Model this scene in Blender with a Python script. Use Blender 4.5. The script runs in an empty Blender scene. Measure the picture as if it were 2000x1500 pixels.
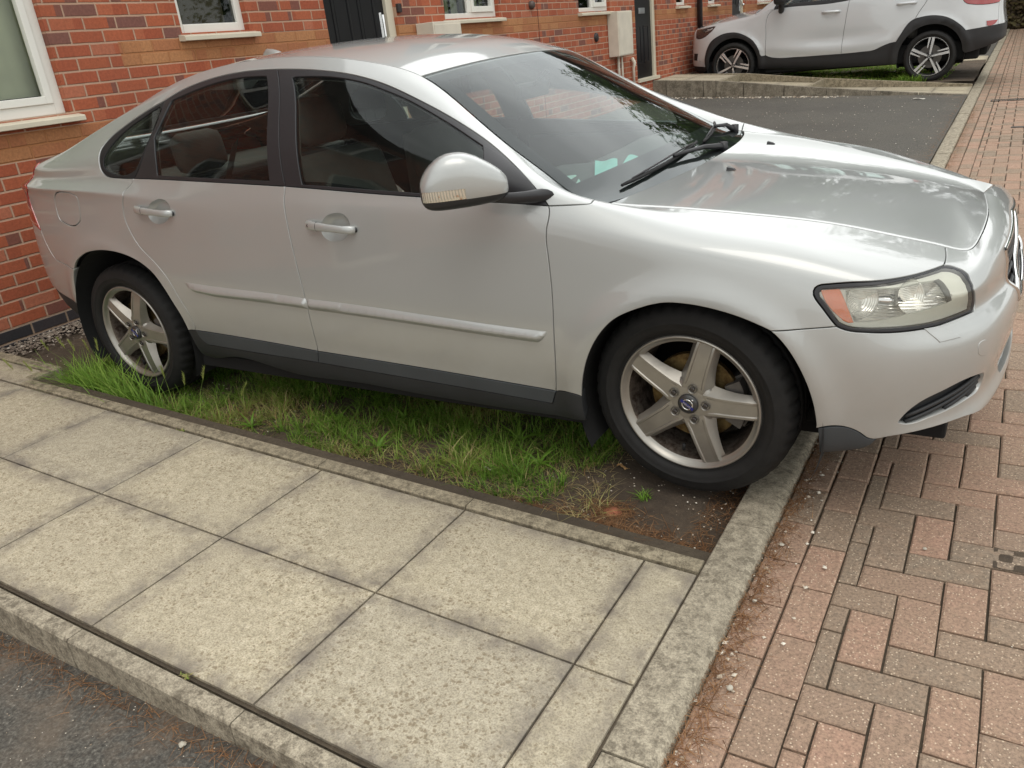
import bpy, bmesh, math, random
import numpy as np
from mathutils import Vector, Matrix
from mathutils.geometry import delaunay_2d_cdt
random.seed(7); rng=np.random.default_rng(7)
scene=bpy.context.scene
# ------------------------------------------------------------------ camera
cd=bpy.data.cameras.new('camera'); cam=bpy.data.objects.new('camera',cd); scene.collection.objects.link(cam); scene.camera=cam
cd.sensor_width=36; cd.lens=1582.7/2000*36; cd.clip_start=.05; cd.clip_end=600
yaw,pit,rol=2.14279,0.40444,-0.11499
cf=Vector((math.cos(yaw)*math.cos(pit),math.sin(yaw)*math.cos(pit),-math.sin(pit)))
cr=Vector((math.sin(yaw),-math.cos(yaw),0)); cu=cr.cross(cf)
cr2=cr*math.cos(rol)+cu*math.sin(rol); cu2=cu*math.cos(rol)-cr*math.sin(rol)
M=Matrix.Identity(4)
for i in range(3): M[i][0]=cr2[i];M[i][1]=cu2[i];M[i][2]=-cf[i]
M[0][3],M[1][3],M[2][3]=2.07103,-2.92096,1.39143
cam.matrix_world=M
# ------------------------------------------------------------------ light
SUN_EL,SUN_ROT=math.radians(62),math.radians(140)
w=bpy.data.worlds.new('World'); scene.world=w; w.use_nodes=True
nt=w.node_tree; nt.nodes.clear()
def wn(t,**k):
    n=nt.nodes.new(t)
    for a,b in k.items(): setattr(n,a,b)
    return n
sky=wn('ShaderNodeTexSky',sky_type='NISHITA',sun_disc=False,sun_elevation=SUN_EL,sun_rotation=SUN_ROT,air_density=1.0,dust_density=3.0)
tc=wn('ShaderNodeTexCoord'); mp=wn('ShaderNodeMapping'); mp.inputs['Scale'].default_value=(1,1,2.2)
nz=wn('ShaderNodeTexNoise'); nz.inputs['Scale'].default_value=2.2; nz.inputs['Detail'].default_value=6; nz.inputs['Roughness'].default_value=.55
cr_=wn('ShaderNodeValToRGB'); cr_.color_ramp.elements[0].position=.30; cr_.color_ramp.elements[0].color=(8.0,8.3,8.2,1); cr_.color_ramp.elements[1].position=.66; cr_.color_ramp.elements[1].color=(18.5,18.8,18.2,1)
mx=wn('ShaderNodeMix',data_type='RGBA'); mx.inputs[0].default_value=.86
bg=wn('ShaderNodeBackground'); bg.inputs[1].default_value=.095; wo=wn('ShaderNodeOutputWorld')
L=nt.links.new
L(tc.outputs['Generated'],mp.inputs[0]); L(mp.outputs[0],nz.inputs[0]); L(nz.outputs[0],cr_.inputs[0]); L(sky.outputs[0],mx.inputs[6]); L(cr_.outputs[0],mx.inputs[7]); 
# thinner, brighter cloud over the far end of the street
vd=wn('ShaderNodeVectorMath',operation='DOT_PRODUCT'); vd.inputs[1].default_value=(-.05,.68,.73); nm_=wn('ShaderNodeVectorMath',operation='NORMALIZE'); L(tc.outputs['Generated'],nm_.inputs[0]); L(nm_.outputs[0],vd.inputs[0])
m0=wn('ShaderNodeMath',operation='MAXIMUM'); m0.inputs[1].default_value=0; L(vd.outputs['Value'],m0.inputs[0]); m1=wn('ShaderNodeMath',operation='POWER'); m1.inputs[1].default_value=6; L(m0.outputs[0],m1.inputs[0]); m2=wn('ShaderNodeMath',operation='MULTIPLY'); m2.inputs[1].default_value=15; L(m1.outputs[0],m2.inputs[0])
ad=wn('ShaderNodeMix',data_type='RGBA',blend_type='ADD'); ad.inputs[0].default_value=1; L(mx.outputs[2],ad.inputs[6]); L(m2.outputs[0],ad.inputs[7])
L(ad.outputs[2],bg.inputs[0]); L(bg.outputs[0],wo.inputs[0])
sd=bpy.data.lights.new('sun','SUN'); sd.energy=.9; sd.angle=math.radians(35); sd.color=(1,.95,.88)
so=bpy.data.objects.new('sun',sd); scene.collection.objects.link(so)
dx,dy=math.sin(SUN_ROT)*math.cos(SUN_EL),math.cos(SUN_ROT)*math.cos(SUN_EL)
so.rotation_euler=Vector((dx,dy,math.sin(SUN_EL))).to_track_quat('Z','Y').to_euler()
scene.render.engine='CYCLES'; scene.view_settings.view_transform='Standard'; scene.view_settings.look='None'; scene.view_settings.exposure=.02; scene.view_settings.gamma=1
scene.cycles.max_bounces=8; scene.cycles.transparent_max_bounces=24
# ------------------------------------------------------------------ materials
def srgb(h):
    return tuple(((c/255)/12.92 if c/255<=.04045 else ((c/255+.055)/1.055)**2.4) for c in h)+(1,)
class NT:
    def __init__(s,name):
        s.m=bpy.data.materials.new(name); s.m.use_nodes=True; s.t=s.m.node_tree; s.t.nodes.clear()
        s.out=s.n('ShaderNodeOutputMaterial'); s.b=s.n('ShaderNodeBsdfPrincipled'); s.l(s.b.outputs[0],s.out.inputs[0])
    def n(s,t,**k):
        n=s.t.nodes.new(t)
        for a,b in k.items(): setattr(n,a,b)
        return n
    def l(s,a,b): s.t.links.new(a,b)
    def set(s,**k):
        for a,b in k.items(): s.b.inputs[a.replace('_',' ')].default_value=b
        return s
    def co(s,kind='Object',scale=None):
        c=s.n('ShaderNodeTexCoord').outputs[kind]
        if scale is not None:
            m=s.n('ShaderNodeMapping'); m.inputs['Scale'].default_value=scale; s.l(c,m.inputs[0]); c=m.outputs[0]
        return c
    def noise(s,co,scale,detail=3,rough=.5,dist=0):
        n=s.n('ShaderNodeTexNoise'); n.inputs['Scale'].default_value=scale;n.inputs['Detail'].default_value=detail;n.inputs['Roughness'].default_value=rough;n.inputs['Distortion'].default_value=dist
        s.l(co,n.inputs[0]); return n.outputs[0]
    def ramp(s,fac,stops,interp='LINEAR'):
        r=s.n('ShaderNodeValToRGB'); cr=r.color_ramp; cr.interpolation=interp
        while len(cr.elements)<len(stops): cr.elements.new(.5)
        for e,(p,c) in zip(cr.elements,stops): e.position=p; e.color=c if len(c)==4 else tuple(c)+(1,)
        s.l(fac,r.inputs[0]); return r.outputs[0]
    def mix(s,fac,a,b,mode='MIX'):
        m=s.n('ShaderNodeMix',data_type='RGBA',blend_type=mode)
        for i,v in ((0,fac),(6,a),(7,b)):
            if hasattr(v,'links'): s.l(v,m.inputs[i])
            else: m.inputs[i].default_value=v
        return m.outputs[2]
    def math(s,op,a,b=0,c=0,clamp=False):
        m=s.n('ShaderNodeMath',operation=op); m.use_clamp=clamp
        for i,v in enumerate((a,b,c)):
            if hasattr(v,'links'): s.l(v,m.inputs[i])
            else: m.inputs[i].default_value=v
        return m.outputs[0]
    def bump(s,h,strength=.5,dist=.01,prev=None):
        b=s.n('ShaderNodeBump'); b.inputs['Strength'].default_value=strength; b.inputs['Distance'].default_value=dist
        s.l(h,b.inputs['Height'])
        if prev is not None: s.l(prev,b.inputs['Normal'])
        s.l(b.outputs[0],s.b.inputs['Normal']); return b.outputs[0]
def bw(v): return (v,v,v,1)
def plain(name,col,rough=.5,metal=0,**k):
    t=NT(name); t.set(Base_Color=col if len(col)==4 else tuple(col)+(1,),Roughness=rough,Metallic=metal)
    for a,b in k.items(): t.b.inputs[a.replace('_',' ')].default_value=b
    return t.m
def bumpy(name,col,rough=.6,scale=300,strength=.15,dist=.001,var=.12,**k):
    t=NT(name); co=t.co(); c=col if len(col)==4 else tuple(col)+(1,)
    n=t.noise(co,scale,2); n2=t.noise(co,6,4)
    v=t.ramp(n2,[(.3,tuple(x*(1-var) for x in c[:3])),(.7,tuple(min(1,x*(1+var)) for x in c[:3]))])
    t.l(v,t.b.inputs['Base Color']); t.set(Roughness=rough); t.bump(n,strength,dist)
    for a,b in k.items(): t.b.inputs[a.replace('_',' ')].default_value=b
    return t.m
# ------------------------------------------------------------------ object helpers
COL=scene.collection
def tag(o,label=None,cat=None,group=None,kind=None):
    if label: o['label']=label
    if cat: o['category']=cat
    if group: o['group']=group
    if kind: o['kind']=kind
    return o
def empty(name,loc=(0,0,0),rotz=0,mat=None):
    o=bpy.data.objects.new(name,None); COL.objects.link(o); o.empty_display_size=.1
    if mat is not None: o.matrix_world=mat
    else: o.location=loc; o.rotation_euler=(0,0,rotz)
    return o
def mesh_obj(name,verts,faces,mat,parent=None,smooth=False,mats=None,fm=None):
    me=bpy.data.meshes.new(name); me.from_pydata([tuple(map(float,v)) for v in verts],[],[tuple(int(i) for i in f) for f in faces]); me.validate(); 
    for m in (mats or [mat]): me.materials.append(m)
    if fm is not None: me.polygons.foreach_set('material_index',fm)
    if smooth: me.polygons.foreach_set('use_smooth',[True]*len(me.polygons))
    me.update()
    o=bpy.data.objects.new(name,me); COL.objects.link(o)
    if parent is not None: o.parent=parent
    return o
class MB:
    """collects simple solids into one mesh"""
    def __init__(s): s.v=[];s.f=[]
    def add(s,v,f):
        k=len(s.v); s.v+= [tuple(a) for a in v]; s.f+=[tuple(i+k for i in a) for a in f]; return s
    def box(s,x0,x1,y0,y1,z0,z1):
        return s.add([(x0,y0,z0),(x1,y0,z0),(x1,y1,z0),(x0,y1,z0),(x0,y0,z1),(x1,y0,z1),(x1,y1,z1),(x0,y1,z1)],[(0,3,2,1),(4,5,6,7),(0,1,5,4),(1,2,6,5),(2,3,7,6),(3,0,4,7)])
    def bbox(s,x0,x1,y0,y1,z0,z1,b=.005):
        """box with bevelled edges"""
        bm=bmesh.new(); r=bmesh.ops.create_cube(bm,size=1)
        for v in bm.verts: v.co=((x0+x1)/2+v.co.x*(x1-x0),(y0+y1)/2+v.co.y*(y1-y0),(z0+z1)/2+v.co.z*(z1-z0))
        bmesh.ops.bevel(bm,geom=bm.edges[:],offset=b,segments=2,profile=.5,affect='EDGES')
        bm.verts.index_update(); s.add([v.co[:] for v in bm.verts],[[v.index for v in f.verts] for f in bm.faces]); bm.free(); return s
    def tube(s,pts,r,n=10,caps=True):
        pts=[Vector(p) for p in pts]; rs=r if hasattr(r,'__len__') else [r]*len(pts); V=[];F=[]
        up=None
        for i,p in enumerate(pts):
            t=(pts[min(i+1,len(pts)-1)]-pts[max(i-1,0)]).normalized()
            if up is None: up=t.orthogonal().normalized()
            up=(up-t*up.dot(t)).normalized(); q=t.cross(up)
            for k in range(n):
                a=2*math.pi*k/n; V.append(p+(up*math.cos(a)+q*math.sin(a))*rs[i])
        for i in range(len(pts)-1):
            for k in range(n): F.append((i*n+k,i*n+(k+1)%n,(i+1)*n+(k+1)%n,(i+1)*n+k))
        if caps: F.append(tuple(range(n))[::-1]); F.append(tuple((len(pts)-1)*n+k for k in range(n)))
        return s.add(V,F)
    def lathe(s,prof,n=48,axis='y',c=(0,0,0),a0=0,a1=2*math.pi):
        """prof = (radius, axial) pairs"""
        full=abs(a1-a0-2*math.pi)<1e-6; m=n if full else n+1; V=[];F=[]
        for k in range(m):
            a=a0+(a1-a0)*k/n
            for r,h in prof:
                if axis=='y': V.append((c[0]+r*math.cos(a),c[1]+h,c[2]+r*math.sin(a)))
                elif axis=='z': V.append((c[0]+r*math.cos(a),c[1]+r*math.sin(a),c[2]+h))
                else: V.append((c[0]+h,c[1]+r*math.cos(a),c[2]+r*math.sin(a)))
        p=len(prof)
        for k in range(n):
            k2=(k+1)%m
            for i in range(p-1): F.append((k*p+i,k2*p+i,k2*p+i+1,k*p+i+1))
        return s.add(V,F)
    def build(s,name,mat,parent=None,smooth=False,fix=True,angle=None):
        me=bpy.data.meshes.new(name); me.from_pydata(s.v,[],s.f); me.validate(); me.materials.append(mat)
        if fix:
            bm=bmesh.new(); bm.from_mesh(me); bmesh.ops.remove_doubles(bm,verts=bm.verts,dist=1e-6); bmesh.ops.recalc_face_normals(bm,faces=bm.faces)
            if angle is not None:
                for f in bm.faces: f.smooth=True
                for e in bm.edges:
                    if len(e.link_faces)==2 and e.calc_face_angle(0)>angle: e.smooth=False
            bm.to_mesh(me); bm.free()
        if smooth: me.polygons.foreach_set('use_smooth',[True]*len(me.polygons))
        me.update(); o=bpy.data.objects.new(name,me); COL.objects.link(o)
        if parent is not None: o.parent=parent
        return o
# ================================================================== MATERIALS OF THE PLACE
def mat_concrete(name,light,dark,spot=None,spots=0.0,scale=1.0,bump=.25):
    t=NT(name); co=t.co()
    co=t.n('ShaderNodeNewGeometry').outputs['Position']; n1=t.noise(co,3.5*scale,5,.6); n2=t.noise(co,26*scale,8,.82); n3=t.noise(co,210*scale,3,.7)
    a=t.ramp(n2,[(.40,dark),(.58,light)])
    b=t.mix(t.ramp(n1,[(.35,bw(.0)),(.72,bw(.55))]),a,tuple(x*.74 for x in light[:3])+(1,))
    sp=t.ramp(n3,[(.34,bw(.66)),(.52,bw(1.0)),(.68,bw(1.26))])
    c=t.mix(1.0,b,sp,'MULTIPLY')
    if spots:
        v=t.n('ShaderNodeTexVoronoi',feature='F1'); v.inputs['Scale'].default_value=38*scale; v.inputs['Randomness'].default_value=1
        ww=t.n('ShaderNodeVectorMath',operation='ADD'); nn=t.n('ShaderNodeTexNoise'); nn.inputs['Scale'].default_value=60; nn.inputs['Detail'].default_value=2; t.l(co,nn.inputs[0])
        sc=t.n('ShaderNodeVectorMath',operation='SCALE'); sc.inputs['Scale'].default_value=.03; t.l(nn.outputs['Color'],sc.inputs[0]); t.l(co,ww.inputs[0]); t.l(sc.outputs[0],ww.inputs[1]); t.l(ww.outputs[0],v.inputs[0])
        rr=t.math('SUBTRACT',t.math('MULTIPLY',t.ramp(t.noise(co,7,4,.65),[(.36,bw(.05)),(.68,bw(1))]),.62),v.outputs['Distance'])
        m=t.math('MULTIPLY',t.ramp(rr,[(.0,bw(0)),(.13,bw(1))]),spots)
        c=t.mix(m,c,spot)
    t.l(c,t.b.inputs['Base Color']); t.set(Roughness=.9)
    h=t.math('ADD',t.math('MULTIPLY',n3,.6),t.math('MULTIPLY',n2,.6)); t.bump(h,bump,.004)
    return t.m
def mat_slab():
    t=NT('slab_concrete'); co=t.co()
    co=t.n('ShaderNodeNewGeometry').outputs['Position']; n1=t.noise(co,2.2,5,.6); n2=t.noise(co,40,6,.8); n3=t.noise(co,210,3,.7)
    a=t.ramp(n2,[(.36,srgb((156,147,126))),(.50,srgb((180,170,148))),(.66,srgb((200,191,170)))])
    b=t.mix(t.ramp(n1,[(.36,bw(0)),(.66,bw(.6))]),a,srgb((170,161,142)))
    b=t.mix(1,b,t.ramp(n3,[(.36,bw(.66)),(.5,bw(1.0)),(.64,bw(1.2))]),'MULTIPLY')
    # lichen spots, sparse to dense
    v=t.n('ShaderNodeTexVoronoi',feature='F1'); v.inputs['Scale'].default_value=78
    nn=t.n('ShaderNodeTexNoise'); nn.inputs['Scale'].default_value=70; nn.inputs['Detail'].default_value=3; t.l(co,nn.inputs[0])
    sc=t.n('ShaderNodeVectorMath',operation='SCALE'); sc.inputs['Scale'].default_value=.022; t.l(nn.outputs['Color'],sc.inputs[0])
    ad=t.n('ShaderNodeVectorMath',operation='ADD'); t.l(co,ad.inputs[0]); t.l(sc.outputs[0],ad.inputs[1]); t.l(ad.outputs[0],v.inputs[0])
    dens=t.ramp(t.noise(co,3.2,5,.65),[(.32,bw(.16)),(.60,bw(.44))])
    dens=t.math('MULTIPLY',dens,t.math('ADD',.55,t.math('MULTIPLY',v.outputs['Color'],.75)))
    m=t.ramp(t.math('SUBTRACT',dens,v.outputs['Distance']),[(0,bw(0)),(.14,bw(.75))])
    b=t.mix(m,b,srgb((128,114,91)))
    # grey grime along slab edges (edge attribute)
    at=t.n('ShaderNodeAttribute',attribute_name='edge')
    g=t.math('MULTIPLY',at.outputs['Fac'],t.ramp(t.noise(co,14,4,.6),[(.35,bw(.1)),(.65,bw(1))]))
    b=t.mix(g,b,srgb((124,116,106)))
    oi=t.n('ShaderNodeObjectInfo'); b=t.mix(1,b,t.ramp(oi.outputs['Random'],[(0,(.95,.95,.95)),(.5,(1,.99,.965)),(1,(1.03,1.02,.99))]),'MULTIPLY')
    t.l(b,t.b.inputs['Base Color']); t.set(Roughness=.92)
    # fine dimpled tread
    mp=t.n('ShaderNodeMapping'); mp.inputs['Rotation'].default_value=(0,0,math.radians(45)); mp.inputs['Scale'].default_value=(1,1,1); t.l(co,mp.inputs[0])
    w1=t.n('ShaderNodeTexVoronoi',feature='F1'); w1.inputs['Scale'].default_value=120; w1.inputs['Randomness'].default_value=.12; t.l(mp.outputs[0],w1.inputs[0])
    h=t.math('ADD',t.math('MULTIPLY',n3,.7),t.math('MULTIPLY',w1.outputs['Distance'],.7)); h=t.math('ADD',h,t.math('MULTIPLY',n2,.9)); t.bump(h,.35,.004)
    return t.m
def mat_asphalt():
    t=NT('asphalt'); co=t.co()
    n1=t.noise(co,1.3,5,.6); n2=t.noise(co,95,4,.8); v=t.n('ShaderNodeTexVoronoi'); v.inputs['Scale'].default_value=130; t.l(co,v.inputs[0])
    a=t.ramp(n2,[(.36,srgb((50,48,44))),(.52,srgb((86,83,77))),(.63,srgb((112,109,101))),(.74,srgb((162,158,147)))])
    a=t.mix(t.ramp(n1,[(.40,bw(0)),(.70,bw(.55))]),a,srgb((92,87,79)))
    a=t.mix(t.ramp(t.noise(co,.55,4,.6),[(.45,bw(0)),(.62,bw(.4))]),a,srgb((62,58,54)))
    # brown silt by the kerb comes through the attribute
    at=t.n('ShaderNodeAttribute',attribute_name='silt'); s=t.math('MULTIPLY',at.outputs['Fac'],t.ramp(t.noise(co,5,6,.7),[(.46,bw(0)),(.70,bw(.65))]))
    a=t.mix(s,a,srgb((126,108,90)))
    t.l(a,t.b.inputs['Base Color']); t.set(Roughness=.93); t.bump(t.math('ADD',n2,t.math('MULTIPLY',v.outputs['Distance'],.8)),.6,.006)
    return t.m
def mat_paver():
    t=NT('block_paver'); co=t.co()
    at=t.n('ShaderNodeAttribute',attribute_name='rnd')
    base=t.ramp(at.outputs['Fac'],[(0,srgb((132,118,102))),(.25,srgb((142,123,106))),(.45,srgb((153,126,108))),(.75,srgb((161,130,111))),(1,srgb((168,134,115)))])
    n2=t.noise(co,30,6,.75); n3=t.noise(co,125,4,.8); vg=t.n('ShaderNodeTexVoronoi'); vg.inputs['Scale'].default_value=150; t.l(co,vg.inputs[0])
    base=t.mix(t.ramp(n2,[(.36,bw(.55)),(.62,bw(0))]),base,srgb((142,120,100)))
    base=t.mix(t.ramp(t.noise(co,1.6,4,.6),[(.42,bw(0)),(.7,bw(.5))]),base,srgb((146,126,106)))
    base=t.mix(1,base,t.ramp(n3,[(.34,bw(.58)),(.5,bw(1.0)),(.66,bw(1.32))]),'MULTIPLY'); gr=t.math('MULTIPLY',t.math('GREATER_THAN',vg.outputs['Color'],.68),t.math('LESS_THAN',vg.outputs['Distance'],.30)); base=t.mix(t.math('MULTIPLY',gr,.6),base,srgb((226,206,180)))
    t.l(base,t.b.inputs['Base Color']); t.set(Roughness=.85); t.bump(t.math('ADD',n3,t.math('MULTIPLY',n2,.6)),.45,.004)
    return t.m
def mat_soil(name,a,b,c):
    t=NT(name); co=t.co()
    n=t.noise(co,30,8,.8); n2=t.noise(co,2.3,4,.6); n3=t.noise(co,140,4,.8)
    k=t.ramp(n,[(.32,a),(.6,b),(.78,c)]); k=t.mix(t.ramp(n2,[(.4,bw(0)),(.65,bw(.7))]),k,a)
    k=t.mix(t.ramp(n3,[(.66,bw(0)),(.76,bw(.6))]),k,srgb((150,135,115)))
    t.l(k,t.b.inputs['Base Color']); t.set(Roughness=.95); t.bump(t.math('ADD',n,t.math('MULTIPLY',n3,.4)),.8,.012)
    return t.m
def brick_mat(name,tones,mortar,off=(0,0),course=.075,length=.225,rough=.85,joint=.010):
    """stretcher bond, object space: y along the wall, z up"""
    t=NT(name); co=t.co(); sp=t.n('ShaderNodeSeparateXYZ'); t.l(co,sp.inputs[0])
    yy=t.math('ADD',sp.outputs[1],off[0]+100*length); zz=t.math('ADD',sp.outputs[2],off[1]+100*course)
    wob=t.math('MULTIPLY',t.math('SUBTRACT',t.noise(co,9,2),.5),.006); zz=t.math('ADD',zz,wob)
    zr=t.math('DIVIDE',zz,course); row=t.math('FLOOR',zr); fz=t.math('MULTIPLY',t.math('SUBTRACT',zr,row),course)
    odd=t.math('MODULO',row,2); ys=t.math('ADD',t.math('DIVIDE',yy,length),t.math('MULTIPLY',odd,.5)); col=t.math('FLOOR',ys); fy=t.math('MULTIPLY',t.math('SUBTRACT',ys,col),length)
    dz=t.math('MINIMUM',fz,t.math('SUBTRACT',course,fz)); dy=t.math('MINIMUM',fy,t.math('SUBTRACT',length,fy)); d=t.math('MINIMUM',dy,dz)
    d=t.math('ADD',d,t.math('MULTIPLY',t.math('SUBTRACT',t.noise(co,130,3,.6),.5),.004))
    m=t.ramp(d,[(joint*.42,bw(0)),(joint*.62,bw(1))])
    cb=t.n('ShaderNodeCombineXYZ'); t.l(row,cb.inputs[0]); t.l(col,cb.inputs[1]); wn_=t.n('ShaderNodeTexWhiteNoise',noise_dimensions='2D'); t.l(cb.outputs[0],wn_.inputs[0])
    # some bricks are two-toned: flashed half
    half=t.math('GREATER_THAN',fy,t.math('MULTIPLY',t.math('ADD',wn_.outputs['Color'],.15),length))
    r=t.math('ADD',wn_.outputs['Value'],t.math('MULTIPLY',half,.085)); r=t.math('FRACT',r)
    n=len(tones); bc=t.ramp(r,[(i/n,c) for i,c in enumerate(tones)],'CONSTANT')
    g=t.noise(co,60,4,.7); bc=t.mix(1,bc,t.ramp(g,[(.3,bw(.78)),(.7,bw(1.18))]),'MULTIPLY')
    bc=t.mix(t.ramp(t.noise(co,420,2),[(.66,bw(0)),(.74,bw(.55))]),bc,srgb((70,40,34)))
    mc=t.mix(t.noise(co,50,3),mortar,tuple(x*.8 for x in mortar[:3])+(1,))
    c=t.mix(m,mc,bc); c=t.mix(t.ramp(t.noise(co,1.1,4,.6),[(.45,bw(0)),(.75,bw(.25))]),c,srgb((120,80,62)))
    t.l(c,t.b.inputs['Base Color']); t.set(Roughness=rough)
    h=t.math('ADD',m,t.math('MULTIPLY',g,.25)); t.bump(h,.8,.006)
    return t.m
RED=[srgb((164,87,57)),srgb((159,82,54)),srgb((170,92,61)),srgb((165,87,57)),srgb((124,76,64)),srgb((171,95,65)),srgb((158,81,54)),srgb((163,84,56)),srgb((174,104,77)),srgb((166,88,59)),srgb((122,80,70)),srgb((161,84,56))]
MORT=srgb((190,156,132))
M_BRICK=brick_mat('red_brick',RED,MORT)
M_BAND=brick_mat('buff_brick',[srgb((170,116,76)),srgb((177,124,82)),srgb((168,110,73)),srgb((165,106,70))],srgb((176,118,74)))
M_PLINTH=brick_mat('blue_brick',[srgb((48,50,54)),srgb((42,43,48)),srgb((56,56,60))],srgb((160,138,118)),rough=.5)
M_SLAB=mat_slab(); M_KERB=mat_concrete('kerb_concrete',srgb((176,166,146)),srgb((108,99,84)),srgb((88,80,67)),.5,1.0,.3)
M_EDGE=mat_concrete('edging_concrete',srgb((166,155,132)),srgb((100,91,74)),srgb((84,76,60)),.4)
M_ASPH=mat_asphalt(); M_PAVER=mat_paver()
M_SOIL=mat_soil('dark_soil',srgb((70,60,50)),srgb((100,86,71)),srgb((136,118,98)))
M_JOINT=mat_soil('joint_sand',srgb((72,63,52)),srgb((98,87,72)),srgb((120,107,88)))
M_UPVC=bumpy('white_upvc',srgb((225,224,216)),.35,40,.03,.001,.03)
M_UPVC_D=bumpy('weathered_upvc',srgb((206,198,178)),.45,40,.03,.001,.06)
M_DOORB=plain('black_door_paint',srgb((15,16,19)),.38,Specular_IOR_Level=.3)
def glass_arch(name,tint=(.02,.022,.022,1),rough=.03):
    t=NT(name); t.set(Base_Color=tint,Roughness=rough,IOR=1.5,Specular_IOR_Level=.9); 
    n=t.noise(t.co(),1.2,2); t.bump(n,.03,.02); return t.m
M_WGLASS=glass_arch('dark_window_glass')
M_BLIND=bumpy('pale_blind',srgb((206,208,180)),.8,200,.1,.001,.05)
M_TILE=bumpy('roof_tile',srgb((74,62,56)),.8,12,.6,.03,.2)
M_METERBOX=bumpy('meter_box_plastic',srgb((212,204,188)),.5,60,.05,.001,.08)
M_PIPE=plain('dark_pipe',srgb((44,36,36)),.5)
M_CHROME=plain('chrome',(.75,.75,.75,1),.12,1)
# ================================================================== GROUND AND PAVING
def sheet(name,x0,x1,y0,y1,zf,mat,step=.25,attr=None,kind='structure'):
    nx=max(2,int((x1-x0)/step)+1);ny=max(2,int((y1-y0)/step)+1)
    xs=np.linspace(x0,x1,nx);ys=np.linspace(y0,y1,ny); V=[(x,y,zf(x,y)) for x in xs for y in ys]
    F=[(i*ny+j,(i+1)*ny+j,(i+1)*ny+j+1,i*ny+j+1) for i in range(nx-1) for j in range(ny-1)]
    o=mesh_obj(name,V,F,mat)
    if attr:
        a=o.data.attributes.new(attr[0],'FLOAT','POINT'); a.data.foreach_set('value',[attr[1](*v[:2]) for v in V])
    return tag(o,kind=kind)
sheet('ground',-260,260,-260,260,lambda x,y:-.30,M_SOIL,40)
sp_z=lambda x,y:.127-.0483*(x+1.085)-.012*(y+1.176)       # path surface by the silver car
def bedz(x,y):
    b=.010*math.sin(x*5.1+y*3)+.008*math.sin(x*11+2)*math.sin(y*9)
    return b-.012+(-.03 if y<-1.0 else 0)*0
sheet('soil_bed',-2.9,1.475,-1.12,1.30,lambda x,y:bedz(x,y)-(.03 if (x>1.3 and y<0) else 0)*(min(1,(x-1.3)/.15)),M_SOIL,.05)
sheet('near_driveway',-2.9,1.475,-14,-2.12,lambda x,y:-.012+max(0,-.5-x)*.03,M_ASPH,.12,('silt',lambda x,y:max(0,1-abs(y+2.2)/.32)))
def asz(x,y): return .018+max(0,1.48-x)*.048
sheet('far_driveway',-3.1,1.475,1.36,10.05,asz,M_ASPH,.12,('silt',lambda x,y:max(0,1-abs(y-9.95)/.3)+max(0,1-abs(x-1.4)/.12)*.6))
# block paved street: two stretcher courses by the kerb, then 90 degree herringbone
def pavers():
    V=[];F=[];R=[]
    def block(x0,x1,y0,y1):
        g=.0023; x0+=g;x1-=g;y0+=g;y1-=g
        if x1-x0<.012 or y1-y0<.012: return
        dz=rng.uniform(-.0018,.0018); tx=rng.uniform(-.004,.004);ty=rng.uniform(-.004,.004); c=.005
        j=[rng.uniform(-.0015,.0015) for _ in range(8)]
        cx,cy=(x0+x1)/2,(y0+y1)/2; k=len(V); zt=-.03+.012*max(0,min(1,(1.75-cx)/.15))
        near=cy<6 and cx<4.5
        P=[(x0+j[0],y0+j[1]),(x1+j[2],y0+j[3]),(x1+j[4],y1+j[5]),(x0+j[6],y1+j[7])]
        Q=[(x0+c,y0+c),(x1-c,y0+c),(x1-c,y1-c),(x0+c,y1-c)]
        zz=lambda x,y,d:zt+dz+tx*(x-cx)+ty*(y-cy)-d
        if near:
            for x,y in P: V.append((x,y,zz(x,y,.022)))
            for x,y in P: V.append((x,y,zz(x,y,.0035)))
            for x,y in Q: V.append((x,y,zz(x,y,0)))
            for i in range(4):
                q=(i+1)%4; F.append((k+i,k+q,k+4+q,k+4+i)); F.append((k+4+i,k+4+q,k+8+q,k+8+i))
            F.append((k+8,k+9,k+10,k+11)); n=12
        else:
            for x,y in P: V.append((x,y,zz(x,y,.015)))
            for x,y in Q: V.append((x,y,zz(x,y,0)))
            for i in range(4):
                q=(i+1)%4; F.append((k+i,k+q,k+4+q,k+4+i))
            F.append((k+4,k+5,k+6,k+7)); n=8
        R.extend([rng.random()]*n)
    y1=30.
    for cx in (1.60,1.70):
        y=-3.68+(.1 if cx==1.60 else 0)*.9
        while y<y1: block(cx,cx+.1,y,y+.2); y+=.2
    miss={(2.45,-.72)}
    i0,j0=-2,-24
    for i in range(-3,42):
        for j in range(-22,310):
            if i>30 and j<60: continue
            c=(i-j)%4; x=1.95+i*.1; y=-1.32+j*.1
            if c==0: b=(x,x+.2,y,y+.1)
            elif c==3: b=(x,x+.1,y,y+.2)
            else: continue
            if b[1]<=1.803: continue
            if abs(b[0]-2.15)<.02 and abs(b[2]+.72)<.001+.05: pass
            # channel drain cut out of the paving
            block(max(b[0],1.80),b[1],b[2],b[3])
    o=mesh_obj('block_paving',V,F,M_PAVER); a=o.data.attributes.new('rnd','FLOAT','POINT'); a.data.foreach_set('value',R); tag(o,kind='structure')
pavers()
sheet('street_bedding',1.58,60,-40,80,lambda x,y:-.0405 if (x<6.2 and -3.7<y<30) else -.034,M_JOINT,.6)
sheet('street_beyond',6.15,60,-40,80,lambda x,y:-.03,M_PAVER,2)
sheet('street_behind',1.6,6.2,-40,-3.7,lambda x,y:-.03,M_PAVER,2)
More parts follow.
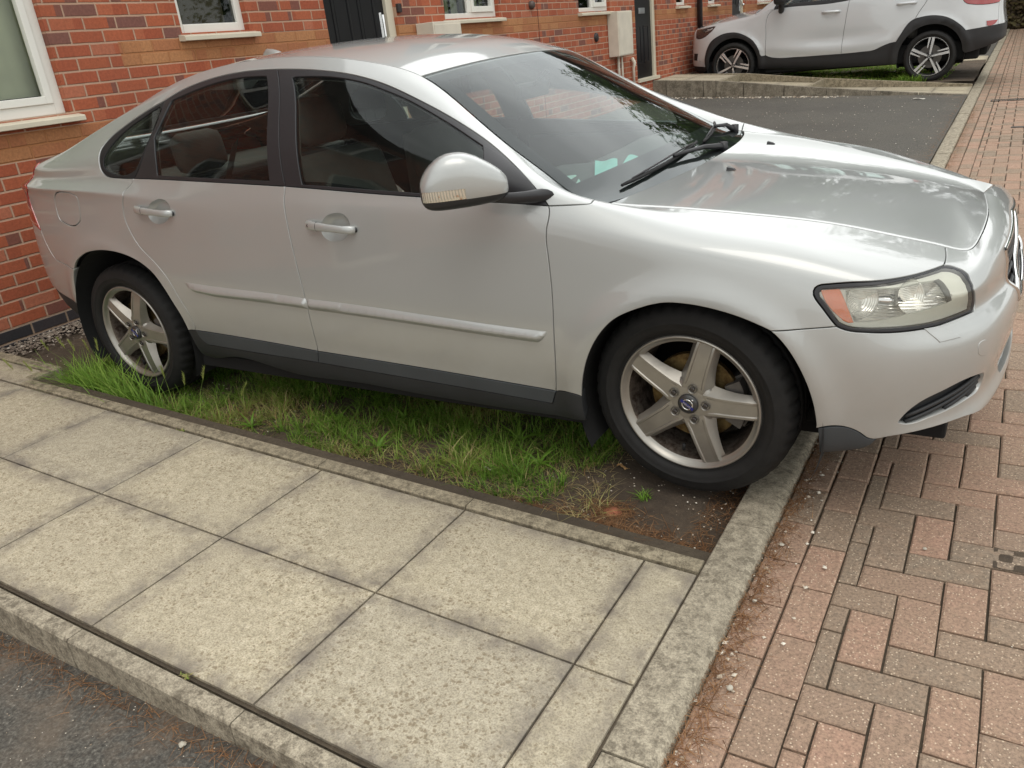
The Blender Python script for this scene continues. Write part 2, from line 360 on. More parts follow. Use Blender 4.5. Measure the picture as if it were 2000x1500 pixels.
# kerbs
def kerb_stone(x0,x1,y0,y1,z1,z0=-.25,b=.008,tilt=None):
    m=MB().bbox(x0,x1,y0,y1,z0,z1,b)
    return m
KG='kerb stones edging the block paved street'
KLAB=['kerb stone nearest the camera, out of the bottom edge','kerb stone behind the bottom edge of the photo','kerb stone below the kerb joint at the photo bottom','kerb stone beside the cut strip slabs','long kerb stone meeting the end of the thin edging','kerb stone under the front tyre of the silver saloon','kerb stone hidden below the saloon front bumper','kerb stone hidden behind the saloon bonnet']+['kerb stone %s along the far driveway'%w for w in ('first seen over the bonnet','second seen over the bonnet','third','fourth','fifth','sixth','seventh, near the paper scrap')]+['kerb stone %s beside the far ramp'%w for w in ('just before and','at the foot and','just past and')]+['kerb stone %s the off-roader rear wheel'%w for w in ('in front of','level with','behind')]+['kerb stone below the off-roader rear bumper']
def kerb_run():
    proto=None; y=.02-.915*5; k=0
    while y<27:
        if proto is None:
            m=MB(); L_=.911
            prof=[(0,-.25),(0,-.004),(.004,0),(.098,0),(.112,-.004),(.122,-.014),(.125,-.024),(.125,-.25)]
            n=len(prof); V=[(p[0],t*L_,p[1]) for t in (0,1) for p in prof]; F=[(i,i+1,n+i+1,n+i) for i in range(n-1)]+[tuple(range(n))[::-1],tuple(range(n,2*n))]
            m.add(V,F); proto=m.build('kerb_stone',M_KERB,angle=.6); o=proto
        else: o=proto.copy(); COL.objects.link(o)
        o.location=(1.472,y,.0025*math.sin(k*2.3)); o.rotation_euler=(0,.004*math.sin(k*1.7),0)
        tag(o,None,'kerb stone',KG)
        o['label']=KLAB[k] if k<len(KLAB) else '%s kerb stone of the row beyond the pale off-roader'%['first','second','third','fourth','fifth','sixth','seventh','eighth','ninth','tenth','eleventh','twelfth','thirteenth','last'][min(13,k-len(KLAB))]; o['group']=KG
        y+=.915; k+=1
kerb_run()
# slabs of the path
def slab(name,cx0,cx1,y0,y1,zf,label,group='concrete slabs of the path beside the silver car',th=.05,z_extra=0):
    g=.003; x0,x1,y0,y1=cx0+g,cx1-g,y0+g,y1-g; n=max(2,int((x1-x0)/.03));m=max(2,int((y1-y0)/.03))
    xs=np.r_[x0,np.linspace(x0+.006,x1-.006,n),x1]; ys=np.r_[y0,np.linspace(y0+.006,y1-.006,m),y1]; n+=2;m+=2
    ox,oy=(x0+x1)/2,(y0+y1)/2; oz=zf(ox,oy)
    V=[];E=[]
    for i,x in enumerate(xs):
        for j,y in enumerate(ys):
            e=(i in(0,n-1)) or (j in (0,m-1)); V.append((x-ox,y-oy,zf(x,y)-oz-(.004 if e else 0)+z_extra)); d=min(x-x0,x1-x,y-y0,y1-y); E.append(max(0,1-d/.07))
    F=[(i*m+j,(i+1)*m+j,(i+1)*m+j+1,i*m+j+1) for i in range(n-1) for j in range(m-1)]
    k=len(V); 
    bd=[(i,0) for i in range(n)]+[(n-1,j) for j in range(1,m)]+[(i,m-1) for i in range(n-2,-1,-1)]+[(0,j) for j in range(m-2,0,-1)]
    for i,j in bd: V.append((xs[i]-ox,ys[j]-oy,zf(xs[i],ys[j])-oz-th)); E.append(1)
    for q in range(len(bd)):
        a=bd[q];b=bd[(q+1)%len(bd)]; F.append((a[0]*m+a[1],k+q,k+(q+1)%len(bd),b[0]*m+b[1]))
    o=mesh_obj(name,V,F,M_SLAB); a=o.data.attributes.new('edge','FLOAT','POINT'); a.data.foreach_set('value',E)
    o.location=(ox,oy,oz); return tag(o,label,'paving slab',group)
rowsY=[(-1.621,-1.171,'by the soil bed'),(-2.068,-1.621,'by the driveway kerb')]
place=['hard against the street kerb','second from the street kerb','third from the street kerb','fourth from the street kerb','fifth from the street kerb','sixth from the street kerb','seventh from the street kerb','nearest the house']
xe=[1.470,1.317,.716,.115,-.486,-1.087,-1.688,-2.289,-2.86]
for r,(a,b,side) in enumerate(rowsY):
    for k in range(8):
        look='narrow cut strip of paving' if k==0 else 'lichen spotted concrete slab'
        slab('paving_slab',xe[k+1],xe[k],a,b,sp_z,'%s in the row %s, %s'%(look,side,place[k]))
for x1,x0,n in ((-1.745,-2.3,'raised slab strip beyond the jog in the edging'),(-2.3,-2.86,'slab strip at the house end of the widened path')):
    slab('paving_slab',x0,x1,-1.165,-1.015,sp_z,n)
sheet('path_bedding',-2.88,1.474,-2.075,-1.05,lambda x,y:sp_z(x,y)-.012,M_JOINT,.2)
# edging between path and soil bed
def strip(name,pts,w0,w1,z0,z1f,mat,label,cat,group,g=.002):
    """edging unit along x from pts[0] to pts[1], between y=w0..w1"""
    x0,x1=pts; m=MB(); za,zb=z1f(x0),z1f(x1); c=.005; V=[];F=[]
    prof=lambda z:[(w0,z0),(w0,z-c),(w0+c,z),(w1-c,z),(w1,z-c),(w1,z0)]
    for x,z in ((x0+g,za),(x1-g,zb)): V+=[(x-x0,y,q) for y,q in prof(z)]
    F=[(i,i+1,7+i,6+i) for i in range(5)]+[(5,4,3,2,1,0),(6,7,8,9,10,11)]
    o=m.add(V,F).build(name,mat,angle=.7); o.location=(x0,0,0); return tag(o,label,cat,group)
xs_=[1.470,.711,.09,-.53,-1.15,-1.745]
EL=['from the street kerb under the front wheel','beside the front door of the silver car','beside the middle of the silver car','beside the rear door of the silver car','by the tall grass at the rear wheel']
for k in range(5): strip('path_edging',(xs_[k+1],xs_[k]),-1.163,-1.108,-.2,lambda x:sp_z(x,-1.13)+.004,M_EDGE,'thin concrete edging %s'%EL[k],'edging','edging stones between path and soil bed')
strip('path_edging',(-2.87,-1.745),-1.010,-.955,-.2,lambda x:sp_z(x,-1.0)+.006,M_EDGE,'edging of the widened path by the house wall','edging','edging stones between path and soil bed')
o=MB().bbox(-1.80,-1.742,-1.108,-.957,-.2,sp_z(-1.76,-1.05)+.005,.005).build('path_edging',M_EDGE); tag(o,'short upright edging face where the path steps wider','edging','edging stones between path and soil bed')
# driveway kerb at the bottom of the picture
xk=[1.47,1.32,.717,.112,-.495,-1.10,-1.70,-2.30,-2.86]
KL=['stub of kerb meeting the street kerb','kerb stone at the bottom edge of the photo','kerb stone below the middle slabs','kerb stone with a brown silt stain below it','kerb stone near the bottom left corner','kerb stone at the left edge','second kerb stone left of the frame edge','kerb stone towards the house','kerb stone at the house wall']
for k in range(8): strip('driveway_kerb',(xk[k+1],xk[k]),-2.136,-2.086,-.2,lambda x:sp_z(x,-2.11)+.002,M_KERB,'grey mossy '+KL[k],'kerb stone','kerb stones between path and near driveway')
# hidden far edging of the bed
strip('path_edging',(-2.87,1.47),1.30,1.36,-.2,lambda x:asz(x,0)+.01,M_EDGE,'edging between the silver car and the far driveway','edging','edging stones between path and soil bed')
# ================================================================== HOUSES
Wy=Vector((-0.01060091,0.99988547,-0.01080092)); Wz=Vector((-0.00841064,0.01071199,0.99990725)); Wn=Wy.cross(Wz).normalized(); Wz=Wn.cross(Wy).normalized(); WO=Vector((-2.8774,.4448,1.8411))
def wall_matrix(u,v):
    m=Matrix.Identity(4); p=WO+Wy*u+Wz*v
    for i in range(3): m[i][0]=Wn[i];m[i][1]=Wy[i];m[i][2]=Wz[i];m[i][3]=p[i]
    return m
def t_glass():
    t=NT('window_pane'); t.t.nodes.remove(t.b)
    tr=t.n('ShaderNodeBsdfTransparent'); tr.inputs[0].default_value=(.86,.89,.87,1); gl=t.n('ShaderNodeBsdfGlossy'); gl.inputs['Roughness'].default_value=.02; gl.inputs['Color'].default_value=(.9,.93,.95,1)
    fr=t.n('ShaderNodeFresnel'); fr.inputs[0].default_value=1.5; mx=t.n('ShaderNodeMixShader'); n=t.noise(t.co(),2.0,2); b=t.n('ShaderNodeBump'); b.inputs['Strength'].default_value=.03; b.inputs['Distance'].default_value=.03; t.l(n,b.inputs['Height']); t.l(b.outputs[0],gl.inputs['Normal']); t.l(b.outputs[0],fr.inputs['Normal'])
    t.l(fr.outputs[0],mx.inputs[0]); t.l(tr.outputs[0],mx.inputs[1]); t.l(gl.outputs[0],mx.inputs[2]); t.l(mx.outputs[0],t.out.inputs[0]); return t.m
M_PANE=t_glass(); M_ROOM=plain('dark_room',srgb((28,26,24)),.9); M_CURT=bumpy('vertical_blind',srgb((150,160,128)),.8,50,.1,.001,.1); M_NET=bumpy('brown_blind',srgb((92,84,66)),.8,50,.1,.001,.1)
def place(o,root,u,v): o.location=(0,-u,-v); return o     # children keep the common wall frame
def window(root,ru,rv,u0,u1,v0,v1,kind='plain',deep=.045,fw=.06,sill=True,sfx=.09):
    m=MB(); d=-deep
    b=.004
    m.bbox(d-.05,d,u0,u0+fw,v0,v1,b); m.bbox(d-.05,d,u1-fw,u1,v0,v1,b); m.bbox(d-.05,d+.002,u0+fw-.001,u1-fw+.001,v0,v0+fw,b); m.bbox(d-.05,d+.002,u0+fw-.001,u1-fw+.001,v1-fw,v1,b)
    f=place(m.build('window',M_UPVC,root),root,ru,rv)
    gx0,gx1=u0+fw,u1-fw
    if kind in ('split','splitblind'):
        mid=(u0+u1)/2; c=MB(); c.bbox(d-.045,d+.004,mid-.035,mid+.035,v0+fw,v1-fw,b); 
        c.bbox(d-.03,d+.016,mid+.035,mid+.085,v0+fw+.002,v1-fw,b); c.bbox(d-.03,d+.016,u1-fw-.05,u1-fw,v0+fw+.002,v1-fw,b); c.bbox(d-.03,d+.018,mid+.083,u1-fw-.048,v0+fw+.002,v0+fw+.06,b); c.bbox(d-.03,d+.018,mid+.083,u1-fw-.048,v1-fw-.06,v1-fw-.002,b)
        c.build('casement',M_UPVC,f)
    if kind=='wide':
        c=MB(); c.bbox(d-.03,d+.012,gx0,gx0+.045,v0+fw,v1-fw,b); c.bbox(d-.03,d+.012,gx1-.045,gx1,v0+fw,v1-fw,b); c.bbox(d-.03,d+.014,gx0+.044,gx1-.044,v0+fw,v0+fw+.045,b); c.bbox(d-.03,d+.014,gx0+.044,gx1-.044,v1-fw-.045,v1-fw,b)
        c.build('casement',M_UPVC,f)
    mesh_obj('pane',[(d-.022,gx0,v0+fw),(d-.022,gx1,v0+fw),(d-.022,gx1,v1-fw),(d-.022,gx0,v1-fw)],[(0,1,2,3)],M_PANE,f)
    c=MB()
    if kind=='wide':
        n=60
        V=[];F=[]
        for i in range(n+1):
            uu=gx0+(gx1-gx0)*i/n; x=d-.10+.003*math.sin(i*1.9); V+=[(x,uu,v0+fw+.05),(x,uu,v1-fw)]
        F=[(2*i,2*i+2,2*i+3,2*i+1) for i in range(n)]; c.add(V,F); c.build('blind',M_BLIND,f,smooth=True)
    elif kind in('splitblind','plain'):
        k=int((gx1-gx0)/.055)
        for i in range(k):
            if kind=='splitblind' and (i*7)%k<k*.45: continue
            a=gx0+(gx1-gx0)*(i+.5)/k; q=.03 if kind=='plain' else .02
            c.add([(d-.13-.01,a-q,v0+fw),(d-.13+.012,a+q*.6,v0+fw),(d-.13+.012,a+q*.6,v1-fw),(d-.13-.01,a-q,v1-fw)],[(0,1,2,3)])
        c.build('blind',M_CURT if kind=='splitblind' else M_NET,f)
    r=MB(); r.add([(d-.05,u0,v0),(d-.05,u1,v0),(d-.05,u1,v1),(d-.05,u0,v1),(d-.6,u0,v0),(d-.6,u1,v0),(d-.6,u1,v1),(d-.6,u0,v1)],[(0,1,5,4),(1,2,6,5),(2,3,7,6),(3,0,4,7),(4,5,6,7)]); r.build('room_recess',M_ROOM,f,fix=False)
    if sill:
        s=MB(); zt=v0+.002
        prof=[(d-.04,zt-.004),(d-.002,zt-.004),(.055,zt-.022),(.062,zt-.028),(.062,zt-.052),(.052,zt-.056),(d-.04,zt-.045)]
        n=len(prof); V=[(a,uu,b_) for uu in (u0-.035,u1+.05) for a,b_ in prof]; F=[(i,(i+1)%n,n+(i+1)%n,n+i) for i in range(n)]+[tuple(range(n))[::-1],tuple(range(n,2*n))]
        s.add(V,F); s.build('sill',M_UPVC_D,f,angle=.5)
    return f
def door(root,ru,rv,u0,u1,v0,v1,handle_right=True,white_l=.012,letter=False):
    fr=MB(); d=-.05
    fr.bbox(d-.06,d+.01,u0,u0+white_l+.01,v0,v1,.003); fr.bbox(d-.06,d+.02,u1-.10,u1,v0,v1,.005); fr.bbox(d-.06,d+.01,u0,u1,v1-.05,v1+.002,.003); fr.bbox(d-.06,.03,u0,u1,v0-.03,v0+.02,.004)
    f=place(fr.build('door_frame',M_UPVC_D,root),root,ru,rv)
    a,b=u0+white_l+.01,u1-.10
    dm=MB(); dm.bbox(d-.05,d-.012,a,b,v0+.02,v1-.05,.004)
    W=b-a; cols_=[(a+W*.16,a+W*.43),(a+W*.57,a+W*.84)]
    D=place(dm.build('door',M_DOORB,root),root,ru,rv)
    H=v1-v0
    for (p,q) in cols_:
        for (lo,hi) in ((v0+H*.11,v0+H*.36),(v0+H*.46,v0+H*.90)):
            if letter and lo>v0+H*.4: lo=v0+H*.57
            pm=MB(); x=d-.012
            # moulded panel: raised rim and recessed field
            w_=.022
            for (y0,y1,z0,z1) in ((p,p+w_,lo,hi),(q-w_,q,lo,hi),(p+w_,q-w_,lo,lo+w_),(p+w_,q-w_,hi-w_,hi)): pm.bbox(x-.006,x+.007,y0,y1,z0,z1,.004)
            pm.bbox(x-.006,x+.003,p+w_+.02,q-w_-.02,lo+w_+.02,hi-w_-.02,.003)
            pm.build('door_panel',M_DOORB,D)
    h=MB()
    if handle_right:
        hy=b-.075; h.tube([(d+.03,hy,v0+.98),(d+.035,hy-.005,v0+1.04),(d+.035,hy-.005,v0+1.16),(d+.03,hy,v0+1.22)],.009,8); h.bbox(d-.013,d+.004,hy-.016,hy+.016,v0+.86,v0+1.24,.003)
        h.build('handle',M_CHROME,D,smooth=False)
        k=MB(); k.lathe([(0,.05),(.018,.048),(.026,.03),(.026,.012),(.012,.0),(.012,-.02)],16,axis='x',c=(d+.02,b+.018,v0+.98)); k.build('key_safe',M_CHROME,D,smooth=True)
    else:
        hy=a+.06; h.tube([(d+.03,hy,v0+1.17),(d+.034,hy+.10,v0+1.165)],.012,8); h.bbox(d-.013,d+.006,hy-.02,hy+.02,v0+1.03,v0+1.27,.004); h.build('handle',M_UPVC,D)
    if letter:
        l=MB(); l.bbox(d-.013,d+.004,(a+b)/2-.12,(a+b)/2+.12,v0+1.0-.06,v0+1.0+.02,.004); l.bbox(d+.003,d+.010,(a+b)/2-.10,(a+b)/2+.10,v0+1.0-.045,v0+1.0+.005,.003); l.build('letter_plate',plain('steel_letter_plate',(.45,.46,.47,1),.35,.8),D)
    return f
def brick_house(name,u0,u1,vb,openings,bands,label,wins=True,plinth=None,top=3.35,gable0=False,gable1=False):
    root=empty(name,mat=wall_matrix(u0,vb)); tag(root,label,'house','terraced brick houses along the street')
    holes=[(a,b,c,e) for (a,b,c,e) in openings]
    # strips by height, each strip its own brick colour
    edges=sorted({vb,top}|{b_ for bd in bands for b_ in bd[:2]}|({plinth} if plinth else set()))
    def matfor(z0,z1):
        zc=(z0+z1)/2
        if plinth and zc<plinth: return ('plinth',M_PLINTH)
        for a,b_ in bands:
            if a<zc<b_: return ('brick_band',M_BAND)
        return ('wall',M_BRICK)
    for z0,z1 in zip(edges[:-1],edges[1:]):
        nm,mt=matfor(z0,z1); V=[];F=[]
        def quad(p): 
            k=len(V); V.extend(p); F.append((k,k+1,k+2,k+3))
        us=sorted({u0,u1}|{x for h in holes if h[3]>z0 and h[2]<z1 for x in h[:2]}); zs=sorted({z0,z1}|{min(max(x,z0),z1) for h in holes for x in h[2:] if h[3]>z0 and h[2]<z1})
        for a,b in zip(us[:-1],us[1:]):
            for c,e in zip(zs[:-1],zs[1:]):
                if any(h[0]<(a+b)/2<h[1] and h[2]<(c+e)/2<h[3] for h in holes): continue
                quad([(0,a,c),(0,b,c),(0,b,e),(0,a,e)])
        for h in holes:
            c,e=max(h[2],z0),min(h[3],z1)
            if e<=c: continue
            quad([(0,h[0],c),(0,h[0],e),(-.12,h[0],e),(-.12,h[0],c)]); quad([(0,h[1],c),(-.12,h[1],c),(-.12,h[1],e),(0,h[1],e)])
            if h[2]>=z0: quad([(0,h[0],c),(-.12,h[0],c),(-.12,h[1],c),(0,h[1],c)])
            if h[3]<=z1: quad([(0,h[0],e),(0,h[1],e),(-.12,h[1],e),(-.12,h[0],e)])
        for g,uu in ((gable0,u0),(gable1,u1)):
            if g: quad([(0,uu,z0),(0,uu,z1),(-8,uu,z1),(-8,uu,z0)])
        place(mesh_obj(nm,V,F,mt,root),root,u0,vb)
    # roof
    r=MB(); pitch=.70; ov=.35
    r.add([(ov,u0,top-.05),(ov,u1,top-.05),(-4,u1,top-.05+(4+ov)*pitch),(-4,u0,top-.05+(4+ov)*pitch),(-8-ov,u0,top-.05),(-8-ov,u1,top-.05),(ov,u0,top-.17),(ov,u1,top-.17),(-8-ov,u0,top-.17),(-8-ov,u1,top-.17)],[(0,1,2,3),(3,2,5,4),(0,6,7,1),(4,5,9,8),(6,8,9,7),(0,3,4,8,6),(1,7,9,5,2)])
    place(r.build('roof',M_TILE,root),root,u0,vb)
    g=MB(); g.tube([(ov+.05,u0,top-.13),(ov+.05,u1,top-.13)],.055,10); place(g.build('gutter',M_PIPE,root,smooth=True),root,u0,vb)
    return root
UP=lambda a,b:(a,b,1.55,2.75)     # upper windows
B_=[(-.375,-.225)]
# house at the left edge
hA=brick_house('terraced_house',-8.6,.2,-1.95,[(-2.15,-.253,-.600,.62),(-5.3,-4.4,-1.75,.40),(-3.15,-2.75,-.2,.4),UP(-2.1,-.7),UP(-5.0,-3.6)],[(-.825,-.675)],'brick house at the left edge, large white window with pale blind behind the car boot',plinth=-1.725,gable0=True)
window(hA,-8.6,-1.95,-2.15,-.253,-.600,.62,'wide',fw=.062)
window(hA,-8.6,-1.95,-3.15,-2.75,-.2,.4,'plain'); door(hA,-8.6,-1.95,-5.3,-4.4,-1.75,.40)
for a,b in ((-2.1,-.7),(-5.0,-3.6)): window(hA,-8.6,-1.95,a,b,1.55,2.75,'split')
hB=brick_house('terraced_house',.2,5.9,-1.95,[(.715,1.330,-.195,.65),(2.189,3.15,-1.35,.80),(3.94,5.0,-.195,.95),UP(.8,2.0),UP(3.6,4.9)],B_,'brick house behind the saloon roof, black door left of a low meter box')
window(hB,.2,-1.95,.715,1.330,-.195,.65,'plain',fw=.058); window(hB,.2,-1.95,3.94,5.0,-.195,.95,'splitblind',fw=.05)
door(hB,.2,-1.95,2.189,3.15,-1.35,.80)
for a,b in ((.8,2.0),(3.6,4.9)): window(hB,.2,-1.95,a,b,1.55,2.75,'split')
hC=brick_house('terraced_house',5.9,11.85,-1.95,[(7.04,8.05,-.195,.95),(8.97,9.87,-1.20,.95),(10.82,11.36,-.175,.65),UP(7.0,8.3),UP(9.6,10.9)],B_,'brick house with black door and letter plate, tall white meter box beside the door')
window(hC,5.9,-1.95,7.04,8.05,-.195,.95,'split',fw=.05); window(hC,5.9,-1.95,10.82,11.36,-.175,.65,'plain',fw=.05); door(hC,5.9,-1.95,8.97,9.87,-1.20,.95,handle_right=False,white_l=.01,letter=True)
for a,b in ((7.0,8.3),(9.6,10.9)): window(hC,5.9,-1.95,a,b,1.55,2.75,'split')
hD=brick_house('terraced_house',11.85,17.8,-1.95,[(12.57,13.1,-.175,.65),(14.13,15.05,-1.20,.95),(16.1,17.55,-.185,.95),UP(12.6,13.9),UP(15.6,16.9)],B_,'brick house right of the dark downpipe, its front half hidden by the white off-roader')
window(hD,11.85,-1.95,12.57,13.1,-.175,.65,'plain',fw=.05); window(hD,11.85,-1.95,16.1,17.55,-.185,.95,'split',fw=.05); door(hD,11.85,-1.95,14.13,15.05,-1.20,.95)
for a,b in ((12.6,13.9),(15.6,16.9)): window(hD,11.85,-1.95,a,b,1.55,2.75,'split')
hE=brick_house('terraced_house',17.8,25.0,-1.95,[(19.0,20.2,-.185,.95),(21,21.9,-1.2,.95),UP(19,20.3),UP(22.6,23.9)],B_,'farthest brick house of the terrace, above the bonnet of the white off-roader',gable1=True)
window(hE,17.8,-1.95,19.0,20.2,-.185,.95,'split'); door(hE,17.8,-1.95,21,21.9,-1.2,.95)
for a,b in ((19,20.3),(22.6,23.9)): window(hE,17.8,-1.95,a,b,1.55,2.75,'split')
# fittings on the house fronts
def onwall(root,ru,m,name,mat,**k): return place(m.build(name,mat,root,**k),root,ru,-1.95)
m=MB().bbox(.002,.20,3.42,3.90,-.85,-.225,.006).bbox(.198,.207,3.435,3.885,-.84,-.25,.003); mb=onwall(hB,.2,m,'meter_box',M_METERBOX)
m=MB().bbox(.207,.212,3.45,3.458,-.52,-.42,.001); m.build('hinge',M_PIPE,mb)
m=MB().bbox(.002,.03,3.155,3.21,-.12,-.045,.005); onwall(hB,.2,m,'door_bell',M_PIPE)
m=MB().bbox(.002,.16,7.93,8.45,-.80,-.22,.006).bbox(.158,.168,7.945,8.435,-.785,-.235,.003); onwall(hC,5.9,m,'meter_box',M_METERBOX)
m=MB().tube([(.05,8.14,-.80),(.05,8.14,-1.25)],.02,8).tube([(.08,8.20,-.80),(.08,8.20,-1.25)],.014,8); onwall(hC,5.9,m,'meter_pipe',M_METERBOX,smooth=True)
m=MB().tube([(.04,8.72,-1.25),(.04,8.72,-1.0),(.06,8.72,-.93),(.02,8.72,-.86)],[.02,.02,.028,.03],8); onwall(hC,5.9,m,'waste_pipe',M_METERBOX,smooth=True)
m=MB().lathe([(.0,.03),(.035,.03),(.055,.02),(.06,.0)],20,axis='x',c=(0,7.52,-.52)); onwall(hC,5.9,m,'wall_vent',M_PIPE,smooth=True)
m=MB().lathe([(.0,.05),(.03,.05),(.045,.03),(.045,.0)],16,axis='x',c=(0,5.74,-.095)); onwall(hB,.2,m,'wall_vent',plain('vent_grey',srgb((90,80,76)),.5,.3),smooth=True)
m=MB().bbox(.0,.004,5.895,5.903,-1.9,3.3,.001); onwall(hB,.2,m,'movement_joint',plain('joint_sealant',srgb((92,52,42)),.8))
m=MB().tube([(.07,11.85,-1.3),(.07,11.85,3.15),(.30,11.85,3.24)],.048,12); onwall(hC,5.9,m,'downpipe',M_PIPE,smooth=True)
# ================================================================== FAR PATH AND RAMP WALLS
def rampz(x):
    return float(np.interp(x,[-3.2,-1.9,-.62,.67,1.47],[.50,.405,.238,.085,.012]))
FK='concrete kerb units retaining the far ramp'; M_RAMP=mat_concrete('ramp_concrete',srgb((150,142,126)),srgb((96,90,78)),srgb((80,76,64)),.35,.35,.3)
xs_=[1.47,.87,.27,-.33,-.93,-1.53,-1.95,-2.15,-2.75,-3.15]
FL=['low end by the street kerb','second from the street kerb','third from the street kerb','fourth, midway along the ramp','fifth, streaked with damp','sixth, tall and stained dark green','narrow joint piece of the landing wall','first tall one of the landing wall','tallest, beside the black door step']
for k in range(9): strip('ramp_kerb',(xs_[k+1],xs_[k]),10.03,10.085,-.1,lambda x:rampz(x)+.012,M_RAMP,'far ramp kerb unit, '+FL[k],'kerb stone',FK,g=.006)
def slabz(x,y):
    return float(np.interp(x,[-.6,1.47],[.13,.012])) if x>-.6 else (float(np.interp(x,[-1.9,-.6],[.31,.20])) if x>-1.895 else rampz(x)+.002)
FS=['wide slab at the foot of the far ramp','second slab up the far ramp','third slab up the far ramp','fourth slab up the far ramp','fifth slab up the far ramp','slab at the top of the far ramp','first landing slab before the far black door','landing slab at the step of the far black door']
xf=[1.47,1.0,.2,-.57,-1.2,-1.88,-2.5,-3.15]
for k in range(7):
    for (a,b,s) in ((10.09,10.60,'kerb side'),(10.60,11.10,'grass side')):
        slab('paving_slab',xf[k+1]+(.05 if xf[k+1] in (-.57,-1.88) else 0)*0,xf[k]-(.05 if xf[k] in (-.57,-1.88) else 0),a,b,slabz,FS[k]+', '+s,'slabs of the far ramp',th=.05)
def bk(x): return float(np.interp(x,[-3.2,-1.83,-.59,1.47],[.50,.425,.265,.045]))
for x_,z_,l_ in ((-.62,.255,'lower cross edging stepping the far ramp'),(-1.93,.415,'upper cross edging where the far ramp meets its landing')):
    tag(MB().bbox(x_,x_+.05,10.09,11.10,-.1,z_,.005).build('path_edging',M_EDGE),l_,'edging','edging stones behind the far ramp')
BL=['at its low end by the street kerb','behind the lower slabs','behind the first step','between the two steps','behind the upper slabs','at the landing']
xb=[1.47,.87,.27,-.59,-1.2,-1.79,-3.15]
for k in range(6): strip('path_edging',(xb[k+1],xb[k]),11.10,11.16,-.1,bk,M_EDGE,'far ramp edging '+BL[k],'edging','edging stones behind the far ramp')
sheet('far_bed',-3.2,1.475,11.15,15.0,lambda x,y:.075+(1.47-x)*.052+.01*math.sin(x*4+y*3),M_SOIL,.12)
sheet('far_driveway',-3.3,1.475,16.3,40,asz,M_ASPH,1.5)
for k in range(5):
    slab('paving_slab',1.47-.9*(k+1),1.47-.9*k,15.05,16.2,lambda x,y:.06+(1.47-x)*.05,['slab of the last path by the street kerb','second slab of the last path','third slab of the last path','fourth slab of the last path','fifth slab of the last path'][k]+' beyond the white off-roader','slabs of the path beyond the white off-roader')
# drain and covers in the street
M_IRON=bumpy('cast_iron',srgb((62,56,50)),.6,90,.4,.002,.2)
m=MB(); m.bbox(1.76,3.2,9.50,9.515,-.06,-.022,.002); m.bbox(1.76,3.2,9.645,9.66,-.06,-.022,.002)
for k in range(48): m.bbox(1.765+k*.03,1.765+k*.03+.012,9.515,9.645,-.05,-.024,.002)
for k in range(3): m.bbox(1.76+k*.48,1.775+k*.48,9.515,9.645,-.05,-.0205,.002)
tag(m.build('channel_drain',M_IRON),'slotted iron drain channel across the block paving, right edge of the photo','drain')
m=MB().bbox(2.03,2.6,7.15,7.22,-.05,-.0235,.003)
tag(m.build('drain_cover',M_IRON),'small dark iron cover strip in the block paving nearer than the drain channel','drain cover')
# ================================================================== CAR BODY SURFACE
def spl(xs,ys):
    """natural cubic spline through points; ys may be (n,k)"""
    xs=np.asarray(xs,float);ys=np.asarray(ys,float)
    if ys.ndim==1: ys=ys[:,None]
    n=len(xs);h=np.diff(xs);A=np.zeros((n,n));b=np.zeros_like(ys);A[0,0]=A[-1,-1]=1
    for i in range(1,n-1):
        A[i,i-1]=h[i-1];A[i,i]=2*(h[i-1]+h[i]);A[i,i+1]=h[i]
        b[i]=6*((ys[i+1]-ys[i])/h[i]-(ys[i]-ys[i-1])/h[i-1])
    m=np.linalg.solve(A,b)
    def f(x):
        x=np.asarray(x,float);sh=x.shape;x=x.ravel()
        i=np.clip(np.searchsorted(xs,x)-1,0,n-2);t=x-xs[i];hh=h[i]
        i_=i
        a=ys[i_];c=ys[i_+1];ma=m[i_];mc=m[i_+1]
        t=t[:,None];hh=hh[:,None];u=hh-t
        r=ma*u**3/(6*hh)+mc*t**3/(6*hh)+(a/hh-ma*hh/6)*u+(c/hh-mc*hh/6)*t
        return r.reshape(sh+(-1,))
    return f
def mono(xs,ys):
    """pchip"""
    xs=np.asarray(xs,float);ys=np.asarray(ys,float)
    if ys.ndim==1: ys=ys[:,None]
    h=np.diff(xs)[:,None];d=np.diff(ys,axis=0)/h
    m=np.zeros_like(ys)
    w1=2*h[1:]+h[:-1];w2=h[1:]+2*h[:-1]
    with np.errstate(all='ignore'):
        hm=(w1+w2)/(w1/d[:-1]+w2/d[1:])
    m[1:-1]=np.where(d[:-1]*d[1:]>0,hm,0);m[0]=d[0];m[-1]=d[-1]
    def f(x):
        x=np.asarray(x,float);sh=x.shape;x=x.ravel()
        i=np.clip(np.searchsorted(xs,x)-1,0,len(xs)-2);hh=h[i];t=(x-xs[i])[:,None]/hh
        r=(2*t**3-3*t**2+1)*ys[i]+(t**3-2*t**2+t)*hh*m[i]+(-2*t**3+3*t**2)*ys[i+1]+(t**3-t**2)*hh*m[i+1]
        return r.reshape(sh+(-1,))
    return f
